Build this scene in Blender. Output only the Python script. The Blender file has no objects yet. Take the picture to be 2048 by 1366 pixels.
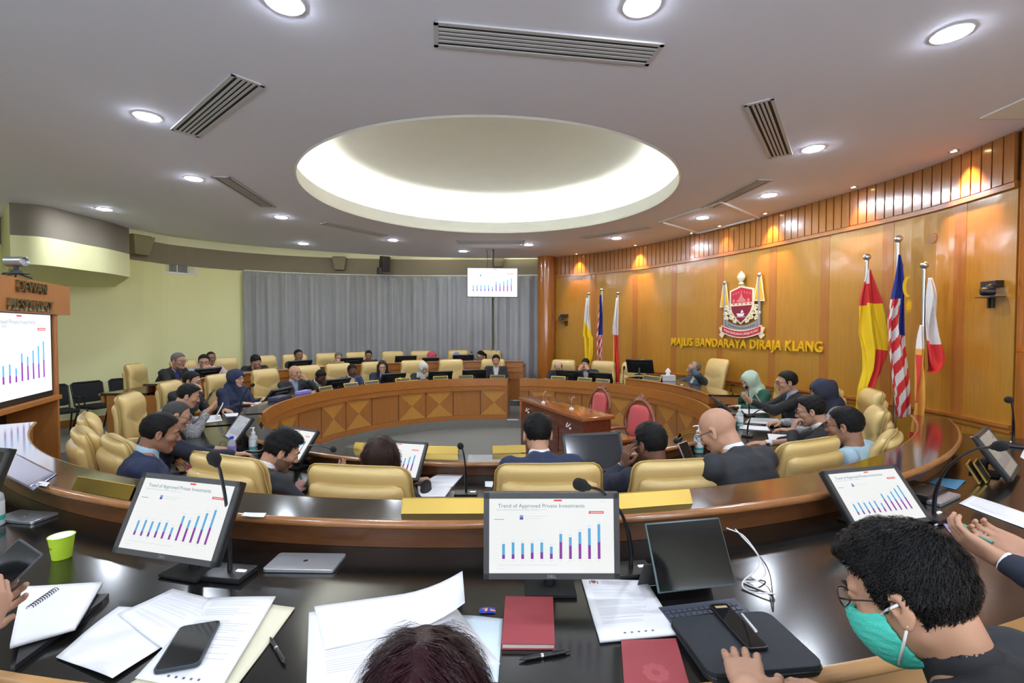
import bpy, bmesh, math, random
import numpy as np
from mathutils import Vector, Matrix, Euler
R = math.radians
S = bpy.context.scene
COL = S.collection
# ---------------------------------------------------------------- camera
CZ = 1.97
PITCH = 0.0266
FPX = 940.0
cd = bpy.data.cameras.new('camera'); cam = bpy.data.objects.new('camera', cd); COL.objects.link(cam)
cam.location = (0, 0, CZ); cam.rotation_euler = (math.pi/2 - PITCH, 0, 0)
cd.sensor_width = 36; cd.lens = FPX/2048*36; cd.clip_start = .02; cd.clip_end = 60
S.camera = cam
# ---------------------------------------------------------------- world, exposure
w = bpy.data.worlds.new('world'); S.world = w; w.use_nodes = True
w.node_tree.nodes['Background'].inputs[0].default_value = (.75, .78, .85, 1)
w.node_tree.nodes['Background'].inputs[1].default_value = .25
S.view_settings.view_transform = 'Standard'; S.view_settings.look = 'None'
S.view_settings.gamma = 1; S.view_settings.use_curve_mapping = False
S.view_settings.exposure = 1.22
S.cycles.use_denoising = True
S.cycles.max_bounces = 8; S.cycles.diffuse_bounces = 5; S.cycles.glossy_bounces = 4
S.cycles.transmission_bounces = 6; S.cycles.transparent_max_bounces = 6
S.cycles.sample_clamp_indirect = 4; S.cycles.caustics_reflective = False; S.cycles.caustics_refractive = False
L_DOWN = 150.0     # downlights emission
L_COVE = 55.0     # dome cove tube emission
L_WASH = 75.0     # warm wall washers (W)
CEIL = 3.82
ZD, ZL = CZ-.88, CZ-.753              # heights of the foreground worktop and ledge
CX, CY = -.29, 6.6                     # centre of the round chamber
def lamp(name, kind, loc, energy, color, size=.2, rot=None, **k):
    d = bpy.data.lights.new(name, kind); d.energy = energy; d.color = color
    if kind == 'AREA': d.shape = 'DISK'; d.size = size
    else: d.shadow_soft_size = size
    for a, b in k.items(): setattr(d, a, b)
    o = bpy.data.objects.new(name, d); o.location = loc; COL.objects.link(o)
    if rot: o.rotation_euler = rot
    return o
# ---------------------------------------------------------------- picture -> place
def ray(px, py):
    u = (px-1024)/FPX; v = (683-py)/FPX
    return Vector((u, math.cos(PITCH)+v*math.sin(PITCH), v*math.cos(PITCH)-math.sin(PITCH)))
def at_z(px, py, z):
    d = ray(px, py); t = (z-CZ)/d.z
    return Vector((d.x*t, d.y*t, z))
def at_y(px, py, Y):
    d = ray(px, py); t = Y/d.y
    return Vector((d.x*t, Y, CZ+d.z*t))
def at_r(px, py, r, far=True):
    d = ray(px, py)
    a = d.x**2+d.y**2; b = -2*(d.x*CX+d.y*CY); c = CX**2+CY**2-r*r
    D = b*b-4*a*c
    D = math.sqrt(max(D, 0)); t = (-b+D)/(2*a) if far else (-b-D)/(2*a)
    return Vector((d.x*t, d.y*t, CZ+d.z*t))
def pol(r, deg, z=0):
    return Vector((CX+r*math.sin(R(deg)), CY-r*math.cos(R(deg)), z))
def theta(p):
    return math.degrees(math.atan2(p.x-CX, -(p.y-CY)))
# ---------------------------------------------------------------- materials
MATS = {}
def nodes(name):
    m = bpy.data.materials.new(name); m.use_nodes = True
    n = m.node_tree.nodes; l = m.node_tree.links
    return m, n, l, n['Principled BSDF']
def mat(name, col, rough=.5, metal=0, bump=0, bscale=60, var=0, vscale=4, spec=None, emit=None, estr=0, coat=0, sheen=0, stretch=None, sss=0):
    if name in MATS: return MATS[name]
    m, n, l, b = nodes(name)
    b.inputs['Base Color'].default_value = (*col, 1)
    b.inputs['Roughness'].default_value = rough; b.inputs['Metallic'].default_value = metal
    if spec is not None: b.inputs['Specular IOR Level'].default_value = spec
    if coat: b.inputs['Coat Weight'].default_value = coat; b.inputs['Coat Roughness'].default_value = .08
    if sheen: b.inputs['Sheen Weight'].default_value = sheen
    if emit: b.inputs['Emission Color'].default_value = (*emit, 1); b.inputs['Emission Strength'].default_value = estr
    if 'hair' in name: b.inputs['Specular IOR Level'].default_value = .18
    tc = n.new('ShaderNodeTexCoord')
    mp = n.new('ShaderNodeMapping'); l.new(tc.outputs['Object'], mp.inputs[0])
    if stretch: mp.inputs['Scale'].default_value = stretch
    t = n.new('ShaderNodeTexNoise'); l.new(mp.outputs[0], t.inputs[0]); t.inputs['Scale'].default_value = vscale; t.inputs['Detail'].default_value = 4
    mx = n.new('ShaderNodeMix'); mx.data_type = 'RGBA'
    v = max(var, .03)
    mx.inputs['A'].default_value = (*[max(0, c*(1-v)) for c in col], 1); mx.inputs['B'].default_value = (*[min(1, c*(1+v)) for c in col], 1)
    l.new(t.outputs[0], mx.inputs['Factor']); l.new(mx.outputs['Result'], b.inputs['Base Color'])
    if bump:
        t2 = n.new('ShaderNodeTexNoise'); t2.inputs['Scale'].default_value = bscale; l.new(tc.outputs['Object'], t2.inputs[0])
        bp = n.new('ShaderNodeBump'); bp.inputs['Strength'].default_value = bump; bp.inputs['Distance'].default_value = .01
        l.new(t2.outputs[0], bp.inputs['Height']); l.new(bp.outputs[0], b.inputs['Normal'])
    MATS[name] = m; return m
def wood(name, c1, c2, rough=.25, scale=1.0, axis='z', coat=.4, wav=0):
    """wood with grain running along an axis"""
    m, n, l, b = nodes(name)
    tc = n.new('ShaderNodeTexCoord'); mp = n.new('ShaderNodeMapping'); l.new(tc.outputs['Object'], mp.inputs[0])
    s = {'z': (22, 22, 1.1), 'x': (1.1, 22, 22), 'y': (22, 1.1, 22), 'r': (5, 5, 22)}[axis]
    mp.inputs['Scale'].default_value = tuple(q*scale for q in s)
    t = n.new('ShaderNodeTexNoise'); l.new(mp.outputs[0], t.inputs[0]); t.inputs['Scale'].default_value = 2.2; t.inputs['Detail'].default_value = 8; t.inputs['Roughness'].default_value = .65; t.inputs['Distortion'].default_value = .3
    cr = n.new('ShaderNodeValToRGB'); cr.color_ramp.elements[0].position = .3; cr.color_ramp.elements[1].position = .72
    cr.color_ramp.elements[0].color = (*c2, 1); cr.color_ramp.elements[1].color = (*c1, 1)
    l.new(t.outputs[0], cr.inputs[0]); l.new(cr.outputs[0], b.inputs['Base Color'])
    b.inputs['Roughness'].default_value = rough; b.inputs['Coat Weight'].default_value = coat; b.inputs['Coat Roughness'].default_value = .12
    if wav:
        t3 = n.new('ShaderNodeTexNoise'); t3.inputs['Scale'].default_value = 3.0; l.new(tc.outputs['Object'], t3.inputs[0])
        bp = n.new('ShaderNodeBump'); bp.inputs['Strength'].default_value = wav; bp.inputs['Distance'].default_value = .05
        l.new(t3.outputs[0], bp.inputs['Height']); l.new(bp.outputs[0], b.inputs['Normal']); l.new(bp.outputs[0], b.inputs['Coat Normal'])
    MATS[name] = m; return m
M_ceil = mat('ceiling_paint', (.83, .83, .94), .8, var=.03, vscale=.7)
M_cream = mat('cream_paint', (.80, .80, .62), .7)
M_dome = mat('dome_paint', (.84, .85, .80), .75)
M_pale = mat('pale_green_paint', (.80, .78, .42), .7, var=.05, vscale=.8)
M_fascia = mat('brown_fascia', (.235, .20, .15), .85, bump=.3, bscale=300)
M_carpet = mat('grey_carpet', (.25, .255, .24), .95, bump=.8, bscale=500, var=.35, vscale=60)
M_wallwood = wood('wall_veneer', (.47, .235, .034), (.385, .185, .027), .2, 1.0, 'z', .5, wav=.12)
M_walldark = wood('wall_strip_veneer', (.42, .17, .032), (.34, .125, .024), .25, 1.0, 'z', .4, wav=.08)
M_flute = wood('fluted_veneer', (.40, .165, .035), (.30, .115, .024), .22, 1.0, 'z', .5, wav=.05)
M_desk = wood('desk_veneer', (.42, .165, .035), (.33, .12, .024), .3, 1.0, 'r', .3)
M_panel = wood('desk_panel_veneer', (.40, .165, .04), (.31, .12, .028), .3, 1.0, 'z', .25)
M_maple = wood('desk_diamond_veneer', (.56, .28, .055), (.48, .23, .045), .3, 1.0, 'z', .25)
M_nose = wood('desk_nosing_wood', (.36, .16, .06), (.28, .115, .04), .22, 1.0, 'r', .5)
M_column = wood('column_veneer', (.40, .145, .022), (.31, .10, .018), .15, .6, 'z', .6)
M_black = wood('black_worktop', (.011, .010, .009), (.005, .005, .0045), .17, .6, 'r', .2)
M_ledge = wood('dark_ledge_top', (.030, .022, .014), (.016, .012, .008), .08, .6, 'r', .6)
M_rosewood = wood('rosewood', (.16, .035, .014), (.085, .018, .009), .25, .7, 'x', .4)
M_plastic = mat('black_plastic', (.012, .012, .013), .38, bump=.05, bscale=400)
M_plastic2 = mat('dark_grey_plastic', (.05, .05, .052), .5)
M_rubber = mat('black_foam', (.008, .008, .008), .95, bump=.6, bscale=900)
M_white = mat('white_plastic', (.80, .80, .80), .45)
M_paper = mat('white_paper', (.80, .80, .82), .7)
M_steel = mat('brushed_steel', (.62, .62, .62), .28, metal=1)
M_gold = mat('brass', (.50, .34, .085), .36, metal=1)
M_goldp = mat('gold_paint', (.80, .48, .04), .35)
M_sil = mat('silver_aluminium', (.45, .46, .48), .4, metal=.8)
M_leather = mat('cream_leather', (.63, .46, .18), .42, bump=.12, bscale=120, var=.06, vscale=5, coat=.1)
M_piping = mat('leather_piping', (.42, .27, .07), .5)
M_mesh = mat('black_mesh_fabric', (.012, .012, .014), .8, bump=.5, bscale=500)
# ---------------------------------------------------------------- object helpers
def link(o, parent=None):
    COL.objects.link(o)
    if parent is not None: o.parent = parent
    return o
def tag(o, label=None, cat=None, group=None, kind=None):
    if label: o['label'] = label
    if cat: o['category'] = cat
    if group: o['group'] = group
    if kind: o['kind'] = kind
    return o
def empty(name, loc=(0, 0, 0), rz=0, label=None, cat=None, group=None):
    o = bpy.data.objects.new(name, None); o.empty_display_size = .1
    o.location = loc; o.rotation_euler = (0, 0, rz); COL.objects.link(o)
    return tag(o, label, cat, group)
def mesh(name, v, f, m, parent=None, smooth=False, mi=None):
    me = bpy.data.meshes.new(name); me.from_pydata([tuple(p) for p in v], [], [tuple(q) for q in f])
    for x in (m if isinstance(m, (list, tuple)) else [m]): me.materials.append(x)
    if mi is not None: me.polygons.foreach_set('material_index', mi)
    if smooth: me.polygons.foreach_set('use_smooth', [True]*len(me.polygons))
    me.update()
    return link(bpy.data.objects.new(name, me), parent)
class MB:
    """collects shapes for ONE mesh object"""
    def __init__(s): s.v = []; s.f = []; s.mi = []; s.M = Matrix.Identity(4); s.m = 0
    def add(s, v, f, m=None):
        o = len(s.v); s.v += [s.M @ Vector(p) for p in v]
        s.f += [tuple(i+o for i in q) for q in f]; s.mi += [s.m if m is None else m]*len(f); return s
    def box(s, c, d, rz=0, rx=0, ry=0, m=None, bev=0):
        x, y, z = [q/2 for q in d]
        if bev:
            b = min(bev, x*.98, y*.98, z*.98); bm = bmesh.new(); bmesh.ops.create_cube(bm, size=1)
            bmesh.ops.scale(bm, vec=d, verts=bm.verts); bmesh.ops.bevel(bm, geom=bm.edges[:]+bm.verts[:], offset=b, segments=2, profile=.6, affect='EDGES')
            bm.verts.index_update(); v = [q.co.copy() for q in bm.verts]; f = [[q.index for q in fc.verts] for fc in bm.faces]; bm.free()
        else:
            v = [Vector((a, b_, c_)) for a in (-x, x) for b_ in (-y, y) for c_ in (-z, z)]
            f = [(0, 1, 3, 2), (4, 6, 7, 5), (0, 4, 5, 1), (2, 3, 7, 6), (0, 2, 6, 4), (1, 5, 7, 3)]
        E_ = Euler((rx, ry, rz)).to_matrix(); c = Vector(c)
        return s.add([E_ @ q + c for q in v], f, m)
    def tube(s, pts, r, n=8, m=None, cap=True):
        pts = [Vector(p) for p in pts]; rs = r if isinstance(r, (list, tuple)) else [r]*len(pts)
        v = []; prev = None
        for i, p in enumerate(pts):
            t = (pts[min(i+1, len(pts)-1)]-pts[max(i-1, 0)])
            t = t.normalized() if t.length > 1e-9 else Vector((0, 0, 1))
            if prev is None: a = t.orthogonal().normalized()
            else:
                a = prev-t*prev.dot(t); a = a.normalized() if a.length > 1e-6 else t.orthogonal().normalized()
            prev = a; b = t.cross(a)
            for k in range(n):
                q = 2*math.pi*k/n; v.append(p+(a*math.cos(q)+b*math.sin(q))*rs[i])
        f = []
        for i in range(len(pts)-1):
            for k in range(n):
                k2 = (k+1) % n; f.append((i*n+k, i*n+k2, (i+1)*n+k2, (i+1)*n+k))
        if cap: f.append(tuple(range(n))[::-1]); f.append(tuple(range((len(pts)-1)*n, len(pts)*n)))
        return s.add(v, f, m)
    def lathe(s, prof, c=(0, 0, 0), n=24, m=None, sx=1, sy=1, cap=True):
        c = Vector(c); v = []; f = []
        for r_, z in prof:
            for k in range(n):
                q = 2*math.pi*k/n; v.append(c+Vector((r_*math.cos(q)*sx, r_*math.sin(q)*sy, z)))
        for i in range(len(prof)-1):
            for k in range(n):
                k2 = (k+1) % n; f.append((i*n+k, i*n+k2, (i+1)*n+k2, (i+1)*n+k))
        if cap and prof[0][0] > 1e-5: f.append(tuple(range(n))[::-1])
        if cap and prof[-1][0] > 1e-5: f.append(tuple(range((len(prof)-1)*n, len(prof)*n)))
        return s.add(v, f, m)
    def ball(s, c, r, n=12, m=None):
        rr = r if isinstance(r, (tuple, list)) else (r, r, r); k = n//2
        prof = [(math.sin(math.pi*i/k), -math.cos(math.pi*i/k)) for i in range(k+1)]
        c = Vector(c); v = []; f = []
        for a, z in prof:
            for j in range(n):
                q = 2*math.pi*j/n; v.append(c+Vector((a*math.cos(q)*rr[0], a*math.sin(q)*rr[1], z*rr[2])))
        for i in range(k):
            for j in range(n):
                j2 = (j+1) % n; f.append((i*n+j, i*n+j2, (i+1)*n+j2, (i+1)*n+j))
        return s.add(v, f, m)
    def prism(s, poly, t, O=(0, 0, 0), U=(1, 0, 0), V=(0, 0, 1), m=None):
        """polygon in the plane O+U*x+V*y, thickness t along U x V"""
        O = Vector(O); U = Vector(U); V = Vector(V); N = U.cross(V).normalized()*t; n = len(poly)
        v = [O+U*x+V*y for x, y in poly]; v += [p+N for p in v]
        f = [tuple(range(n))[::-1], tuple(range(n, 2*n))]+[(i, (i+1) % n, n+(i+1) % n, n+i) for i in range(n)]
        return s.add(v, f, m)
    def arc(s, prof, a0, a1, n=None, m=None, mis=None, cx=None, cy=None):
        """closed profile [(r,z)] swept about the chamber's centre from a0 to a1 degrees"""
        cx = CX if cx is None else cx; cy = CY if cy is None else cy
        n = n or max(1, int(abs(a1-a0)/2.0)); k = len(prof); v = []; f = []; mi = []
        for i in range(n+1):
            a = R(a0+(a1-a0)*i/n); sa, ca = math.sin(a), math.cos(a)
            for r_, z in prof: v.append(Vector((cx+r_*sa, cy-r_*ca, z)))
        for i in range(n):
            for j in range(k):
                j2 = (j+1) % k; f.append((i*k+j, (i+1)*k+j, (i+1)*k+j2, i*k+j2))
                mi.append(mis[j] if mis else (s.m if m is None else m))
        f.append(tuple(range(k))); f.append(tuple(range(n*k, n*k+k))[::-1]); mi += [mi[0]]*2
        o = len(s.v); s.v += [s.M @ p for p in v]; s.f += [tuple(i+o for i in q) for q in f]; s.mi += mi
        return s
    def build(s, name, mats, parent=None, smooth=None, loc=None):
        me = bpy.data.meshes.new(name); vv = s.v
        if loc is not None: vv = [p-Vector(loc) for p in vv]
        me.from_pydata([tuple(p) for p in vv], [], s.f)
        for x in (mats if isinstance(mats, (list, tuple)) else [mats]): me.materials.append(x)
        me.polygons.foreach_set('material_index', s.mi)
        bm = bmesh.new(); bm.from_mesh(me); bmesh.ops.recalc_face_normals(bm, faces=bm.faces); bm.to_mesh(me); bm.free()
        if smooth: me.polygons.foreach_set('use_smooth', [True]*len(me.polygons)); me.set_sharp_from_angle(angle=R(smooth))
        me.update()
        o = bpy.data.objects.new(name, me)
        if loc is not None: o.location = loc
        return link(o, parent)
def rect_prof(r0, r1, z0, z1): return [(r0, z0), (r1, z0), (r1, z1), (r0, z1)]
def nose_prof(r, z, h, out):          # rounded nosing standing out of radius r (out = signed)
    return [(r, z-h)]+[(r+out*math.sin(math.pi*i/6), z-h/2-h/2*math.cos(math.pi*i/6)) for i in range(1, 6)]+[(r, z)]
def textmesh(txt, size, depth, m, name='lettering', parent=None, align='CENTER', bold=0, M=None, spacing=1, loc=None):
    c = bpy.data.curves.new(name, 'FONT'); c.body = txt; c.size = size; c.extrude = depth/2; c.align_x = align; c.align_y = 'CENTER'; c.offset = bold; c.space_character = spacing
    c.resolution_u = 3
    o = bpy.data.objects.new(name, c); COL.objects.link(o)
    dg = bpy.context.evaluated_depsgraph_get(); me = bpy.data.meshes.new_from_object(o.evaluated_get(dg)); bpy.data.objects.remove(o); bpy.data.curves.remove(c)
    me.name = name; me.materials.clear(); me.materials.append(m)
    if M is not None: me.transform(M)
    return link(bpy.data.objects.new(name, me), parent)
def children_of(o): return [c for c in bpy.data.objects if c.parent == o]
def copy_tree(o, parent=None, kids=None):
    c = o.copy(); COL.objects.link(c)
    if parent is not None: c.parent = parent
    for ch in o.children: copy_tree(ch, c)
    return c
def catmull(pts, n=8):
    P = [Vector(p) for p in pts]; P = [P[0]*2-P[1]]+P+[P[-1]*2-P[-2]]; out = []
    for i in range(1, len(P)-2):
        for k in range(n):
            t = k/n; a, b, c, d = P[i-1:i+3]
            out.append(.5*((2*b)+(c-a)*t+(2*a-5*b+4*c-d)*t*t+(3*b-a-3*c+d)*t**3))
    out.append(P[-2]); return out
# ================================================================ room shell
LIP = [at_z(x, y, CEIL) for x, y in ((258, 457), (400, 477), (500, 490), (650, 503), (800, 512), (940, 516), (1075, 516))]
LIP = catmull(LIP, 6)
TOPW = CZ+1.44                                            # where curtain and pale wall meet the brown fascia
WL = [at_z(x, y, TOPW) for x, y in ((258, 518), (350, 530), (485, 541), (600, 547), (700, 550), (820, 552), (930, 552), (1085, 551))]
WL = catmull([Vector((-9.2, 4.2, 0)), Vector((-9.0, 7.2, 0))]+[Vector((p.x, p.y, 0)) for p in WL], 6)
WR = [at_z(x, y, CEIL) for x, y in ((1108, 515), (1200, 505), (1300, 489), (1400, 467), (1500, 442), (1600, 414), (1700, 385), (1800, 355), (1900, 320), (2040, 262))]
WR = catmull([Vector((p.x, p.y, 0)) for p in WR], 8)
BACK = -2.2
def outline_dist(poly, a):
    d = Vector((math.sin(a), -math.cos(a))); best = None
    for i in range(len(poly)):
        p = poly[i]; q = poly[(i+1) % len(poly)]; e = (q.x-p.x, q.y-p.y); wx, wy = p.x-CX, p.y-CY
        den = d.x*e[1]-d.y*e[0]
        if abs(den) < 1e-9: continue
        t = (wx*e[1]-wy*e[0])/den; u = (wx*d.y-wy*d.x)/den
        if t > 0 and -1e-6 <= u <= 1+1e-6 and (best is None or t < best): best = t
    return best or 5
PR = WR[-1]
tailR = [Vector((4.62, 3.9, 0)), Vector((5.4, 3.4, 0)), Vector((5.4, BACK, 0)), Vector((-9.2, BACK, 0))]
ceil_poly = list(reversed([Vector((p.x, p.y, 0)) for p in LIP])) 
ceil_poly = [Vector((p.x, p.y, 0)) for p in LIP]+WR+tailR+[Vector((-9.2, 7.4, 0)), Vector((-7.3, 8.4, 0))]
room_poly = WL[5:]+WR+tailR
def slab(name, inner, poly, z, th, m, kind='structure', a0=-180, a1=180, n=240):
    """flat ring-shaped slab from radius inner (or function) to an outline"""
    v = []; f = []
    for i in range(n+1):
        a = R(a0+(a1-a0)*i/n); ro = outline_dist(poly, a) if isinstance(poly, list) else poly
        for r_, zz in ((inner, z), (ro, z), (ro, z+th), (inner, z+th)):
            v.append(Vector((CX+r_*math.sin(a), CY-r_*math.cos(a), zz)))
    for i in range(n):
        for j in range(4):
            j2 = (j+1) % 4; f.append((i*4+j, i*4+j2, (i+1)*4+j2, (i+1)*4+j))
    if a1-a0 < 359: f += [(0, 1, 2, 3), (4*n, 4*n+3, 4*n+2, 4*n+1)]
    return tag(mesh(name, v, f, m), kind=kind)
DR = 2.50
slab('ceiling', DR, ceil_poly, CEIL, .06, M_ceil)
o = slab('ceiling_recess', 5.2, [p*1.0 for p in WL[5:]]+WR+tailR, CEIL+.21, .05, M_cream, a0=-200, a1=-90)
o.name = 'trim_1'
# walls
def wall(name, pts, z0, z1, m, inward=.0, th=.12, mi=None):
    v = []; f = []; n = len(pts)
    for i, p in enumerate(pts):
        t = (pts[min(i+1, n-1)]-pts[max(i-1, 0)]).normalized(); nrm = Vector((-t.y, t.x, 0))
        if nrm.dot(Vector((CX, CY, 0))-p) > 0: nrm = -nrm
        q = p+nrm*th; p = p-nrm*inward
        v += [(p.x, p.y, z0), (p.x, p.y, z1), (q.x, q.y, z1), (q.x, q.y, z0)]
    for i in range(n-1):
        for j in range(4):
            j2 = (j+1) % 4; f.append((i*4+j, i*4+j2, (i+1)*4+j2, (i+1)*4+j))
    f += [(0, 1, 2, 3), tuple(range(4*n-4, 4*n))]
    return tag(mesh(name, v, f, m), kind='structure')
wall('wall_left', WL, -.05, TOPW, M_pale)
wall('wall_far', WL[5:], TOPW, CEIL+.03, M_fascia, inward=.03)
o = wall('trim_8', WL[5:], CEIL+.03, CEIL+.26, M_cream, inward=.03)
wall('wall_back', [Vector((-9.2, BACK, 0)), Vector((5.5, BACK, 0))], -.05, CEIL+.1, M_cream)
wall('wall_side', [Vector((5.4, BACK, 0)), Vector((5.4, 3.4, 0)), Vector((4.62, 3.9, 0)), WR[-1]][:3], -.05, CEIL+.1, M_wallwood)
wall('wall_west', [Vector((-9.2, BACK, 0)), Vector((-9.2, 4.4, 0))], -.05, CEIL+.1, M_pale)
# right wood wall: veneer panels with darker strips, measured along its length
def polylen(pts):
    s = [0]
    for i in range(1, len(pts)): s.append(s[-1]+(pts[i]-pts[i-1]).length)
    return s
sR = polylen(WR); LR = sR[-1]
def along(s, off=0):
    s = max(0, min(LR-1e-6, s)); i = max(j for j in range(len(sR)) if sR[j] <= s); i = min(i, len(WR)-2)
    t = (s-sR[i])/(sR[i+1]-sR[i]); p = WR[i].lerp(WR[i+1], t)
    ta = (WR[min(i+2, len(WR)-1)]-WR[max(i-1, 0)]).normalized(); nr = Vector((-ta.y, ta.x, 0))
    if nr.dot(Vector((CX, CY, 0))-p) < 0: nr = -nr
    return p+nr*off, ta, nr
def s_of(px, z=CEIL, py=None):
    """length along the wood wall of what stands in column px"""
    d = ray(px, 600); best = (9, 0)
    for i in range(400):
        s = LR*i/399; p, _, _ = along(s); e = abs(p.x/p.y-d.x/d.y)
        if e < best[0]: best = (e, s)
    return best[1]
strips = [s_of(x) for x in (1188, 1270, 1348, 1440, 1545, 1650, 1775, 1920)]
BAND0 = CZ+1.36; RAIL = 1.02
def wallrun(name, s0, s1, z0, z1, off, th, m, n=None, kind='structure'):
    n = n or max(2, int((s1-s0)/.15)); v = []; f = []
    for i in range(n+1):
        s = s0+(s1-s0)*i/n; p, t, nr = along(s); a = p+nr*off; b = p+nr*(off-th)
        v += [(a.x, a.y, z0), (a.x, a.y, z1), (b.x, b.y, z1), (b.x, b.y, z0)]
    for i in range(n):
        for j in range(4):
            j2 = (j+1) % 4; f.append((i*4+j, (i+1)*4+j, (i+1)*4+j2, i*4+j2))
    f += [(0, 1, 2, 3), tuple(range(4*n, 4*n+4))[::-1]]
    return v, f
v, f = wallrun('', 0, LR, -.05, CEIL+.1, 0, .12, 0, 60); mi = [0]*len(f)
o = tag(mesh('wall_right', v, f, M_wallwood), kind='structure')
mb = MB()
for s in strips:
    v, f = wallrun('', s-.07, s+.07, RAIL+.04, BAND0-.01, .004, .02, 0, 2); mb.add(v, f)
    v, f = wallrun('', s-.07, s+.07, .0, RAIL-.06, .004, .02, 0, 2); mb.add(v, f)
tag(mb.build('trim_2', M_walldark), kind='structure')
mb = MB()
for z0, z1, off in ((RAIL, RAIL+.035, .03), (RAIL-.05, RAIL-.025, .018), (BAND0-.03, BAND0+.02, .035), (BAND0+.02, BAND0+.035, .02), (0, .12, .02)):
    v, f = wallrun('', 0, LR, z0, z1, off, off+.01, 0, 60); mb.add(v, f)
tag(mb.build('trim_3', M_desk), kind='structure')
mb = MB(); k = int(LR/.115)                    # fluted band under the ceiling
for i in range(k):
    s0 = LR*i/k
    v, f = wallrun('', s0+.008, s0+LR/k-.008, BAND0+.03, CEIL, .035, .04, 0, 1); mb.add(v, f)
tag(mb.build('trim_4', M_flute), kind='structure')
v, f = wallrun('', 0, LR, BAND0+.03, CEIL, .004, .02, 0, 60); tag(mesh('trim_5', v, f, mat('flute_gap', (.06, .02, .006), .6)), kind='structure')
# columns
for nm, px, Z, r_, lab in (('wall_column', 1092, 12.15, .225, 'round brown veneered column between the curtain and the wood wall'), ('wall_column', 2112, 4.25, .24, 'veneered column cut off by the right edge of the photo')):
    p = at_y(px, 600, Z); mb = MB(); mb.lathe([(r_, -.03), (r_, 1.75), (r_-.004, 1.752), (r_-.004, 1.758), (r_, 1.76), (r_, CEIL)], n=40)
    o = mb.build(nm, M_column, smooth=30); o.location = (p.x, p.y, 0); tag(o, kind='structure')
# bulkhead, upper left
Pf = [at_z(x, y, CEIL) for x, y in ((18, 405), (90, 412), (170, 432), (215, 443), (258, 457))]
Pf = [Vector((p.x, p.y, 0)) for p in Pf]
Pf = catmull(Pf, 6)
zb, zm = CZ+.96, CZ+1.38
mb = MB(); n = len(Pf); v = []
for p in Pf:
    d = Vector((-.55, .83, 0)); b = p+Vector((-1.5, 1.25, 0))
    v += [(p.x, p.y, CEIL), (p.x, p.y, zm), (p.x, p.y, zb), (b.x, b.y, zb-.18), (b.x, b.y, CEIL)]
f = []; mi = []
for i in range(n-1):
    for j in range(5):
        j2 = (j+1) % 5; f.append((i*5+j, i*5+j2, (i+1)*5+j2, (i+1)*5+j)); mi.append(1 if j == 0 else 0)
f += [(0, 1, 2, 3, 4), tuple(range(5*n-5, 5*n))]; mi += [0, 0]
o = mesh('wall_bulkhead', v, f, [M_pale, M_fascia], None, True, mi); o.data.set_sharp_from_angle(angle=R(28)); tag(o, kind='structure')
# floors
slab('floor', .01, room_poly, -.1, .1, M_carpet)
slab('floor_middle_tier', 2.80, 4.50, .0, .15, M_carpet)
slab('floor_outer_tier', 4.50, 5.9, .0, .34, M_carpet, a0=-52, a1=62)
slab('floor_back_tier', 4.50, [p for p in WL[5:]]+WR+tailR, .0, .28, M_carpet, a0=-191, a1=-112)
slab('floor_back_tier', 4.50, 6.30, .0, .28, M_carpet, a0=-112, a1=-88)
slab('floor_entry_step', 6.30, [p for p in WL[5:]]+WR+tailR, .0, .12, M_carpet, a0=-112, a1=-86)
slab('floor_entry_step', 5.6, [p for p in WL[5:]]+WR+tailR, .0, .12, M_carpet, a0=-86, a1=-74)
# skirting of the left wall
mb = MB()
W0 = [p for p in WL if p.x < -5.9]
for i in range(len(W0)-1):
    a, b = W0[i], W0[i+1]; c = (a+b)/2; d = b-a
    nr = Vector((d.y, -d.x, 0)).normalized()
    if nr.dot(Vector((CX, CY, 0))-c) < 0: nr = -nr
    mb.box((c.x+nr.x*.01, c.y+nr.y*.01, .19), (d.length+.01, .02, .14), rz=math.atan2(d.y, d.x))
tag(mb.build('baseboard_left', M_desk), kind='structure')
# dome over the centre
mb = MB()
prof = [(DR, CEIL), (DR, CEIL+.20), (DR+.05, CEIL+.20), (DR+.05, CEIL+.03), (DR+.42, CEIL+.03)]
prof += [(DR+.42-.0, CEIL+.18)]
nn = 14
for i in range(1, nn+1):
    a = math.pi/2*i/nn; prof.append(((DR+.42)*math.cos(a), CEIL+.18+.62*math.sin(a)))
prof[-1] = (.001, CEIL+.80)
mb.lathe(prof, (CX, CY, 0), n=120, cap=False)
mb.f = mb.f[:]; o = mb.build('ceiling_dome', M_dome, smooth=35); tag(o, kind='structure')
mb = MB(); mb.lathe([(DR-.004, CEIL+.0), (DR-.03, CEIL-.012), (DR-.03, CEIL+.018), (DR-.004, CEIL+.03)], (CX, CY, 0), n=120, cap=False)
o = mb.build('trim_6', M_dome, smooth=35); tag(o, kind='structure')
M_tube = mat('cove_tube_glow', (1, 1, 1), .5, emit=(1.0, 1.0, .92), estr=L_COVE)
tubes = [(a, a+19) for a in (36, 58, 80, 102, 124, 146, 168, 190, 212, 234, 256, 278, 300, 318)]
for i, (a0, a1) in enumerate(tubes):
    mb = MB(); mb.arc([(DR+.20+.018*math.cos(q), CEIL+.075+.018*math.sin(q)) for q in [2*math.pi*j/8 for j in range(8)]], a0, a1, n=8)
    o = mb.build('cove_light_tube', M_tube); tag(o, 'glowing light tube hidden behind the lip of the ceiling dome', 'light', 'light tubes behind the dome lip')
M_tube2 = mat('wall_cove_glow', (1, 1, 1), .5, emit=(1.0, .97, .75), estr=9)
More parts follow.
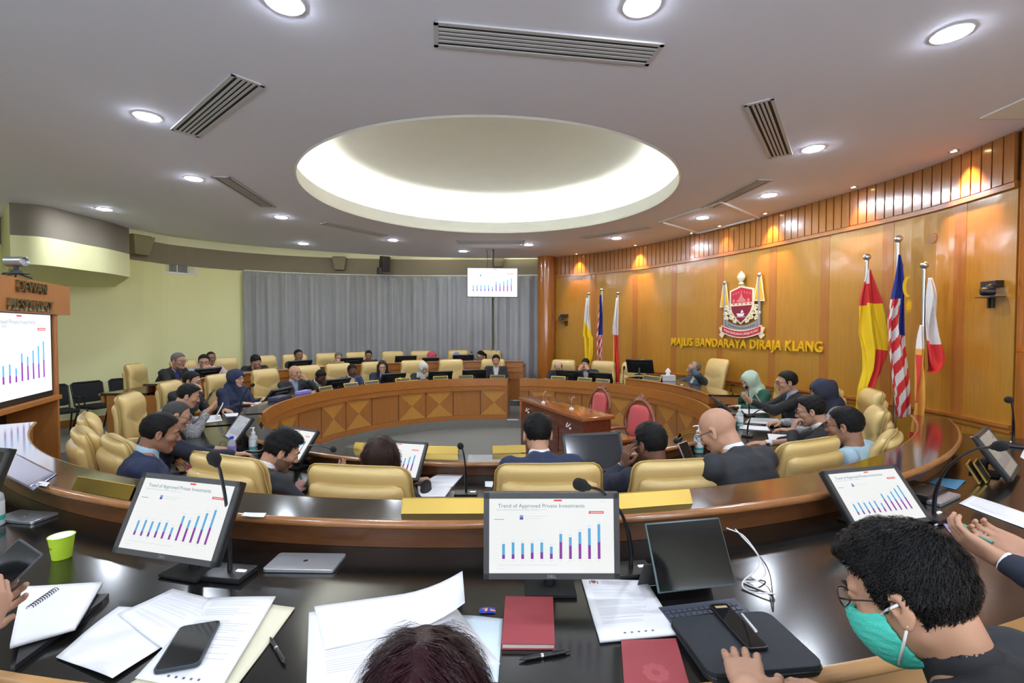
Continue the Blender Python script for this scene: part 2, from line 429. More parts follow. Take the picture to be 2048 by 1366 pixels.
for k in range(6):                                        # tubes lying on the ceiling's edge before the curtain wall
    i0, i1 = int(len(LIP)*k/6)+(1 if k else 0), int(len(LIP)*(k+1)/6)-1; P_ = []
    for p in LIP[i0:i1+1]:
        d = (Vector((CX, CY, 0))-Vector((p.x, p.y, 0))).normalized(); P_.append((p.x+d.x*.05, p.y+d.y*.05, CEIL+.078))
    if len(P_) > 1: mb = MB(); mb.tube(P_, .014, 8); tag(mb.build('cove_light_tube', M_tube2), 'glowing light tube lying hidden on the ceiling edge before the curtain', 'light', 'light tubes along the ceiling edge')
# unseen glowing panels added behind the viewpoint to brighten the near ceiling
M_fill = mat('added_fill_glow', (.8, .85, .9), .5, emit=(.80, .88, 1.0), estr=3.0)
for k, x in enumerate((-2.6, .6, 3.4)):
    mb = MB(); mb.box((x, BACK+.07, 2.25), (2.3, .02, 1.5)); o = tag(mb.build('window_%d' % (k+1), M_fill), kind='structure')
    mb = MB()
    for dx in (-1.17, 0, 1.17): mb.box((x+dx, BACK+.08, 2.25), (.05, .06, 1.6))
    for dz in (-.77, .77): mb.box((x, BACK+.08, 2.25+dz), (2.39, .06, .05))
    mb.build('window_frame', M_white, o)
# ---------------------------------------------------------------- downlights
M_led = mat('led_diffuser', (1, 1, 1), .5, emit=(.80, .88, 1.0), estr=L_DOWN)
mb = MB(); mb.lathe([(.108, 0), (.107, -.004), (.094, -.006), (.089, -.003), (.089, 0)], n=32); ring = mb.build('trim_ring', M_white, smooth=40)
mb = MB(); mb.lathe([(.088, -.004), (.086, -.009), (.07, -.012), (.0005, -.013)], n=32); diff = mb.build('diffuser', M_led)
DL = [(570, 6, 'nearest left of the big top vent'), (1283, 10, 'nearest, above the right end of the big top vent'), (1903, 67, 'largest at the upper right'), (295, 233, 'left of the slanted left vent'), (387, 357, 'left, beside the narrow slanted vent'), (208, 418, 'far left, above the bulkhead'), (562, 434, 'left, below the dome edge'), (606, 487, 'small, above the left of the curtain'), (786, 480, 'small, beside the vent below the dome'), (926, 502, 'small, above the hanging screen'), (1057, 489, 'small, right of the blue-lit vent'), (1233, 476, 'right of the dome, by a thin vent'), (1405, 435, 'beside the ceiling hatch'), (1538, 390, 'right, below the thin right vent'), (1626, 297, 'right of the steep right vent')]
first = True
for px, py, lab in DL:
    p = at_z(px, py, CEIL)
    e = empty('ceiling_downlight', (p.x, p.y, CEIL-.001), 0, 'round white recessed ceiling light, '+lab, 'ceiling light', 'round ceiling downlights')
    for q in (ring, diff):
        c = q if first else q.copy()
        if not first: COL.objects.link(c)
        c.parent = e
    first = False
for x, y in ((-2.6, .2), (2.3, .2), (-5.2, 1.2), (0, -1.2), (-3.5, -1.2), (3.6, -1.2), (-6.6, 3.4)):
    e = empty('ceiling_downlight', (x, y, CEIL-.001), 0, 'round ceiling light behind the photographer, out of view', 'ceiling light', 'round ceiling downlights behind the viewpoint')
    for q in (ring, diff):
        c = q.copy(); COL.objects.link(c); c.parent = e
# warm wall washers by the wood wall
M_hal = mat('halogen_glow', (1, 1, 1), .5, emit=(1.0, .62, .28), estr=30)
for px, py, on in ((1941, 287, 1), (1726, 380, .35), (1547, 435, .75), (1455, 452, .25), (1397, 463, .15), (1282, 496, 1), (1160, 504, .6)):
    p = at_z(px, py, CEIL); s = s_of(px); q, t, nr = along(s, .20)
    p = Vector((q.x, q.y, CEIL))
    e = empty('wall_washer_spotlight', (p.x, p.y, CEIL-.001), 0, 'tiny warm ceiling spotlight against the wood wall, %s' % {1941: 'near the right column', 1726: 'above the right flags', 1547: 'above the end of the lettering', 1455: 'above the crest', 1397: 'by the ceiling hatch', 1282: 'right of the three far flags', 1160: 'above the three far flags'}[px], 'spotlight', 'warm spotlights along the wood wall')
    mb = MB(); mb.lathe([(.045, 0), (.043, -.008), (.03, -.010), (.028, -.002)], n=20); mb.build('bezel', M_steel, e, smooth=40)
    mb = MB(); mb.lathe([(.028, -.003), (.0005, -.004)], n=16); mb.build('lens', M_hal, e)
    l = lamp('washer_lamp', 'SPOT', (0, 0, -.03), L_WASH*on, (1.0, .50, .13), .025, spot_size=R(62), spot_blend=.8)
    l.parent = e; d = (Vector((0, 0, -1))*1.0+(-nr)*.30).normalized(); l.rotation_euler = d.to_track_quat('-Z', 'Y').to_euler()
# ---------------------------------------------------------------- ceiling vents
M_vent = mat('vent_frame_paint', (.60, .59, .60), .5); M_slot = mat('vent_slot_dark', (.012, .012, .014), .7); M_slotb = mat('vent_slot_bluish', (.03, .03, .05), .4)
def vent(c4, lab, blue=False):
    P = [at_z(x, y, CEIL) for x, y in c4]        # a,b along one long side, c,d back
    a = (P[0]+P[3])/2; b = (P[1]+P[2])/2; L = (b-a).length; W = ((P[0]-P[3]).length+(P[1]-P[2]).length)/2; W = min(max(W, .22), .36)
    ang = math.atan2(b.y-a.y, b.x-a.x); c = (a+b)/2
    e = empty('ceiling_vent', (c.x, c.y, CEIL), ang, lab, 'air vent', 'slotted air vents around the dome')
    mb = MB(); mb.box((0, 0, -.004), (L-.03, W-.03, .006)); mb.build('backing', M_slot, e)
    mb = MB(); g = .028
    for sx in (-1, 1): mb.box((sx*(L/2-g/2), 0, -.008), (g, W, .012))
    for sy in (-1, 1): mb.box((0, sy*(W/2-g/2), -.008), (L, g, .012))
    mb.build('frame', M_vent, e)
    n = 4; inn = W-2*g; pitch = inn/(n+1)
    for i in range(n):
        mb = MB(); mb.box((0, -inn/2+pitch*(i+1), -.008), (L-2*g, pitch*.52, .010)); mb.build('slat', M_vent, e)
vent([(866, 42), (1328, 83), (1298, 131), (869, 88)], 'large white slotted ceiling vent nearest the viewer, at the top of the photo')
vent([(467, 142), (340, 258), (398, 272), (527, 172)], 'slotted ceiling vent slanting down left, beside the left downlight')
vent([(427, 352), (520, 414), (553, 412), (455, 352)], 'narrow slanted ceiling vent left of the dome')
vent([(643, 447), (757, 472), (780, 470), (650, 443)], 'thin ceiling vent below the left of the dome')
vent([(914, 487), (1050, 487), (1048, 481), (914, 481)], 'thin bluish ceiling vent right below the dome')
vent([(1168, 477), (1302, 456), (1292, 452), (1165, 474)], 'thin ceiling vent below the right of the dome')
vent([(1418, 417), (1547, 358), (1515, 358), (1412, 412)], 'narrow ceiling vent right of the dome above the hatch')
vent([(1487, 207), (1540, 314), (1583, 308), (1548, 195)], 'steep slotted ceiling vent at the right beside a downlight')
# ceiling hatch
P = [at_z(x, y, CEIL) for x, y in ((1321, 443), (1397, 466), (1515, 435), (1440, 415))]
P[3] = P[0]+P[2]-P[1]
mb = MB()
for i in range(4):
    a, b = P[i], P[(i+1) % 4]; c = (a+b)/2; d = b-a
    mb.box((c.x, c.y, CEIL-.012), (d.length+.05, .06, .03), rz=math.atan2(d.y, d.x), bev=.008)
tag(mb.build('ceiling_hatch_frame', M_white), 'raised white frame of the access hatch in the ceiling by the wood wall', 'hatch frame')
mb = MB(); p = at_z(2015, 205, CEIL); q = at_z(2050, 180, CEIL)
mb.box((p.x+.35, p.y+.1, CEIL-.006), (.6, .35, .012)); tag(mb.build('ceiling_panel', M_dome), 'pale green ceiling panel cut off at the right edge', 'ceiling panel')
# ================================================================ curtains, wall things, desks
# curtain: hangs on the far wall between two columns of pixels
def wl_of(px):
    d = ray(px, 600); best = (9, 0)
    for i, p in enumerate(WLs):
        e = abs(p.x/p.y-d.x/d.y)
        if p.y > 0 and e < best[0]: best = (e, i)
    return best[1]
WLs = catmull(WL[6:], 12)
M_curt = mat('grey_curtain_fabric', (.34, .34, .345), .75, bump=.4, bscale=350, var=.08, vscale=3, sheen=.3)
def curtain(px0, px1, lab, z0, seed):
    rnd = random.Random(seed); i0, i1 = wl_of(px0), wl_of(px1); P = WLs[i0:i1+1]; s = polylen(P); L = s[-1]
    nu = int(L/.016); rows = [z0, z0+.5, z0+1.2, TOPW-.35, TOPW-.12, TOPW-.03]; v = []; f = []
    ph = [rnd.uniform(0, 6) for _ in range(8)]
    for j, z in enumerate(rows):
        q = j/(len(rows)-1)
        for i in range(nu+1):
            t = L*i/nu; k = int(np.searchsorted(s, t+1e-9)-1); k = min(max(k, 0), len(P)-2); u = (t-s[k])/(s[k+1]-s[k]); p = P[k].lerp(P[k+1], u)
            ta = (P[k+1]-P[k]).normalized(); nr = Vector((ta.y, -ta.x, 0))
            if nr.dot(Vector((CX, CY, 0))-p) < 0: nr = -nr
            tt = t+.05*math.sin(t*2.1+ph[0])+.03*math.sin(t*5+ph[1])
            a = .060*math.sin(tt*2*math.pi/.30)+.035*(1-q)*math.sin(tt*2*math.pi/.67+ph[2])+.014*math.sin(tt*2*math.pi/.09+ph[3])*q
            if q > .85: a = .03*abs(math.sin(tt*math.pi/.105))*2-.02
            a = a*(1.15-.5*q) if q <= .85 else a
            w_ = p+nr*(.13+a)
            v.append((w_.x, w_.y, z+(.012*math.sin(t*3) if j == 0 else 0)))
    n1 = nu+1
    for j in range(len(rows)-1):
        for i in range(nu): f.append((j*n1+i, j*n1+i+1, (j+1)*n1+i+1, (j+1)*n1+i))
    o = mesh('curtain', v, f, M_curt, smooth=True); md = o.modifiers.new('thick', 'SOLIDIFY'); md.thickness = .004
    return tag(o, lab, 'curtain', None)
curtain(484, 984, 'wide grey pleated curtain hanging across the far wall left of the screen pole', .36, 1)
curtain(986, 1082, 'narrow grey pleated curtain between the screen pole and the column', .36, 2)
mb = MB(); i0, i1 = wl_of(484), wl_of(1082); pts = []
for p in WLs[i0:i1+1:4]:
    d = (Vector((CX, CY, 0))-p).normalized(); pts.append((p.x+d.x*.13, p.y+d.y*.13, TOPW-.005))
mb.tube(pts, .014, 6); tag(mb.build('curtain_rail', M_white), 'thin pale rail along the top of the grey curtains', 'curtain rail')
# wall vent grille
def wl_point(px, py, off):
    i = wl_of(px); p = WLs[i]; ta = (WLs[min(i+1, len(WLs)-1)]-WLs[i-1]).normalized(); nr = Vector((ta.y, -ta.x, 0))
    if nr.dot(Vector((CX, CY, 0))-p) < 0: nr = -nr
    d = ray(px, py); t = p.y/d.y
    return Vector((p.x, p.y, CZ+d.z*t))+nr*off, math.atan2(nr.y, nr.x)+math.pi/2
p, a = wl_point(355, 537, .015)
e = empty('wall_vent_grille', p, a, 'white air return grille high on the pale green wall', 'air vent')
W, H = .80, .25
mb = MB()
for sx in (-1, 0, 1): mb.box((sx*(W/2-.02), 0, 0), (.04 if sx else .012, .03, H))
for sz in (-1, 1): mb.box((0, 0, sz*(H/2-.02)), (W, .03, .04))
mb.build('frame', M_white, e)
mb = MB(); mb.box((0, .008, 0), (W-.06, .005, H-.06)); mb.build('backing', M_slot, e)
mb = MB()
for i in range(26): mb.box((-W/2+.06+i*(W-.12)/25, -.004, 0), (.008, .014, H-.08))
mb.build('fins', M_vent, e)
# brown wedge speakers on the fascia
def wedge(px, py, lab, sc=1):
    p, a = wl_point(px, py, .14); e = empty('wall_speaker', p, a, lab, 'speaker', 'brown wedge speakers under the ceiling')
    mb = MB(); w, w2, h, d = .21*sc, .14*sc, .19*sc, .2
    v = [(-w, .12, h), (w, .12, h), (w2, .12, -h), (-w2, .12, -h), (-w, -.14, h), (w, -.14, h), (w2, -.05, -h), (-w2, -.05, -h)]
    mb.add(v, [(0, 1, 2, 3), (4, 7, 6, 5), (0, 4, 5, 1), (3, 2, 6, 7), (0, 3, 7, 4), (1, 5, 6, 2)])
    o = mb.build('cabinet', mat('brown_speaker_cloth', (.24, .21, .14), .8, bump=.4, bscale=500), e)
    md = o.modifiers.new('b', 'BEVEL'); md.width = .012; md.segments = 2
    mb = MB(); mb.box((0, .02, h+.012), (w*1.7, .16, .02)); mb.build('mounting_plate', M_plastic2, e)
wedge(274, 492, 'brown wedge speaker beside the bulkhead at the left', 1)
wedge(682, 529, 'brown wedge speaker above the middle of the curtain', .85)
wedge(998, 524, 'brown wedge speaker behind the hanging screen', .8)
# black spotlight / speaker on the fascia
p, a = wl_point(770, 532, .28)
e = empty('wall_loudspeaker', p, a+.5, 'black loudspeaker on a bracket above the curtain', 'speaker')
mb = MB(); mb.box((.03, 0, .02), (.20, .26, .40), rx=.15, bev=.02); mb.build('cabinet', M_plastic, e)
mb = MB(); mb.tube([(0, .25, .05), (0, .1, .03)], .025, 8); mb.box((-.1, -.02, -.17), (.14, .10, .16), bev=.01); mb.build('bracket', M_plastic, e)
# ---------------------------------------------------------------- slide picture (screens)
def slidemesh(parent, W, H, M, glow, lett=True):
    """the bar-chart slide as flat coloured geometry on a screen; local plane x right, z up, -y toward the viewer"""
    mb = MB(); mb.M = M
    def q(x0, y0, x1, y1, m, d): mb.add([((x0-.5)*W, -d, (y0-.5)*H), ((x1-.5)*W, -d, (y0-.5)*H), ((x1-.5)*W, -d, (y1-.5)*H), ((x0-.5)*W, -d, (y1-.5)*H)], [(0, 1, 2, 3)], m)
    e = .0006
    q(0, 0, 1, 1, 0, 0)
    hs = [(.20, .055), (.22, .06), (.21, .06), (.21, .085), (.22, .09), (.165, .07), (.335, .225), (.29, .175), (.36, .20), (.41, .185), (.465, .225)]
    for k in range(8): q(.085, .2+k*.062, .95, .2012+k*.062, 5, e*.5)
    for k, (h, pu) in enumerate(hs):
        x = .115+k*.0765
        q(x-.011, .19, x+.011, .19+pu, 2, e); q(x-.011, .19+pu, x+.011, .19+h, 1, e)
        q(x-.012, .165, x+.012, .172, 5, e); q(x-.014, .19+h+.022, x+.014, .19+h+.03, 5, e)
    q(.245, .745, .273, .775, 1, e); q(.245, .715, .273, .745, 2, e)
    q(.285, .757, .47, .763, 5, e); q(.285, .727, .43, .733, 5, e)
    q(.80, .795, .92, .83, 3, e); q(.52, .962, .585, .985, 3, e)
    q(.04, .715, .12, .722, 4, e); q(.05, .843, .46, .851, 5, e); q(.07, .105, .55, .111, 5, e); q(.055, .06, .12, .066, 5, e); q(.89, .955, .94, .962, 5, e)
    for k in range(8): q(.05, .2+k*.062, .062, .206+k*.062, 5, e)
    for x in np.arange(.815, .91, .014): q(x, .806, x+.009, .818, 0, e*2)
    return mb
def glowmat(name, c, s):
    if name in MATS: return MATS[name]
    m, n, l, b = nodes(name); b.inputs['Base Color'].default_value = (.02, .02, .02, 1); b.inputs['Roughness'].default_value = .15
    b.inputs['Emission Color'].default_value = (*c, 1); b.inputs['Emission Strength'].default_value = s; MATS[name] = m; return m
def slide(parent, W, H, M, s=1.0, tint=(1, 1, 1), tag_='bright', txt=True, name='screen_picture'):
    g = [glowmat('slide_%s_%s' % (k, tag_), tuple(a*b for a, b in zip(c, tint)), s) for k, c in (('white', (.93, .95, .94)), ('blue', (.10, .42, .75)), ('purple', (.25, .03, .36)), ('red', (.85, .07, .09)), ('dark', (.22, .25, .28)), ('faint', (.72, .76, .78)))]
    mb = slidemesh(parent, W, H, M, g)
    o = mb.build(name, g, parent)
    if txt:
        Mt = M @ Matrix.Translation((-.43*W, -.0012, .40*H)) @ Matrix.Rotation(math.pi/2, 4, 'X')
        textmesh('Trend of Approved Private Investments', H*.074, .0001, glowmat('slide_title_'+tag_, tuple(.25*a*b for a, b in zip((.5, .95, 1.15), tint)), s), 'title_text', parent, 'LEFT', 0, Mt)
        Mt = M @ Matrix.Translation((-.44*W, -.0012, .35*H)) @ Matrix.Rotation(math.pi/2, 4, 'X')
        textmesh('Economic Sectors, 2013 - 2023', H*.045, .0001, g[5], 'subtitle_text', parent, 'LEFT', 0, Mt)
    return o
# hanging screen
e = empty('hanging_screen', at_y(985, 565, 10.9), R(6), 'flat screen with a bar chart hanging from the ceiling by the curtain', 'screen')
p = e.location; W, H = 1.15, .655
mb = MB(); mb.box((0, .03, 0), (W+.03, .05, H+.03), bev=.008); mb.build('housing', M_plastic, e)
mb = MB(); mb.tube([(.02, .1, -.2), (.02, .1, CEIL-p.z)], .022, 10); mb.box((.02, .08, 0), (.3, .04, .3)); mb.build('ceiling_pole', M_plastic, e)
mb = MB(); mb.tube([(-.2, .12, .1), (-.1, .12, .5), (-.13, .12, CEIL-p.z)], .006, 6); mb.build('cable', M_plastic, e)
slide(e, W, H, Matrix.Identity(4), .62, (.93, .95, 1.0), 'far', False)
# ---------------------------------------------------------------- curved desks
PA = math.degrees(.55/2.88)
def desk_far(name, a0, a1, pattern, lab, z_l=.97, zf=.15):
    e = empty(name, tuple(pol(3.2, (a0+a1)/2, zf)), 0, lab, 'desk'); O = e.location
    def bld(mb, nm, m, sm=None):
        o = mb.build(nm, m, e, smooth=sm, loc=O); o.location = (0, 0, 0); return o
    zd = z_l-.11
    mb = MB(); mb.arc([(3.10, zd-.035), (3.66, zd-.035), (3.66, zd), (3.10, zd)], a0, a1); bld(mb, 'worktop', M_black, 30)
    mb = MB(); mb.arc(nose_prof(3.66, zd+.002, .05, .025), a0, a1); mb.arc(rect_prof(3.60, 3.655, zd-.14, zd-.036), a0, a1); bld(mb, 'worktop_edge', M_desk, 30)
    mb = MB(); mb.arc([(2.87, z_l-.03), (3.12, z_l-.03), (3.12, z_l), (2.87, z_l)], a0, a1); bld(mb, 'ledge_top', M_ledge, 30)
    mb = MB(); mb.arc(nose_prof(3.12, z_l, .03, .012), a0, a1); bld(mb, 'ledge_nosing', M_nose, 30)
    mb = MB(); mb.arc(rect_prof(3.085, 3.10, zd, z_l-.03), a0, a1); bld(mb, 'ledge_back', M_desk, 30)
    mb = MB()      # cornice bands of the front
    mb.arc([(2.84, z_l-.145), (2.885, z_l-.145), (2.885, z_l+.004), (2.845, z_l+.004)], a0, a1)
    mb.arc([(2.855, z_l-.225), (2.89, z_l-.225), (2.89, z_l-.150), (2.85, z_l-.150)], a0, a1)
    mb.arc([(2.84, z_l-.237), (2.89, z_l-.237), (2.89, z_l-.226), (2.84, z_l-.226)], a0, a1)
    mb.arc([(2.865, zf), (2.90, zf), (2.90, zf+.085), (2.868, zf+.085)], a0, a1)
    bld(mb, 'cornice', M_desk, 30)
    z0, z1 = zf+.087, z_l-.238
    k = 0; a = a0
    while a < a1-.5:
        b = min(a+PA, a1); ty = pattern[k % len(pattern)]; k += 1
        r_ = 2.885; full = b-a > PA*.9
        def pt(t, u, rr=r_):
            q = a+.12+(b-a-.24)*t; p_ = pol(rr, q); return (p_.x, p_.y, z0+(z1-z0)*u)
        if ty == 'D' and full:
            v = [pt(i/8, 0) for i in range(9)]+[pt(i/8, 1) for i in range(9)]+[pt(.5, .5)]
            f = [(i, i+1, 18) for i in range(8)]+[(9+i+1, 9+i, 18) for i in range(8)]+[(0, 18, 9), (8, 17, 18)]
            mi = [1]*16+[0, 0]
            mb = MB(); mb.v = [Vector(p_) for p_ in v]; mb.f = f; mb.mi = mi; bld(mb, 'diamond_panel', [M_panel, M_maple])
        else:
            mb = MB(); mb.v = [Vector(pt(i/6, u)) for u in (0, 1) for i in range(7)]; mb.f = [(i, i+1, 8+i, 7+i) for i in range(6)]; mb.mi = [0]*6; bld(mb, 'plain_panel', M_panel)
        a = b
    mb = MB(); mb.arc(rect_prof(2.89, 2.905, zf, z_l-.2), a0, a1); bld(mb, 'carcass', mat('groove_dark', (.05, .02, .008), .7), 30)
    for aa, s_ in ((a0, 1), (a1, -1)):
        mb = MB(); mb.arc([(2.86, zf), (3.10, zf), (3.10, zd-.03), (3.60, zd-.03), (3.60, zd-.001), (3.12, zd-.001), (3.12, z_l-.001), (2.86, z_l-.001)], aa+.02*s_, aa+.5*s_, n=1); bld(mb, 'end_panel', M_desk)
        mb = MB(); mb.arc(rect_prof(3.12, 3.58, zf, zd-.03), aa+.02*s_, aa+.4*s_, n=1); bld(mb, 'side_panel', M_desk)
    return e
desk_far('curved_desk', -184, -69, 'DPD', 'long curved desk with inlaid diamond panels on the far left of the ring')
dr = desk_far('curved_desk', 69, 171, 'PDPPDPDDPD'[::-1], 'curved desk with inlaid diamond panels on the right before the wood wall')
# the raised speaker's desk top on the right desk
a_l, a_r = theta(at_r(1249, 757, 2.9)), theta(at_r(1413, 775, 2.9))
e = empty('raised_desk_box', tuple(pol(3.05, (a_l+a_r)/2, .97)), 0, 'raised wooden desk section in front of the chairman on the right desk', 'desk section'); O = e.location
mb = MB(); mb.arc(rect_prof(2.93, 3.30, .971, 1.075), a_r, a_l); o = mb.build('box', M_desk, e, loc=O, smooth=30); o.location = (0, 0, 0)
mb = MB(); mb.arc([(2.92, 1.075), (3.32, 1.075), (3.32, 1.10), (2.92, 1.10)], a_r-.2, a_l+.2); o = mb.build('top', M_ledge, e, loc=O, smooth=30); o.location = (0, 0, 0)
mb = MB(); mb.arc(nose_prof(2.92, 1.10, .025, -.012), a_r-.2, a_l+.2); o = mb.build('nosing', M_desk, e, loc=O, smooth=30); o.location = (0, 0, 0)
# near and outer desks
def desk_near(name, a0, a1, r0, r1, r2, z_l, zd, zf, lab, endp=True, lip=None, under=True, rb=None, far=False):
    """ledge from r0 to r1, worktop from r1 to r2"""
    e = empty(name, tuple(pol((r0+r2)/2, (a0+a1)/2, zf)), 0, lab, 'desk'); O = e.location
    def bld(mb, nm, m, sm=None):
        o = mb.build(nm, m, e, smooth=sm, loc=O); o.location = (0, 0, 0); return o
    mb = MB(); mb.arc(rect_prof(r1-.04, r2, zd-.035, zd), a0, a1); bld(mb, 'worktop', M_black, 30)
    mb = MB(); mb.arc(nose_prof(r2, zd+.003, .042, .028), a0, a1, n=int(abs(a1-a0))); mb.arc(rect_prof(r2-.05, r2-.005, zd-.13, zd-.04), a0, a1); bld(mb, 'worktop_edge', lip or M_desk, 40)
    mb = MB(); mb.arc(rect_prof(r0, r1, z_l-.028, z_l), a0, a1, n=int(abs(a1-a0))); bld(mb, 'ledge_top', M_ledge, 30)
    mb = MB(); mb.arc(nose_prof(r1, z_l+.001, .036, .020), a0, a1, n=int(abs(a1-a0))); mb.arc(nose_prof(r0, z_l+.001, .032, -.014), a0, a1, n=int(abs(a1-a0))); bld(mb, 'ledge_nosing', M_nose, 40)
    mb = MB(); mb.arc(rect_prof(r1-.06, r1-.035, zd+.001, z_l-.028), a0, a1); bld(mb, 'ledge_back', MATS.get('dark_board_veneer') or wood('dark_board_veneer', (.15, .055, .018), (.10, .036, .012), .35, 1.0, 'r', .2), 30)
    mb = MB(); k = r0+.03
    mb.arc(rect_prof(k, k+.03, zf, z_l-.029), a0, a1)
    mb.arc(rect_prof(k-.018, k, z_l-.16, z_l-.03), a0, a1); mb.arc(rect_prof(k-.010, k, z_l-.25, z_l-.17), a0, a1); mb.arc([(k-.03, z_l-.27), (k, z_l-.27), (k, z_l-.255), (k-.03, z_l-.255)], a0, a1)
    mb.arc(rect_prof(k-.012, k, z_l-.42, z_l-.29), a0, a1); mb.arc(rect_prof(k-.022, k, z_l-.445, z_l-.43), a0, a1)
    bld(mb, 'front_board', M_desk, 30)
    for aa, s_ in ((a0, 1), (a1, -1)):
        mb = MB(); mb.arc([(r0+.06, zf), (r2-.08, zf), (r2-.08, zd-.036), (r1-.03, zd-.036), (r1-.03, zd-.036), (r0+.06, zd-.036)], aa+.03*s_, aa+.45*s_, n=1); bld(mb, 'end_panel', M_desk)
    return e
desk_near('curved_desk', -67, 67, 2.88, 3.10, 3.64, .97, .86, .15, 'black-topped curved desk of the middle row, behind the cream chair backs')
desk_near('curved_desk', -52, 57, 4.55, 4.77, 5.51, CZ-.753, CZ-.88, .0, 'long glossy black curved desk in the foreground with a raised ledge', lip=mat('pale_nosing_wood', (.50, .27, .10), .3, var=.1, coat=.4))
desk_near('curved_desk', -187, -88, 4.55, 4.77, 5.35, CZ-.753, CZ-.88, .15, 'wooden curved desk of the back row in front of the grey curtain')
# white nosings of the far steps
mb = MB()
for r_, z in ((2.80, .15), (4.5, .28)): mb.arc(rect_prof(r_-.01, r_+.03, z-.01, z+.004), 171.5, 176, n=2)
tag(mb.build('trim_7', M_white), kind='structure')
# ================================================================ chairs
def grid_shell(W, z0, z1, T, front, back, nx=26, nz=30, rc=.07, wfun=None):
    """pillow: closed surface between z0 and z1; front(x,z,e) and back(x,z,e) give y; e is 0 at the rim and 1 inside"""
    v = []; f = []
    def xz(i, j):
        a = -1+2*i/nx; b = j/nz
        a = math.sin(a*math.pi/2)*.35+a*.65; b = .5-.5*math.cos(b*math.pi)*.45+(b-.5)*.55 if True else b
        z = z0+(z1-z0)*b; hw = W/2*(wfun(b) if wfun else 1)
        d = min(z1-z, z-z0)
        if d < rc: hw -= rc-math.sqrt(max(0, rc*rc-(rc-d)**2))
        x = a*hw; ex = 1-abs(a)**5; ez = 1-abs(2*b-1)**9
        return x, z, max(0, ex*ez)**.5
    n1 = nx+1
    for s_, fn in ((0, front), (1, back)):
        for j in range(nz+1):
            for i in range(nx+1):
                x, z, e = xz(i, j); v.append((x, fn(x, z, e), z))
    o = n1*(nz+1)
    for j in range(nz):
        for i in range(nx):
            a = j*n1+i; f.append((a, a+1, a+n1+1, a+n1)); f.append((o+a, o+a+n1, o+a+n1+1, o+a+1))
    for i in range(nx):
        f.append((i, o+i, o+i+1, i+1)); a = nz*n1+i; f.append((a, a+1, o+a+1, o+a))
    for j in range(nz):
        a = j*n1; f.append((a, a+n1, o+a+n1, o+a)); a += nx; f.append((a, o+a, o+a+n1, a+n1))
    return v, f
def lean_back(v, ang=.13, z0=.5, y0=-.2):
    c, s = math.cos(ang), math.sin(ang)
    return [(x, y0+(y-y0)*c-(z-z0)*s, z0+(z-z0)*c+(y-y0)*s) for x, y, z in v]
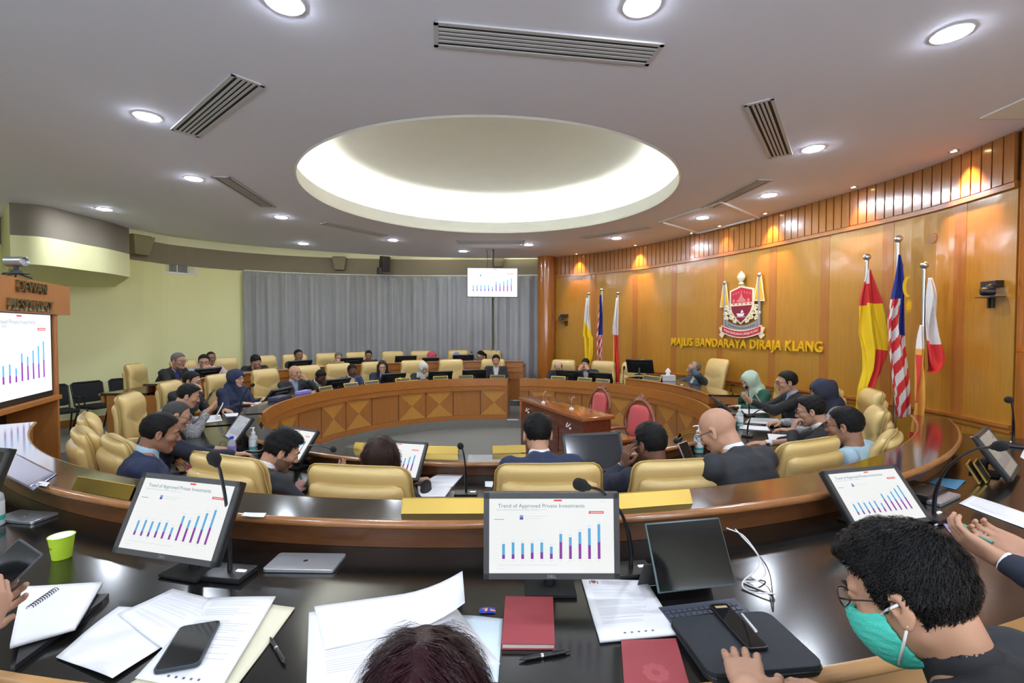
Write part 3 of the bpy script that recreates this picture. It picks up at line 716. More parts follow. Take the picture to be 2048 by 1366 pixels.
def make_chair(lab, group):
    e = empty('office_chair', (0, 0, 0), 0, lab, 'chair', group)
    def curve(z): return .045*math.sin((z-.5)*3.6)                        # S-shaped profile
    def front(x, z, t):
        v_ = z-(.835+.42*abs(x)-.05); g = .016*math.exp(-(v_/.014)**2)
        bulge = .018*math.exp(-((z-.66)/.12)**2)+.028*math.exp(-((z-1.0)/.10)**2)
        return -.20+curve(z)+.065*t+bulge*t-g*t-.35*x*x*0+.25*x*x
    def back(x, z, t): return -.20+curve(z)-.045*t-.03*max(0, (z-1.02)/.1)*t+.25*x*x
    wf = lambda b: .93+.10*math.sin(min(1, b*1.3)*math.pi*.9)-.05*b
    v, f = grid_shell(.60, .47, 1.12, .1, front, back, wfun=wf); mesh('backrest', lean_back(v), f, M_leather, e, True)
    v, f = grid_shell(.535, .46, 1.035, .1, lambda x, z, t: -.225+curve(z)+.25*x*x, lambda x, z, t: -.255+curve(z)-.035*t-.012*t*math.exp(-((z-.98)/.05)**2)+.25*x*x, nz=20, rc=.04, wfun=wf); mesh('rear_panel', lean_back(v), f, M_leather, e, True)
    def rim(W, z0, z1, y, rc, r_):
        pts = []
        for k in range(49):
            q = k/48; hw = W/2
            # up the left, across the top, down the right
            if q < .36: u = q/.36; z = z0+(z1-rc-z0)*u; b = (z-z0)/(z1-z0); pts.append((-hw*wf(b), y+curve(z)+.25*hw*hw, z))
            elif q < .64:
                u = (q-.36)/.28; ww = hw*wf(1-rc/(z1-z0)); 
                if u < .25: a = u/.25*math.pi/2; x = -ww+rc-rc*math.cos(a); z = z1-rc+rc*math.sin(a)
                elif u > .75: a = (1-u)/.25*math.pi/2; x = ww-rc+rc*math.cos(a); z = z1-rc+rc*math.sin(a)
                else: x = (-ww+rc)+(2*ww-2*rc)*(u-.25)/.5; z = z1
                pts.append((x, y+curve(z)+.25*x*x, z))
            else: u = (1-q)/.36; z = z0+(z1-rc-z0)*u; b = (z-z0)/(z1-z0); pts.append((hw*wf(b), y+curve(z)+.25*hw*hw, z))
        mb = MB(); mb.tube(lean_back(pts), r_, 6); return mb
    rim(.602, .50, 1.122, -.205, .07, .0045).build('piping', M_piping, e, smooth=60)
    # seat
    mb = MB()
    v = []; f = []
    prof = [(0, .40), (.245, .40), (.275, .425), (.285, .455), (.27, .49), (.2, .512), (.0005, .518)]
    def sq(a, r_):
        c, s_ = math.cos(a), math.sin(a); k = (abs(c)**5+abs(s_)**5)**(-1/5); return r_*c*k, r_*s_*k
    n = 32
    for r_, z in prof:
        for k in range(n): x, y = sq(2*math.pi*k/n, max(r_, .0005)); v.append((x, y*.95+.06, z))
    for i in range(len(prof)-1):
        for k in range(n): k2 = (k+1) % n; f.append((i*n+k, i*n+k2, (i+1)*n+k2, (i+1)*n+k))
    mesh('seat', v, f, M_leather, e, True)
    for s_ in (-1, 1):
        mb = MB(); mb.box((s_*.305, .02, .665), (.07, .30, .05), bev=.02); o = mb.build('armrest', M_leather, e, smooth=50)
        mb = MB(); mb.tube([(s_*.305, -.10, .645), (s_*.312, -.08, .48), (s_*.27, -.02, .41)], .014, 6); mb.build('armrest_support', M_plastic2, o)
    mb = MB(); mb.lathe([(.03, .08), (.03, .25), (.022, .25), (.022, .40)], n=14); mb.build('gas_column', M_plastic, e, smooth=40)
    mb = MB()
    for k in range(5):
        a = 2*math.pi*k/5; mb.tube([(0, 0, .10), (.15*math.cos(a), .15*math.sin(a), .095), (.29*math.cos(a), .29*math.sin(a), .07)], [.028, .02, .014], 8)
    mb.build('star_base', M_plastic, e, smooth=40)
    for k in range(5):
        a = 2*math.pi*k/5; mb = MB(); mb.M = Matrix.Translation((.29*math.cos(a), .29*math.sin(a), .03)) @ Matrix.Rotation(a, 4, 'Z') @ Matrix.Rotation(math.pi/2, 4, 'X')
        mb.lathe([(.028, -.022), (.03, -.02), (.03, -.006), (.02, 0), (.03, .006), (.03, .02), (.028, .022)], n=14); mb.build('castor', M_plastic, e, smooth=40)
    return e
chair0 = make_chair('cream leather office chair', 'x'); chair_used = [False]
def chair(px, r, far, lab, group, zf=.15, turn=0, py=900, sc=1, pos=None, XY=None):
    if pos is None:
        q = at_r(px, py, r+.15, far); th = theta(q); p = pol(r, th)
        if XY: q = at_y(px, py, XY[0]); th = XY[1]-turn; p = q+Vector((-math.sin(R(XY[1])), math.cos(R(XY[1])), 0))*.165
    else: p = pos; th = theta(p)
    c = chair0 if not chair_used[0] else copy_tree(chair0); chair_used[0] = True
    c.location = (p.x, p.y, zf+.001); c.rotation_euler = (0, 0, R(th+turn)); c.scale = (sc, 1, .985 if sc != 1 else 1)      # faces the centre
    c['label'] = lab; c['group'] = group; return c
G1, G2, G3, G4 = 'cream chairs of the middle row seen from behind', 'cream chairs behind the diamond-panel desk', 'cream chairs of the back row by the curtain', 'cream chairs in front of the wood wall'
CH = {}
XYC = {'n1': (2.72, -22), 'n2': (2.52, -8), 'n3': (2.56, 2), 'n4': (2.64, 10), 'n5': (3.1, 24), 'n6': (3.25, 46), 'n7': (3.15, -38), 'n8': (3.4, -42), 'n9': (3.95, -48), 'm1': (5.1, -70), 'r7': (5.4, 70), 'r8': (4.2, 60)}
for key, px, r_, far, zf, turn, lab, g in (
    ('n1', 466, 4.08, False, .15, 8, 'cream leather chair back behind the left foreground monitor', G1),
    ('n2', 725, 4.05, False, .15, 0, 'wide cream leather chair back below the brown-haired woman', G1),
    ('n3', 1096, 4.05, False, .15, 0, 'cream leather chair back behind the man in the navy suit, above the centre monitor', G1),
    ('n4', 1354, 4.05, False, .15, -2, 'cream leather chair back behind the dark-haired man leaning on his hand', G1),
    ('n5', 1607, 4.05, False, .15, -4, 'cream leather chair back right of the bald man in dark suit', G1),
    ('n6', 1762, 4.10, False, .15, -14, 'cream leather chair seen edge-on behind the man in light blue', G1),
    ('n7', 255, 4.12, False, .15, 10, 'cream leather chair directly behind the man in navy at the left', G1),
    ('n9', 191, 4.3, False, .15, 0, 'cream leather chair edge-on, just beyond the leftmost one by the aisle', G1),
    ('r8', 1744, 4.2, True, .15, 0, 'cream leather chair seen edge-on below the right flags', G4),
    ('n8', 186, 4.16, False, .15, 18, 'leftmost cream leather chair by the aisle, seen edge-on', G1),
    ('m1', 268, 4.0, True, .15, 30, 'cream chair at the left beyond the edge-on chairs, turned toward the desk', G2),
    ('m2', 352, 4.08, True, .15, 8, 'cream chair behind the man with glasses holding his chin', G2),
    ('m3', 446, 4.08, True, .15, 5, 'cream chair behind the woman in a navy headscarf', G2),
    ('m4', 536, 4.1, True, .15, 3, 'cream chair behind the bald man with hand on chin', G2),
    ('m5', 618, 4.12, True, .15, 0, 'cream chair between the bald man and the dark-suited man', G2),
    ('m6', 680, 4.12, True, .15, 0, 'cream chair behind the man in the blue blazer', G2),
    ('m7', 750, 4.1, True, .15, 0, 'cream chair behind the long-haired woman', G2),
    ('m8', 828, 4.1, True, .15, 0, 'cream chair behind the woman in a white headscarf', G2),
    ('m9', 903, 4.1, True, .15, 0, 'empty cream chair between white headscarf woman and the rightmost suited man', G2),
    ('m10', 986, 4.1, True, .15, 0, 'cream chair behind the suited man at the right end of the diamond desk', G2),
    ('b1', 285, 5.75, True, .28, 25, 'empty cream chair left of the grey-haired man at the left wall', G3),
    ('b2', 375, 5.78, True, .28, 8, 'cream chair behind the grey-haired man', G3),
    ('b3', 452, 5.8, True, .28, 0, 'empty cream chair right of the two men by the pale green wall', G3),
    ('b4', 530, 5.8, True, .28, 0, 'cream chair right of the man bending over in a black jacket', G3),
    ('b5', 592, 5.8, True, .28, 0, 'cream chair behind the dark-suited man looking right', G3),
    ('b6', 657, 5.8, True, .28, 0, 'cream chair behind the grey-haired man with hand on mouth', G3),
    ('b7', 716, 5.8, True, .28, 0, 'cream chair behind the young man in black at the back', G3),
    ('b8', 787, 5.8, True, .28, 0, 'empty back row cream chair between the young man and the pink headscarf', G3),
    ('b9', 843, 5.8, True, .28, 0, 'cream chair left behind the pink headscarf', G3),
    ('b10', 917, 5.8, True, .28, 0, 'cream chair behind the grey-blue headscarf', G3),
    ('b11', 981, 5.8, True, .28, 0, 'cream chair behind the woman with a ponytail', G3),
    ('r1', 1126, 4.1, True, .15, 0, 'cream chair behind the balding man at the left end of the wood wall', G4),
    ('r2', 1203, 4.1, True, .15, -4, 'cream chair right of the man holding his hands to his face', G4),
    ('r3', 1263, 4.05, True, .15, -4, 'empty cream chair beside the raised desk section', G4),
    ('r5', 1560, 4.05, True, .15, -14, 'cream chair between green headscarf woman and the man with a phone', G4),
    ('r6', 1655, 4.05, True, .15, -12, 'cream chair behind the person in a dark navy headscarf', G4),
    ('r7', 1736, 4.2, True, .15, -18, 'cream chair near the right flags, turned to the desk', G4)):
    CH[key] = chair(px, r_, far, lab, g, zf, turn, 760, XY=XYC.get(key), sc=1.05 if key[0] == 'n' else 1)
# chairman's tall chair
e = empty('executive_chair', (0, 0, 0), 0, 'tall pale leather chair of the chairman by the wood wall', 'chair', None)
def cur(z): return .03*math.sin((z-.5)*3)
v, f = grid_shell(.60, .47, 1.30, .1, lambda x, z, t: -.2+cur(z)+.07*t+.02*t*math.exp(-((z-1.1)/.12)**2)-.012*t*math.exp(-((z-.9-.3*abs(x))/.014)**2), lambda x, z, t: -.2+cur(z)-.05*t, rc=.09)
mesh('backrest', lean_back(v, .24), f, M_leather, e, True)
for nm in ('seat', 'gas_column', 'star_base', 'armrest', 'armrest'):
    pass
for c_ in list(chair0.children):
    if c_.name.split('.')[0] in ('seat', 'gas_column', 'star_base', 'castor', 'armrest'): copy_tree(c_, e)
p = at_r(1402, 790, 4.12, True); e.location = (p.x, p.y, .151); e.rotation_euler = (0, 0, R(theta(p)-16))
VIPCH = e
# black mesh chairs along the left wall
def make_mesh_chair():
    e = empty('visitor_chair', (0, 0, 0), 0, 'x', 'chair', 'black mesh visitor chairs along the left wall')
    v, f = grid_shell(.50, .52, .88, .03, lambda x, z, t: -.22+.012*t+.3*x*x, lambda x, z, t: -.22-.010*t+.3*x*x, nx=14, nz=12, rc=.05); mesh('backrest', lean_back(v, .2), f, M_mesh, e, True)
    mb = MB(); pts = [(-.24, -.2, .46), (-.25, -.21, .86), (-.21, -.21, .89), (.21, -.21, .89), (.25, -.21, .86), (.24, -.2, .46)]; mb.tube(lean_back(pts, .2), .014, 8); mb.build('back_frame', M_plastic, e, smooth=60)
    mb = MB(); mb.box((0, .02, .455), (.47, .46, .06), bev=.025); mb.build('seat', M_mesh, e, smooth=50)
    for s in (-1, 1):
        mb = MB(); mb.box((s*.275, .0, .66), (.05, .26, .028), bev=.01); mb.tube([(s*.27, .08, .65), (s*.265, .10, .45)], .012, 6); mb.build('armrest', M_plastic, e)
        for y in (-1, 1):
            mb = MB(); mb.tube([(s*.24, y*.10, .45), (s*.26, y*.27, .0)], .013, 8); mb.build('leg', M_plastic, e, smooth=60)
    return e
m0 = make_mesh_chair()
for i, (px, py, lab) in enumerate(((196, 848, 'black mesh armchair in the middle of the left wall, half behind nothing'), (128, 858, 'black mesh armchair partly hidden by the screen cabinet'), (268, 838, 'black mesh armchair partly hidden behind a cream chair'))):
    c = m0 if i == 0 else copy_tree(m0); p = at_y([196, 112, 262][i], 800, [8.5, 7.9, 9.05][i]); c.location = (p.x, p.y, .121); c.rotation_euler = (0, 0, R(-118+[12, 0, -4][i])); c['label'] = lab.replace(', half behind nothing', ', fully in view')
# ================================================================ screen cabinet at the left
A_ = at_y(106, 700, 5.35); B_ = at_y(-2, 700, 4.4); A_.z = B_.z = 0
dirk = (A_-B_).normalized(); ang = math.atan2(dirk.y, dirk.x)
nrm = Vector((dirk.y, -dirk.x, 0))                       # toward the room
Wk = 1.52; e = empty('screen_cabinet', (A_.x-dirk.x*Wk/2, A_.y-dirk.y*Wk/2, 0), ang, 'tall wooden cabinet with a large wall screen and a header board at the left edge', 'cabinet')
M_kiosk = wood('kiosk_veneer', (.50, .20, .05), (.42, .16, .04), .35, .7, 'z', .2)
ztop = 2.03
def kz(py, x=106): return CZ+(ray(x, py).z/ray(x, py).y)*5.35
zs1, zs0 = kz(630), kz(783)
for s in (-1, 1): mb = MB(); mb.box((s*(Wk/2+.015), .22, kz(600)/2), (.05, .5, kz(600))); mb.build('side_panel', M_kiosk, e)
mb = MB(); mb.box((0, .43, kz(600)/2), (Wk, .05, kz(600))); mb.build('back_panel', mat('cabinet_dark', (.03, .016, .010), .6), e)
mb = MB(); mb.box((0, .2, kz(600)-.02), (Wk, .46, .04)); mb.build('top_panel', M_kiosk, e)
mb = MB(); mb.box((0, .18, zs0-.06), (Wk, .50, .045)); mb.build('shelf', M_kiosk, e)
mb = MB(); mb.box((0, .2, .10), (Wk, .44, .20)); mb.build('plinth', M_kiosk, e)
hd = empty('header_board', (0, 0, 0), 0); hd.parent = e; 
mb = MB(); zh1, zh0 = kz(569, 148), kz(629, 148); mb.box((.10, .175, (zh0+zh1)/2), (1.95, .45, zh1-zh0)); COLd = mb.build('board', M_kiosk, hd)
M_letter = mat('brass_letter', (.34, .27, .13), .3, metal=.9)
for t, zz, xx in (('DEWAN', (zh0+zh1)/2+.085, .19), ('MESYUARAT', (zh0+zh1)/2-.10, .17)):
    textmesh(t, .155, .025, M_letter, 'letters', hd, 'CENTER', .001, Matrix.Translation((xx, -.064, zz)) @ Matrix.Rotation(math.pi/2, 4, 'X'), 1.0)
tv = empty('wall_screen', (0, 0, 0), 0); tv.parent = e
mb = MB(); mb.box((0, .03, (zs0+zs1)/2), (Wk-.02, .06, zs1-zs0+.06), bev=.008); mb.build('housing', M_plastic, tv)
Mt = Matrix.Translation((-.01, -.004, (zs0+zs1)/2+.01))
slide(tv, Wk-.09, zs1-zs0-.03, Mt, .62, (.95, .96, 1.12), 'cabinet')
for c in list(tv.children):
    if c.name.startswith('title_text') or c.name.startswith('subtitle'): c.data.materials[0] = glowmat('slide_title_dark', (.06, .14, .2), .5)
# speaker / dark equipment on the bottom shelf
# conference camera on the header
ck = e.matrix_basis if False else Matrix.Translation(e.location) @ Matrix.Rotation(ang, 4, 'Z')
e2 = empty('conference_camera', (-4.98, 4.74, zh1+.001), 0, 'silver conference camera on a small tripod on top of the screen cabinet', 'camera')
mb = MB(); mb.M = Matrix.Translation((0, 0, .17)) @ Matrix.Rotation(math.pi/2, 4, 'Y'); mb.lathe([(.045, -.09), (.05, -.085), (.05, .085), (.045, .09), (.03, .075), (.028, .07)], n=20); mb.build('camera_body', M_sil, e2, smooth=40)
mb = MB(); mb.lathe([(.035, .05), (.045, .06), (.045, .08), (.02, .09), (.02, .12)], n=18); mb.box((0, 0, .052), (.20, .09, .014), bev=.005); mb.build('mount', M_plastic2, e2)
for k in range(3):
    a = 2*math.pi*k/3+.4; mb = MB(); mb.tube([(0, 0, .055), (.12*math.cos(a), .12*math.sin(a), .006)], .008, 6); mb.build('leg', M_plastic2, e2)
mb = MB(); mb.tube([(-.1, 0, .05), (-.2, 0, .03), (-.28, 0, .004), (-.34, .05, .004)], .006, 6); mb.build('cable', M_plastic, e2)
# ================================================================ lettering, crest on the wood wall
def wallM(px, py, off):
    s = s_of(px); p, t, nr = along(s, off); d = ray(px, py); k = p.y/d.y
    X = Vector((0, 0, 1)).cross(-nr); X = -X if X.dot(t) < 0 else X
    # x axis runs to the viewer's right along the wall
    X = Vector((-nr.y, nr.x, 0)); 
    if X.x < 0: X = -X
    m = Matrix(((X.x, 0, nr.x, p.x), (X.y, 0, nr.y, p.y), (0, 1, 0, CZ+d.z*k), (0, 0, 0, 1)))
    return m                                             # local x right, y up, z out of the wall
def bend_to_wall(o, px0, px1, z, off):
    """lays a flat lettering mesh (x right, y up, z out) along the curved wall between two pixel columns"""
    s0, s1 = s_of(px0), s_of(px1); xs = [v.co.x for v in o.data.vertices]; a, b = min(xs), max(xs)
    for v in o.data.vertices:
        s = s0+(s1-s0)*(v.co.x-a)/(b-a); p, t, nr = along(s, off+v.co.z); v.co = (p.x, p.y, z+v.co.y)
    o.data.update()
pz = (wallM(1344, 686, 0).translation.z+wallM(1648, 692, 0).translation.z)/2
M_goldlet = mat('gold_yellow_letter', (.72, .42, .012), .3, coat=.3)
words = 'MAJLIS BANDARAYA DIRAJA KLANG'
s0, s1 = s_of(1344), s_of(1649)
o = textmesh(words, .215, .022, M_goldlet, 'wall_lettering', None, 'LEFT', .0055, spacing=1.1)
bend_to_wall(o, 1344, 1649, pz, .02)
tag(o, 'raised gold-yellow capital letters on the wood wall below the crest', 'lettering')
# crest
Mc = wallM(1486, 612, .03); pa = wallM(1441, 612, .03).translation; pb = wallM(1532, 612, .03).translation
cw = (pb-pa).length; s_ = cw/100.0                       # crest drawn in a 100-wide grid, origin at its centre
e = empty('wall_crest', (0, 0, 0), 0, 'city council crest with a red shield, two yellow banners and a motto ribbon', 'crest'); e.matrix_basis = Mc
KY = (Mc.translation.z*0+((CZ+ray(1486, 549).z/ray(1486, 549).y*Mc.translation.y)-(CZ+ray(1486, 672).z/ray(1486, 672).y*Mc.translation.y)))/132.0
def P2(pts): return [(x*s_, y*KY) for x, y in pts]
def plate(pts, z0, t, m, nm, par=None):
    mb = MB(); mb.prism(P2(pts), t*.001, (0, 0, z0*.001), (1, 0, 0), (0, 1, 0)); return mb.build(nm, m, par or e)
M_cw = mat('crest_cream', (.80, .72, .50), .4); M_cr = mat('crest_red', (.50, .02, .04), .35); M_cm = mat('crest_maroon', (.22, .012, .03), .35)
M_cs = mat('crest_silver', (.42, .43, .46), .35, metal=.6); M_cy = mat('crest_yellow', (.75, .42, .02), .4); M_cg = mat('crest_gold', (.62, .45, .14), .35, metal=.5)
sh = [(-22, 32), (0, 40), (24, 33), (24, 0), (20, -12), (10, -26), (0, -36), (-9, -27), (-19, -12), (-22, 0)]
big = [(x*1.16, y*1.09-.6) for x, y in sh]
bd = plate(big, 8, 14, M_cw, 'shield_border')
shd = plate(sh, 22, 4, M_cr, 'shield')
plate([(-21.6, 1), (23.6, 1), (19.5, -12), (10, -25.5), (0, -35), (-9, -26.5), (-18.8, -12)], 26, 2, M_cm, 'lower_field', shd)
plate([(-22, 6), (24, 7), (24, 1), (-22, 0)], 26, 2.5, M_cw, 'chain_band', shd)
mb = MB()
for k in range(5): mb.prism(P2([(-18+k*9, 5.5), (-12+k*9, 5.5), (-15+k*9, 2)]), .001, (0, 0, .0285), (1, 0, 0), (0, 1, 0))
mb.build('chain_links', M_cr, shd)
mb = MB()       # building outline
for pl in ([(-9, 8), (11, 8), (11, 12), (7, 15), (4, 20), (1, 29), (-2, 20), (-5, 15), (-9, 12)], [(-18, 8), (-13, 8), (-13, 13), (-15.5, 16), (-18, 13)], [(14, 8), (19, 8), (19, 13), (16.5, 16), (14, 13)]):
    mb.prism(P2(pl), .0012, (0, 0, .0262), (1, 0, 0), (0, 1, 0))
mb.build('palace_emblem', mat('crest_pink', (.62, .20, .20), .4), shd)
mb = MB()
mb.prism(P2([(-9, -16), (9, -16), (6, -22), (-6, -22)]), .0015, (0, 0, .0282), (1, 0, 0), (0, 1, 0)); mb.prism(P2([(0, -15), (7, -14), (3, -8)]), .0015, (0, 0, .0282), (1, 0, 0), (0, 1, 0)); mb.prism(P2([(-10, -23), (12, -23), (12, -24), (-10, -24)]), .0015, (0, 0, .0282), (1, 0, 0), (0, 1, 0))
mb.build('boat_emblem', M_white, shd)
mb = MB()
for k in range(7): mb.prism(P2([(-18+k*6, 27+(3-abs(k-3))*1.6), (-15+k*6, 27.5+(3-abs(k-3))*1.6), (-16+k*6, 23+(3-abs(k-3))*1.6)]), .0012, (0, 0, .0262), (1, 0, 0), (0, 1, 0))
tag(mb.build('leaf_ornaments', MATS['crest_pink'], shd), kind='stuff')
mb = MB(); mb.M = Matrix.Rotation(-math.pi/2, 4, 'X')    # finial
zf_ = lambda y: y*KY
mb = MB(); prof = [(0, 44), (5, 46), (5.5, 49), (3, 51), (6, 55), (8.5, 60), (8.5, 64), (6, 69), (3, 72), (0, 75)]
v = []; f = []; n = 16
for r_, y in prof:
    for k in range(n): a = 2*math.pi*k/n; v.append((max(r_, .05)*s_*math.cos(a), y*KY, .02+max(r_, .05)*s_*.5*math.sin(a)))
for i in range(len(prof)-1):
    for k in range(n): f.append((i*n+k, i*n+(k+1) % n, (i+1)*n+(k+1) % n, (i+1)*n+k))
mb.add(v, f); mb.build('finial', M_cw, e, smooth=40)
plate([(-8, 38), (9, 38), (7, 45), (-6, 45)], 8, 12, M_cg, 'finial_base')
for s, nm in ((-1, 'pole'), (1, 'pole')):
    off = 0 if s < 0 else 8
    mb = MB(); mb.tube([(s*38*s_, -46*KY, .012), (s*38*s_+s*0*s_, (52+off)*KY, .012)], 2.2*s_, 8); mb.ball((s*38*s_, (54+off)*KY, .014), 4*s_, 10); mb.build('banner_pole', M_cs, e, smooth=40)
    fl = [(s*36, 50+off), (s*40, 50+off), (s*47, 2+off), (s*29, 4+off)]
    if s < 0: fl = fl[::-1]
    b_ = plate([(x*1.0+(2 if x > s*38 else -2), y+(3 if y > 30 else -3)) for x, y in fl], 12, 8, M_cw, 'banner_border'); plate(fl, 20, 3, M_cy, 'banner', b_)
rnd = random.Random(3)
for s in (-1, 1):                                         # scrollwork
    mb = MB()
    for cx_, cy_, rr in ((33, -4, 6), (28, -14, 6.5), (37, -16, 5), (22, -25, 5.5), (34, -26, 5), (14, -33, 4)):
        pts = [(s*(cx_+rr*q/14*math.cos(q*.75))*s_, (cy_+rr*q/14*math.sin(q*.75))*KY, .016) for q in range(2, 15)]
        mb.tube(pts, 1.5*s_, 6)
    mb.build('scrollwork', M_cw, e, smooth=50)
def ribbon(y0, h, x0, x1, sag, z, m, nm, t=6):
    n = 14; top = [(x0+(x1-x0)*i/n, y0-sag*math.sin(math.pi*i/n)) for i in range(n+1)]; mb = MB()
    mb.prism(P2(top+[(x, y-h) for x, y in reversed(top)]), t*.001, (0, 0, z*.001), (1, 0, 0), (0, 1, 0)); return mb.build(nm, m, e)
ribbon(-30, 12, -34, 36, 12, 20, M_cs, 'silver_ribbon')
mb = MB()
for k in range(16):
    x = -28+k*3.7; y = -36.5-11*math.sin(math.pi*(x+34)/70); mb.prism(P2([(x, y), (x+2.2, y+1.5), (x+2.6, y-.6), (x+1, y-2.6)]), .001, (0, 0, .0262), (1, 0, 0), (0, 1, 0))
mb.build('script_marks', mat('crest_script', (.10, .10, .14), .5), e)
ribbon(-41, 17, -44, 45, 11, 22, M_cw, 'motto_ribbon_border', 7); rb = ribbon(-43.5, 12, -42, 43, 11, 29, M_cr, 'motto_ribbon', 3)
o = textmesh('MAJLIS BANDARAYA DIRAJA KLANG', 7.4*KY, .0012, M_white, 'motto_text', e, 'CENTER', .0)
xs = [v.co.x for v in o.data.vertices]; a, b = min(xs), max(xs)
for v in o.data.vertices:
    u = (v.co.x-a)/(b-a); x = (-37+75*u); v.co = (x*s_, v.co.y+(-49.5-11*math.sin(math.pi*(x+42)/85))*KY, .0327+v.co.z)
for s in (-1, 1): plate([(s*43, -44), (s*50, -46), (s*46, -58), (s*50, -62), (s*43, -70), (s*36, -60), (s*42, -56)] if s < 0 else [(s*43, -44), (s*50, -46), (s*46, -58), (s*50, -62), (s*43, -70), (s*36, -60), (s*42, -56)][::-1], 10, 12, M_cw, 'ribbon_end')
# small round cover on the wood wall
mb = MB(); m_ = wallM(1862, 477, .004); mb.M = m_; mb.lathe([(.06, -.003), (.06, .004), (.0005, .005)], n=24); o = mb.build('round_wall_cover', M_desk); tag(o, 'small round wooden cover plate high on the wood wall above the flags', 'cover plate')
# cameras on wall brackets
def wallcam(px, py, sc, lab):
    m_ = wallM(px, py, 0); e = empty('wall_camera', (0, 0, 0), 0, lab, 'camera', 'black cameras on brackets on the wood wall'); e.matrix_basis = m_ @ Matrix.Scale(sc, 4)
    mb = MB(); mb.box((.05, .10, .05), (.22, .085, .10), bev=.006); mb.build('housing', M_plastic, e)
    mb = MB(); mb.M = Matrix.Translation((-.03, 0, .16)) @ Matrix.Rotation(.5, 4, 'Y'); mb.lathe([(.05, -.06), (.055, -.02), (.055, .06), (.04, .08)], n=16); mb.ball((0, .05, -.02), (.05, .05, .05), 12); mb.build('camera_head', M_plastic, e, smooth=40)
    mb = MB(); mb.box((-.02, -.075, .13), (.20, .016, .20)); mb.build('shelf', M_plastic2, e)
    mb = MB(); mb.box((.07, -.13, .012), (.028, .16, .024)); mb.box((.13, -.13, .012), (.028, .16, .024)); mb.box((.10, -.07, .05), (.10, .02, .10)); mb.build('bracket', M_plastic, e)
wallcam(1998, 583, .75, 'black camera on a bracket on the wood wall at the right edge')
wallcam(1127, 638, .85, 'small black camera on a bracket on the wood wall beside the far flags')
# ================================================================ flags
def flagpole(px, ytop, Y, lab, base_z=0.15, build=None, g='flags before the wood wall'):
    p = at_y(px, ytop, Y); e = empty('flag_on_pole', (p.x, p.y, base_z), 0, lab, 'flag', g); h = p.z-base_z
    mb = MB(); mb.lathe([(.17, 0), (.17, .02), (.03, .04), (.02, .06)], n=24); mb.build('base', M_steel, e, smooth=40)
    mb = MB(); mb.lathe([(.019, .03), (.019, h-.04)], n=12); mb.build('pole', M_steel, e, smooth=40)
    mb = MB(); mb.lathe([(.022, h-.06), (.024, h-.045), (.02, h-.04)], n=12); mb.ball((0, 0, h), .042, 16); mb.build('finial', M_steel, e, smooth=60)
    return e, h
M_fy = mat('flag_yellow', (.80, .55, .01), .8, bump=.2, bscale=300); M_fr = mat('flag_red', (.62, .03, .03), .8, bump=.2, bscale=300); M_fw = mat('flag_white', (.72, .68, .66), .8, bump=.2, bscale=300); M_fb = mat('flag_blue', (.012, .02, .20), .8, bump=.2, bscale=300); M_fo = mat('flag_orange', (.70, .33, .05), .8, bump=.2, bscale=300)
def drape(e, rows, color, mats, nm='cloth', nu=30, nv=60, side=1, seed=1, ph=0):
    """hanging folded cloth: rows = [(z, x_left, x_right)] ; color(u,v)->material index"""
    rnd = random.Random(seed); v = []; f = []; mi = []
    a, b, c = [rnd.uniform(0, 6) for _ in range(3)]
    for j in range(nv+1):
        t = j/nv; k = 0
        zt = rows[0][0]+(rows[-1][0]-rows[0][0])*t
        for q in range(len(rows)-1):
            if (zt-rows[q+1][0])*(rows[0][0]-rows[-1][0]) >= 0: k = q; break
        z0, l0, r0 = rows[k]; z1, l1, r1 = rows[k+1]; s = (zt-z0)/(z1-z0) if z1 != z0 else 0
        s = s*s*(3-2*s) if False else s
        l = l0+(l1-l0)*s; r_ = r0+(r1-r0)*s
        for i in range(nu+1):
            u = i/nu; amp = .035*min(1, t*4+.15)
            y = amp*math.sin(u*11+a+t*2.5)+.6*amp*math.sin(u*19+b-t*4)
            v.append((l+(r_-l)*u, y-.045+.02*math.sin(t*7+c), zt+.02*math.sin(u*5+a)*t))
    for j in range(nv):
        for i in range(nu): f.append((j*(nu+1)+i, j*(nu+1)+i+1, (j+1)*(nu+1)+i+1, (j+1)*(nu+1)+i)); mi.append(color((i+.5)/nu, (j+.5)/nv))
    o = mesh(nm, v, f, mats, e, True, mi); md = o.modifiers.new('t', 'SOLIDIFY'); md.thickness = .003; return o
def flagrows(pts, p, Y, bz):
    """rows given as pixel (y, x_left, x_right) on the plane of the pole"""
    out = []
    for y, xl, xr in pts:
        a = at_y(xl, y, Y-.045); b = at_y(xr, y, Y-.045); out.append((a.z-bz, a.x-p.x, b.x-p.x))
    return out
MF = [M_fy, M_fr, M_fw, M_fb, M_fo]
# right group
Y = 5.75
e, h = flagpole(1734, 514, Y, 'red and yellow flag hanging from the leftmost steel pole of the right group')
R1 = flagrows([(538, 1738, 1741), (560, 1731, 1748), (600, 1722, 1760), (663, 1717, 1770), (700, 1724, 1769), (740, 1727, 1758), (775, 1721, 1745), (830, 1719, 1740)], e.location, Y, .15)
def c1(u, v):
    if v < .085+u*.03: return 2 if u < .5 else 1
    if v < .23: return 1 if u*1.2+(.23-v)*2 > .25 else 1
    if v < .245 and u < .3: return 1
    if v > .55 and u > .62: return 1
    return 0
drape(e, R1, c1, MF, seed=2)
Y = 5.45
e, h = flagpole(1797, 478, Y, 'national flag with red and white stripes and a blue canton on the tallest pole')
R2 = flagrows([(510, 1793, 1799), (560, 1786, 1808), (640, 1776, 1812), (700, 1778, 1813), (760, 1783, 1816), (800, 1789, 1815), (832, 1795, 1814)], e.location, Y, .15)
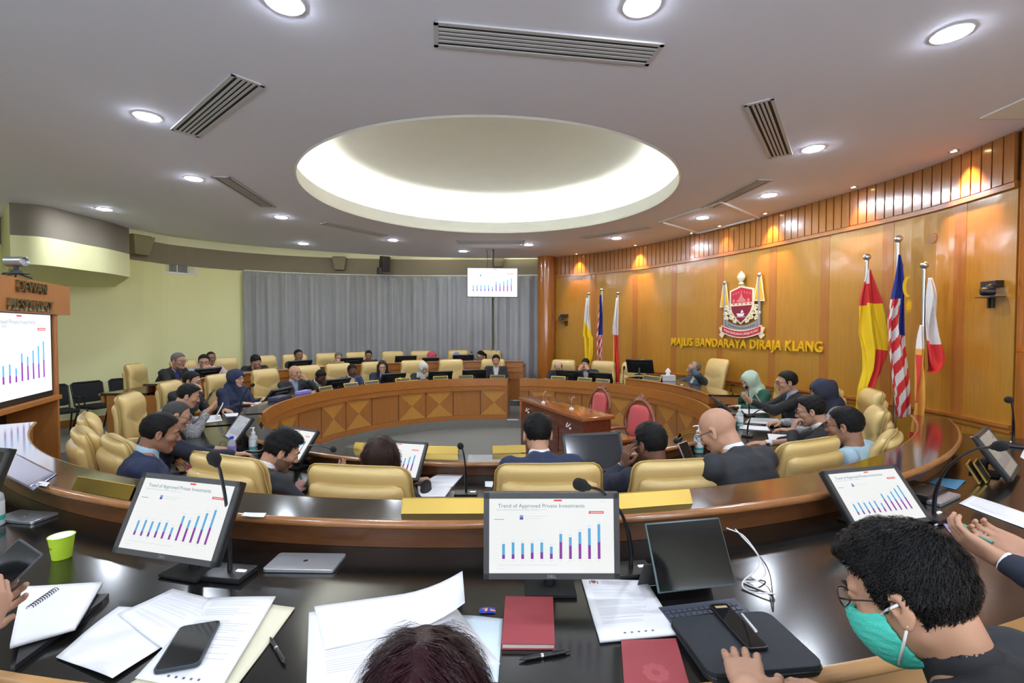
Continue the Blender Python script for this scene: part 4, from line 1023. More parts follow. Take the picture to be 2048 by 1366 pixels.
def c2(u, v):
    if v < .27+u*.0 or (u > .62 and v < .50+0*(u)): 
        return 3
    s = v*15+u*5.5 if u < 5 else v*30
    return 1 if int(s) % 2 == 0 else 2
o2 = drape(e, R2, c2, MF, seed=5, nu=64, nv=230)
pc = at_y(1801, 575, Y); ps = at_y(1803, 612, Y); mb = MB(); O_ = Vector((pc.x-e.location.x, -.10, pc.z-.15))
arcp = [(.085*math.cos(a)*.7, .12*math.sin(a)) for a in np.linspace(R(75), R(285), 14)]+[(.02+.06*math.cos(a)*.7, .098*math.sin(a)) for a in np.linspace(R(275), R(85), 14)]
mb.prism(arcp, .003, O_, (1, 0, 0), (0, 0, 1)); mb.build('crescent', M_fy, e)
star = [((.085 if k % 2 == 0 else .04)*math.cos(math.pi*k/14), (.085 if k % 2 == 0 else .04)*math.sin(math.pi*k/14)) for k in range(28)]
mb = MB(); mb.prism([(x*.55, y) for x, y in star], .003, (ps.x-e.location.x, -.10, ps.z-.15), (1, 0, 0), (0, 0, 1)); mb.build('star', M_fy, e)
mb = MB(); mb.tube([(-.01, .0, h-.1), (.03, -.03, h-.3), (.03, -.03, h-.42)], .006, 6); mb.tube([(.05, -.02, .55), (.09, -.02, .42), (.12, 0, .36), (.14, .0, .45), (.10, .02, .52)], .004, 6); mb.build('cord', mat('green_cord', (.02, .16, .09), .7), e)
Y = 5.15
e, h = flagpole(1849, 530, Y, 'white, red and orange flag hanging from the rightmost steel pole')
R3 = flagrows([(556, 1855, 1861), (600, 1852, 1868), (680, 1850, 1885), (722, 1850, 1890), (740, 1855, 1878), (742, 1857, 1862)], e.location, Y, .15)
drape(e, R3, lambda u, v: 2 if v < .68+u*.03 else 1, MF, 'upper_cloth', seed=7)
R4 = flagrows([(650, 1843, 1850), (700, 1836, 1848), (780, 1826, 1846), (864, 1825, 1846), (888, 1826, 1842)], e.location, Y, .15)
drape(e, R4, lambda u, v: 1 if v > .9 or (u < .25 and .25 < v < .65) else (4 if v > .2 else 2), MF, 'lower_cloth', seed=9)
# far group
Y = 10.6
e, h = flagpole(1178, 587, Y, 'white and yellow flag, left of the three far flags', g='three far flags')
drape(e, flagrows([(596, 1172, 1178), (640, 1168, 1181), (672, 1165, 1184), (676, 1168, 1187), (712, 1169, 1185), (745, 1170, 1176)], e.location, Y, .15), lambda u, v: (2 if v < .30+u*.15 else 0), MF, seed=11, nu=20, nv=30)
e, h = flagpole(1204, 579, Y-.05, 'blue, red and white striped flag, middle of the three far flags', g='three far flags')
drape(e, flagrows([(590, 1199, 1203), (640, 1196, 1206), (670, 1193, 1207), (700, 1194, 1206), (735, 1196, 1205), (780, 1199, 1204)], e.location, Y-.05, .15), lambda u, v: 3 if v < .42 and u > v*.5 else (1 if int((v*20+u*4)) % 2 else 2), MF, seed=12, nu=20, nv=60)
e, h = flagpole(1236, 586, Y-.15, 'white and red flag, right of the three far flags', g='three far flags')
drape(e, flagrows([(596, 1232, 1236), (640, 1227, 1237), (666, 1225, 1238), (690, 1226, 1238), (740, 1225, 1239), (765, 1229, 1238)], e.location, Y-.15, .15), lambda u, v: 2 if v < .42 else (4 if u < .3 else 1), MF, seed=13, nu=20, nv=30)
# ================================================================ rosewood cabinet and carved chairs in the middle
zt = .93
a = at_z(1040, 795, zt); b = at_z(1165, 836, zt); d = (b-a); L = d.length; an = math.atan2(d.y, d.x)
e = empty('rosewood_cabinet', ((a.x+b.x)/2, (a.y+b.y)/2, 0), an, 'long dark rosewood sideboard with glossy brown top in the centre of the pit', 'cabinet')
D = .42
mb = MB(); mb.box((0, D/2, (zt-.05)/2), (L, D-.04, zt-.05), bev=.01); mb.build('body', M_rosewood, e)
mb = MB(); mb.box((0, D/2, zt-.02), (L+.06, D+.04, .045), bev=.012); mb.build('top', wood('rosewood_top', (.36, .12, .035), (.26, .075, .022), .12, .7, 'x', .6), e, smooth=30)
nd = 3
for k in range(nd):
    x = -L/2+L*(k+.5)/nd; mb = MB(); mb.box((x, .016, (zt-.2)/2+.02), (L/nd-.03, .02, zt-.26), bev=.006); dr_ = mb.build('door', M_rosewood, e)
    mb = MB(); mb.box((x, .008, (zt-.2)/2+.02), (L/nd-.14, .012, zt-.40), bev=.005); mb.build('door_panel', M_rosewood, dr_)
    mb = MB(); mb.ball((x+.05, -.02, zt-.17), .016, 10); mb.tube([(x-.05, 0, zt-.12), (x-.03, -.03, zt-.16), (x, -.03, zt-.16), (x+.02, 0, zt-.12)], .007, 6); mb.build('handle', M_white, dr_)
mb = MB(); mb.box((L/2+.24, D/2+.02, .36), (.42, .34, .72), bev=.01); mb.build('low_section', M_rosewood, e)
mb = MB(); mb.box((L/2+.24, D/2+.02, .735), (.46, .40, .035), bev=.01); mb.build('low_top', MATS['rosewood_top'], e)
# little metal stands on the sideboard
for px, py, lab in ((1087, 806, 'small white-footed metal stand at the left end of the sideboard top'), (1143, 819, 'small white-footed metal stand at the middle of the sideboard top')):
    p = at_z(px, py, zt+.003); e2 = empty('sign_stand', p, 0, lab, 'stand', None)
    mb = MB(); mb.lathe([(.03, 0), (.028, .018), (.006, .03), (.006, .035)], n=16); mb.build('foot', M_white, e2, smooth=40)
    mb = MB(); mb.tube([(0, 0, .03), (0, 0, .12), (.01, 0, .15), (.035, 0, .17), (.045, 0, .145)], .004, 6); mb.tube([(0, 0, .12), (-.03, 0, .15), (-.03, 0, .165)], .003, 6); mb.build('wire_holder', M_steel, e2)
M_red = mat('red_velvet', (.60, .09, .10), .6, bump=.1, bscale=200, sheen=.3); M_carve = wood('carved_wood', (.27, .085, .035), (.17, .045, .02), .3, 1, 'z', .4)
def carved_chair():
    e = empty('carved_armchair', (0, 0, 0), 0, 'x', 'chair', 'carved red velvet armchairs in the pit')
    zc = .80
    v, f = grid_shell(.34, .60, 1.02, .05, lambda x, z, t: -.22+.035*t, lambda x, z, t: -.22-.01*t, nx=14, nz=14, rc=.12); mesh('back_cushion', lean_back(v, .12), f, M_red, e, True)
    mb = MB(); pts = [(.205*math.cos(a)*(1+.12*math.cos(2*a)), -.225, .81+.27*math.sin(a)) for a in np.linspace(0, 2*math.pi, 33)]; mb.tube(lean_back(pts, .12), .026, 8, cap=False); mb.build('back_frame', M_carve, e, smooth=60)
    rnd = random.Random(4)
    cr = MB(); n_ = 9
    for k in range(n_):
        a = math.pi*(.12+.76*k/(n_-1)); x = .2*math.cos(a); z = .83+.27*math.sin(a)
        pts = [(x+.05*q/8*math.cos(a+q*.5)*1.2, -.235, z+.02+.05*q/8*math.sin(a+q*.5)) for q in range(9)]
        cr.tube(lean_back(pts, .12), .012, 6)
    cr.tube(lean_back([(0, -.235, 1.08), (0, -.235, 1.14), (.02, -.235, 1.17)], .12), [.03, .022, .008], 8); cr.tube(lean_back([(-.08, -.235, 1.08), (0, -.235, 1.12), (.08, -.235, 1.08)], .12), .018, 8); cr.build('carved_crest', M_carve, e, smooth=60)
    mb = MB(); mb.box((0, .03, .44), (.50, .48, .10), bev=.04); mb.build('seat', M_red, e, smooth=50)
    mb = MB(); mb.box((0, .03, .375), (.54, .50, .06), bev=.02); mb.build('seat_frame', M_carve, e, smooth=50)
    for s in (-1, 1):
        mb = MB(); mb.tube([(s*.2, -.24, .70), (s*.27, -.1, .69), (s*.29, .1, .68), (s*.28, .24, .66), (s*.29, .27, .62)], .02, 8); mb.tube([(s*.28, .2, .66), (s*.26, .18, .52), (s*.26, .2, .40)], .018, 8); a_ = mb.build('armrest', M_carve, e, smooth=60)
        mb = MB(); mb.ball((s*.285, .06, .705), (.03, .10, .025), 12); mb.build('arm_pad', M_red, a_, smooth=60)
        for y, dy in ((.22, .05), (-.18, -.08)):
            mb = MB(); mb.tube([(s*.23, y, .37), (s*.25, y+dy*.3, .25), (s*.22, y+dy*.2, .1), (s*.25, y+dy, .0)], [.03, .024, .016, .022], 8); mb.build('leg', M_carve, e, smooth=60)
    return e
c0 = carved_chair()
for i, (px, py, Yd, rz, lab) in enumerate(((1172, 776, 6.95, 100, 'carved wooden armchair with red velvet back beside the end of the sideboard'), (1250, 790, 5.75, 105, 'taller-looking carved armchair with red velvet back nearest the viewer'))):
    c = c0 if i == 0 else copy_tree(c0); p = at_y(px, py, Yd); c.location = (p.x, p.y, 0); c.rotation_euler = (0, 0, R([118, 124][i])); c['label'] = lab
# ================================================================ people
class Field:
    def __init__(s, lo, hi, h):
        s.lo = np.array(lo, float); s.h = h; s.n = np.ceil((np.array(hi)-s.lo)/h).astype(int)+1
        s.F = np.full(s.n, 1.0, np.float32)
    def box(s, lo, hi, pad):
        a = np.maximum(np.floor((np.array(lo)-pad-s.lo)/s.h).astype(int), 0); b = np.minimum(np.ceil((np.array(hi)+pad-s.lo)/s.h).astype(int)+1, s.n)
        if np.any(b <= a): return None
        sl = tuple(slice(i, j) for i, j in zip(a, b))
        g = [(s.lo[i]+s.h*np.arange(a[i], b[i])).astype(np.float32) for i in range(3)]
        return sl, g[0][:, None, None], g[1][None, :, None], g[2][None, None, :]
    def put(s, sl, d, k, mode):
        A = s.F[sl]
        if mode == 'u':
            if k > 0:
                hh = np.clip(.5+.5*(A-d)/k, 0, 1); s.F[sl] = A*(1-hh)+d*hh-k*hh*(1-hh)
            else: s.F[sl] = np.minimum(A, d)
        elif mode == 's':
            if k > 0:
                hh = np.clip(.5-.5*(A+d)/k, 0, 1); s.F[sl] = A*(1-hh)-d*hh+k*hh*(1-hh)
            else: s.F[sl] = np.maximum(A, -d)
    def cap(s, a, b, ra, rb, k=.02, mode='u', fl=None):
        a = np.array(a, float); b = np.array(b, float); R_ = max(ra, rb); q = s.box(np.minimum(a, b)-R_, np.maximum(a, b)+R_, k+2*s.h)
        if q is None: return
        sl, X, Y, Z = q; ab = b-a; L = float(ab@ab)+1e-9
        px, py, pz = X-a[0], Y-a[1], Z-a[2]
        t = np.clip((px*ab[0]+py*ab[1]+pz*ab[2])/L, 0, 1)
        d = np.sqrt((px-t*ab[0])**2+(py-t*ab[1])**2+(pz-t*ab[2])**2)-(ra+(rb-ra)*t)
        s.put(sl, d, k, mode)
    def ell(s, c, r, M=None, k=.02, mode='u'):
        c = np.array(c, float); r = np.array(r, float); R_ = r.max(); q = s.box(c-R_, c+R_, k+2*s.h)
        if q is None: return
        sl, X, Y, Z = q; px, py, pz = X-c[0], Y-c[1], Z-c[2]
        if M is not None:
            M = np.array(M)                              # columns = local axes
            px, py, pz = [px*M[0, i]+py*M[1, i]+pz*M[2, i] for i in range(3)]
        k0 = np.sqrt((px/r[0])**2+(py/r[1])**2+(pz/r[2])**2); k1 = np.sqrt((px/r[0]**2)**2+(py/r[1]**2)**2+(pz/r[2]**2)**2)+1e-9
        s.put(sl, k0*(k0-1)/k1, k, mode)
    def cutplane(s, p, n, M=None):
        """removes what lies on the side n points to"""
        X, Y, Z = [s.lo[i]+s.h*np.arange(s.n[i]) for i in range(3)]
        d = (X[:, None, None]-p[0])*n[0]+(Y[None, :, None]-p[1])*n[1]+(Z[None, None, :]-p[2])*n[2]
        s.F = np.maximum(s.F, d.astype(np.float32))
    def noise(s, amp, f, ph, ax=(1, 1, 1)):
        X, Y, Z = [(s.lo[i]+s.h*np.arange(s.n[i])) for i in range(3)]; X = X[:, None, None]; Y = Y[None, :, None]; Z = Z[None, None, :]
        s.F = s.F+(amp*(np.sin(X*f*ax[0]+ph+2.2*np.sin(Z*f*.5*ax[2]+ph))*np.sin(Y*f*ax[1]*.9+ph*2+1.7*np.sin(X*f*.6))+.5*np.sin(Z*f*1.3*ax[2]+Y*f*.8+ph*3))).astype(np.float32)
    def nets(s):
        F = s.F; nx, ny, nz = F.shape; S_ = F < 0
        c = np.zeros((nx-1, ny-1, nz-1), np.int8)
        for i in (0, 1):
            for j in (0, 1):
                for k in (0, 1): c += S_[i:nx-1+i, j:ny-1+j, k:nz-1+k]
        act = np.argwhere((c > 0) & (c < 8))
        if len(act) == 0: return np.zeros((0, 3)), np.zeros((0, 4), int)
        I, J, K = act.T; cor = {}
        for i in (0, 1):
            for j in (0, 1):
                for k in (0, 1): cor[(i, j, k)] = F[I+i, J+j, K+k]
        acc = np.zeros((len(act), 3)); cnt = np.zeros(len(act))
        for (a, b) in [(a, b) for a in cor for b in cor if sum(abs(np.array(a)-b)) == 1 and a < b]:
            fa, fb = cor[a], cor[b]; m = (fa < 0) != (fb < 0); t = np.where(m, fa/(fa-fb+1e-12), 0)
            for ax in range(3): acc[:, ax] += np.where(m, a[ax]+t*(b[ax]-a[ax]), 0)
            cnt += m
        V = s.lo+s.h*(act+acc/cnt[:, None])
        idx = np.full((nx-1, ny-1, nz-1), -1, np.int32); idx[I, J, K] = np.arange(len(act))
        Q = []
        for ax in range(3):
            A = S_[tuple(slice(0, -1) if q == ax else slice(None) for q in range(3))]; B = S_[tuple(slice(1, None) if q == ax else slice(None) for q in range(3))]
            e = np.argwhere(A != B); o1, o2 = [q for q in range(3) if q != ax]
            e = e[(e[:, o1] > 0) & (e[:, o2] > 0) & (e[:, o1] < F.shape[o1]-1) & (e[:, o2] < F.shape[o2]-1)]
            sg = A[tuple(e.T)]
            def at(d1, d2):
                q = e.copy(); q[:, o1] -= d1; q[:, o2] -= d2; return idx[tuple(q.T)]
            q = np.stack([at(1, 1), at(0, 1), at(0, 0), at(1, 0)], 1)
            flip = sg if ax != 1 else ~sg
            q[~flip] = q[~flip][:, ::-1]; Q.append(q)
        Q = np.concatenate(Q); return V, Q[(Q >= 0).all(1)]
def npmesh(name, parts, mats, parent=None, mif=None):
    V = []; Q = []; o = 0
    for v, q in parts: V.append(v); Q.append(q+o); o += len(v)
    V = np.concatenate(V); Q = np.concatenate(Q); me = bpy.data.meshes.new(name)
    me.vertices.add(len(V)); me.vertices.foreach_set('co', V.astype(np.float32).ravel()); me.loops.add(len(Q)*4); me.loops.foreach_set('vertex_index', Q.ravel().astype(np.int32))
    me.polygons.add(len(Q)); me.polygons.foreach_set('loop_start', np.arange(len(Q), dtype=np.int32)*4); me.polygons.foreach_set('loop_total', np.full(len(Q), 4, np.int32))
    for m in (mats if isinstance(mats, list) else [mats]): me.materials.append(m)
    me.polygons.foreach_set('use_smooth', np.ones(len(Q), bool))
    if mif is not None:
        cen = V[Q].mean(1); me.polygons.foreach_set('material_index', mif(cen).astype(np.int32))
    me.update(calc_edges=True); me.validate()
    return link(bpy.data.objects.new(name, me), parent)
SK = {'fair': (.60, .36, .25), 'tan': (.46, .255, .165), 'brown': (.28, .14, .085), 'dark': (.14, .065, .04), 'deep': (.10, .045, .028)}
def skinmats(t):
    c = SK[t]; return [mat('skin_'+t, c, .58, spec=.3, var=.12, vscale=18), mat('lips_'+t, (c[0]*.8, c[1]*.48, c[2]*.5), .45), mat('stubble_'+t, tuple(x*.42 for x in c), .6)]
M_eye = mat('eye_white', (.42, .39, .37), .3); M_iris = mat('iris_dark', (.02, .012, .008), .15)
M_hairb = mat('black_hair', (.006, .0055, .0055), .5, bump=.5, bscale=220, var=.5, vscale=60, stretch=(1, 1, .2))
M_hairg = mat('grey_hair', (.14, .13, .125), .6, bump=.4, bscale=200, var=.4, vscale=60)
M_hairgr = mat('salt_pepper_hair', (.05, .048, .046), .6, bump=.4, bscale=200, var=.5, vscale=60)
M_hairbr = mat('dark_brown_hair', (.035, .018, .014), .4, bump=.4, bscale=200, var=.5, vscale=60)
M_hairm = mat('dark_maroon_hair', (.022, .006, .008), .32, bump=.2, bscale=200, var=.4, vscale=60)
HAIR = {'black': M_hairb, 'grey': M_hairg, 'salt': M_hairgr, 'brown': M_hairbr, 'maroon': M_hairm}
def cloth(name, c, r=.8, var=.08): return mat('cloth_'+name, c, r, bump=.25, bscale=400, var=var, vscale=6)
CL = {'black': cloth('black', (.012, .012, .013)), 'charcoal': cloth('charcoal', (.020, .022, .027)), 'navy': cloth('navy', (.014, .024, .065)), 'darknavy': cloth('darknavy', (.012, .016, .032)), 'blue': cloth('blue', (.02, .04, .12)),
      'teal': cloth('teal', (.045, .075, .095)), 'sky': cloth('sky', (.36, .52, .62)), 'lightblue': cloth('lightblue', (.33, .42, .60)), 'white': cloth('white', (.70, .70, .70)), 'purpleblue': cloth('purpleblue', (.05, .045, .20)),
      'green': cloth('green', (.012, .085, .055)), 'mint': cloth('mint', (.42, .55, .43)), 'pink': cloth('pink', (.50, .07, .10)), 'greyblue': cloth('greyblue', (.20, .25, .33)), 'offwhite': cloth('offwhite', (.62, .60, .52)),
      'royal': cloth('royal', (.02, .03, .22)), 'grey': cloth('grey', (.22, .21, .20)), 'pinkish': cloth('pinkish', (.60, .48, .50)), 'brownshirt': cloth('brownshirt', (.07, .04, .03))}
def speckled():
    m, n, l, b = nodes('cloth_patterned'); tc = n.new('ShaderNodeTexCoord'); t = n.new('ShaderNodeTexVoronoi'); t.inputs['Scale'].default_value = 150; l.new(tc.outputs['Object'], t.inputs[0])
    cr = n.new('ShaderNodeValToRGB'); cr.color_ramp.interpolation = 'CONSTANT'; cr.color_ramp.elements[0].color = (.03, .03, .04, 1); cr.color_ramp.elements[1].color = (.38, .38, .38, 1); cr.color_ramp.elements[1].position = .45
    l.new(t.outputs['Distance'], cr.inputs[0]); l.new(cr.outputs[0], b.inputs['Base Color']); b.inputs['Roughness'].default_value = .8; return m
CL['patterned'] = speckled()
V3 = lambda *a: np.array(a, float)
def nz_(v): return v/(np.linalg.norm(v)+1e-9)
def rotm(yaw=0, pitch=0, roll=0):                       # head: yaw about z (positive = to its left), pitch positive = down
    return np.array((Matrix.Rotation(R(yaw), 3, 'Z') @ Matrix.Rotation(R(-pitch), 3, 'X') @ Matrix.Rotation(R(roll), 3, 'Y')))
def wedge_w(c): return np.clip(.062+(c+.02)*.20, -.01, .075)
def wedge_cut(F, N, fr, tdir):
    g = [F.lo[i]+F.h*np.arange(F.n[i])-N[i] for i in range(3)]; X, Y, Z = g[0][:, None, None], g[1][None, :, None], g[2][None, None, :]
    b = Y*fr[1]+Z*fr[2]; c = Y*tdir[1]+Z*tdir[2]
    d = np.maximum(np.abs(X)-wedge_w(c), .035-b); F.F = np.maximum(F.F, -d).astype(np.float32)
def hairline(F, H, M, hs, up=0.0):
    ys = np.array([-.12, -.085, -.05, -.026, -.018, .006, .010, .022, .030, .044, .062, .078, .12]); zs = np.array([-.075, -.070, -.052, -.030, .018, .024, -.012, -.008, .045, .062, .078, .090, .11])+up
    g = [F.lo[i]+F.h*np.arange(F.n[i])-H[i] for i in range(3)]; X, Y, Z = g[0][:, None, None], g[1][None, :, None], g[2][None, None, :]
    y = (X*M[0, 1]+Y*M[1, 1]+Z*M[2, 1])/hs; z = (X*M[0, 2]+Y*M[1, 2]+Z*M[2, 2])/hs
    F.F = np.maximum(F.F, ((np.interp(y, ys, zs)-z)*.62*hs).astype(np.float32))
def hand_prims(F, w, d, nrm, side, curl, spread=1.0, sc=1.0, thumb=(.6, .3)):
    """w wrist, d finger direction, nrm out of the palm, side +1 when the thumb is toward s = d x nrm"""
    d = nz_(d); nrm = nz_(nrm-d*(nrm@d)); s = np.cross(d, nrm)*side
    P = lambda a, b, c=0: w+sc*(d*a+s*b+nrm*c)
    for i, b in enumerate((.030, .010, -.010, -.028)):
        F.cap(P(.0, b*.55), P(.082-.004*abs(i-1), b), .0155*sc, .0115*sc, .012)
    F.ell(P(.045, 0), (.036*sc, .014*sc, .042*sc), np.stack([s, nrm, d], 1), .01)
    tips = []
    for i, (b, L) in enumerate(((.030, .92), (.010, 1.04), (-.010, .97), (-.028, .76))):
        c = curl[i] if isinstance(curl, (list, tuple)) else curl
        p = P(.082-.004*abs(i-1), b); ang = 0; dirs = nz_(d+s*(b*2.2*spread))
        for j, ln in enumerate((.044, .027, .022)):
            ang += c*(.75 if j == 0 else 1.0); dd = dirs*math.cos(ang)+nrm*math.sin(ang); q = p+dd*ln*L*sc
            F.cap(p, q, (.0092-.0008*j)*sc, (.0086-.0009*j)*sc, .0035); p = q
        tips.append(p)
    p = P(.012, .026, .004); dirs = nz_(d*.75+s*thumb[0]+nrm*thumb[1]); q = p+dirs*.046*sc; F.cap(p, q, .015*sc, .0115*sc, .010)
    d2 = nz_(d*.95+s*thumb[0]*.3+nrm*thumb[1]*1.2); q2 = q+d2*.032*sc; F.cap(q, q2, .0108*sc, .0095*sc, .004); d3 = nz_(d*.9+nrm*thumb[1]*1.6); q3 = q2+d3*.022*sc; F.cap(q2, q3, .0094*sc, .008*sc, .004)
    return tips, q3
def head_prims(F, c, M, hs=1.0, nose=1.0, jaw=1.0):
    P = lambda x, y, z: c+M @ (V3(x, y, z)*hs)
    E_ = lambda p, r, k=.02, m='u': F.ell(P(*p), np.array(r)*hs, M, k*hs, m)
    C_ = lambda a, b, ra, rb, k=.01, m='u': F.cap(P(*a), P(*b), ra*hs, rb*hs, k*hs, m)
    E_((0, -.012, .032), (.075, .095, .086), .01)
    E_((0, .028, -.03), (.058*jaw, .062, .080), .03)
    C_((-.045*jaw, -.005, -.055), (-.012, .068, -.095), .016, .014, .03); C_((.045*jaw, -.005, -.055), (.012, .068, -.095), .016, .014, .03)
    E_((0, .066, -.096), (.022*jaw, .02, .016), .02)
    for s in (-1, 1):
        E_((s*.040, .058, -.018), (.024, .024, .022), .02)
        E_((s*.031, .094, .010), (.017, .014, .011), .012, 's')
        E_((s*.079, -.008, -.004), (.009, .018, .030), .006); E_((s*.083, -.002, .002), (.006, .009, .014), .004, 's'); E_((s*.080, -.004, -.030), (.007, .010, .010), .006)
        C_((s*.012, .086, .026), (s*.046, .074, .026), .010, .008, .012)
        E_((s*.031, .078, .008), (.0155, .0135, .0125), .004)
        C_((s*.020, .0905, .0125), (s*.042, .086, .0125), .0052, .0045, .002); C_((s*.021, .0885, .0005), (s*.041, .0845, .0008), .0040, .0035, .002)
    C_((0, .086, .018), (0, .106*1, -.022), .008, .012*nose, .010); E_((0, .107, -.026), (.014*nose, .012, .010), .008)
    for s in (-1, 1): E_((s*.013, .097, -.029), (.009, .010, .008), .006)
    C_((-.016, .090, -.056), (.016, .090, -.056), .0075, .0075, .006); C_((-.014, .088, -.066), (.014, .088, -.066), .008, .008, .006)
    C_((-.020, .099, -.0612), (.020, .099, -.0612), .0022, .0022, .003, 's')
def person(lab, px, py, Y=None, r=None, far=True, zf=.15, turn=0, lean=.12, hy=0, hp=8, hr=0, skin='tan', hair='short', hc='black', top='charcoal', shirt='white', glasses=False,
           L=None, Rr=None, hs=1.0, res=None, hijab=None, group=None, beard=None, stand=None, legs=True, pos=None, dz=None, jacket=True, mask=False, nsh=1.0, bulk=1.0, elb=None, extra=None, face=None):
    Hw = pos if pos is not None else (at_y(px, py, Y) if Y else at_r(px, py, r, far))
    th = (theta(Hw) if face is None else face)+turn; fw = Vector((-math.sin(R(th)), math.cos(R(th)), 0)); bx = Hw-fw*lean
    dist = math.hypot(Hw.x, Hw.y); res = res or (.0042 if dist < 1.6 else .0048 if dist < 4.2 else .0062 if dist < 7 else .0075)
    cres = .0075 if dist < 1.6 else .010 if dist < 5 else .014
    ps = int(abs(px*7+py*13)) % 100/10.0
    H = V3(0, lean, Hw.z-zf); M = rotm(hy, hp, hr)
    if dz is None: dz = .71 if zf < .2 else .81
    N = H+M @ V3(0, -.030*hs, -.115*hs)*1.0; N = N+V3(0, -.012, -.02); N[0] *= .7
    hip = V3(0, -.04, .56); tdir = nz_(N-hip); fr = nz_(np.cross(V3(1, 0, 0), tdir)); fr = fr if fr[1] > 0 else -fr
    sh = {s: N+V3(s*.172*bulk, 0, 0)-tdir*.055-fr*.01 for s in (-1, 1)}
    arms = {}
    for s, spec in ((-1, L), (1, Rr)):
        if spec is None: spec = dict(w=(s*.20, lean+.30, dz+.035), d=(-s*.55, .8, -.05), n=(0, 0, -1), c=.25)
        w_ = V3(*spec['w']); a, b = .285, .255; d = w_-sh[s]; D = np.linalg.norm(d)
        if D > a+b-.01: w_ = sh[s]+d/D*(a+b-.01); d = w_-sh[s]; D = a+b-.01
        D = max(D, .12); x = (a*a-b*b+D*D)/(2*D); hgt = math.sqrt(max(a*a-x*x, 1e-4)); pole = V3(*(spec.get('p') or (s*.5, -.35, -1))); pole = nz_(pole-nz_(d)*(pole@nz_(d)))
        arms[s] = (sh[s], sh[s]+nz_(d)*x+pole*hgt, w_, spec)
    # body: torso and limbs coarse, head and hands fine, all one mesh
    lo = V3(-.62, -.42, -.02); hi = V3(.62, .85, N[2]+.08)
    for s in arms:
        for q in arms[s][:3]: lo = np.minimum(lo, q-.14); hi = np.maximum(hi, q+.14)
    lo[2] = -.02
    B = Field(lo, hi, .016)
    B.cap(hip, N-tdir*.20-fr*.02, .09, .085, .04); B.cap(N-tdir*.09+V3(-.09, 0, -.02)-fr*.01, N-tdir*.09+V3(.09, 0, -.02)-fr*.01, .035, .035, .05)
    for s in (-1, 1):
        B.cap(arms[s][0], arms[s][1], .045, .038, .03); B.cap(arms[s][1], arms[s][2], .037, .025, .02)
        B.cap(hip+V3(s*.09, .02, -.02), V3(s*.13, .42, .50), .08, .055, .03); B.cap(V3(s*.13, .42, .50), V3(s*.13, .38, .09), .05, .035, .02); B.cap(V3(s*.13, .38, .06), V3(s*.14, .52, .04), .035, .03, .02)
    parts = [B.nets()]
    hl = np.minimum(H-V3(.16, .18, .19)*hs, N-V3(.13, .12, .06)); hh = np.maximum(H+V3(.16, .18, .18)*hs, N+V3(.13, .12, .06))
    Fh = Field(hl, hh, res); head_prims(Fh, H, M, hs, nsh); Fh.cap(H+M @ (V3(0, -.035, -.055)*hs), N-tdir*.02, .050*hs, .056*hs, .025); Fh.cap(N-tdir*.02+V3(-.05, 0, -.01), N-tdir*.02+V3(.05, 0, -.01), .05, .05, .03)
    parts.append(Fh.nets()); grips = {}
    for s in (-1, 1):
        sh_, el, w_, sp = arms[s]; d = nz_(V3(*sp['d'])); hr_ = max(res*.9, .0034) if dist < 6 else .0052; lo2 = np.minimum(w_, w_+d*.2)-.09; hi2 = np.maximum(w_, w_+d*.2)+.09
        if sp.get('hide'): continue
        Fw = Field(lo2, hi2, hr_); back = nz_(el-w_); sd = s; 
        nrm = V3(*sp['n']); sx = np.cross(d, nrm); sd = 1 if (sx@V3(-s, .0, 0)) > 0 else -1
        if 'side' in sp: sd = sp['side']
        grips[s] = (hand_prims(Fw, w_, d, nrm, sd, sp.get('c', .3), sp.get('sp', 1), sp.get('sc', 1.0), sp.get('th', (.6, .3))), w_, d, nrm); Fw.cap(w_+back*.07, w_, .029, .0235, .012); parts.append(Fw.nets())
    Mi = M.T
    def mif(c):
        q = (c-H) @ M/hs; o = np.zeros(len(c)); near = (np.abs(q) < .14).all(1)
        lips = near & (q[:, 1] > .080) & (np.abs(q[:, 0]) < .023) & (q[:, 2] < -.049) & (q[:, 2] > -.073); o[lips] = 1
        if beard == 'full': bz = near & (q[:, 2] < -.035) & (q[:, 1] > -.01) & (q[:, 2] > -.13) & ~lips & ~((q[:, 1] > .06) & (q[:, 2] > -.042)); o[bz] = 2
        elif beard: bz = near & (((q[:, 2] < -.036) & (q[:, 2] > -.052) & (np.abs(q[:, 0]) < .03) & (q[:, 1] > .07))); o[bz] = 2
        return o
    body = npmesh('person', parts, skinmats(skin), None, mif)
    body.location = (bx.x, bx.y, zf); body.rotation_euler = (0, 0, R(th))
    tag(body, lab, 'person', group)
    # eyes, brows
    def hm(mb): mb.M = Matrix.Translation(H) @ Matrix(M.tolist()).to_4x4() @ Matrix.Scale(hs, 4)
    if hijab != 'back':
        for s in (-1, 1):
            mb = MB(); hm(mb); mb.ball((s*.031, .0815, .008), .0118, 12, 0); mb.ball((s*.031, .0895, .0065), (.0055, .0050, .0055), 10, 1); mb.build('eye', [M_eye, M_iris], body, smooth=180)
            mb = MB(); hm(mb); mb.tube([(s*.012, .0975, .027), (s*.03, .093, .033), (s*.048, .081, .029)], [.003, .0038, .0018], 6); mb.build('eyebrow', HAIR[hc if hc != 'maroon' else 'black'], body, smooth=180)
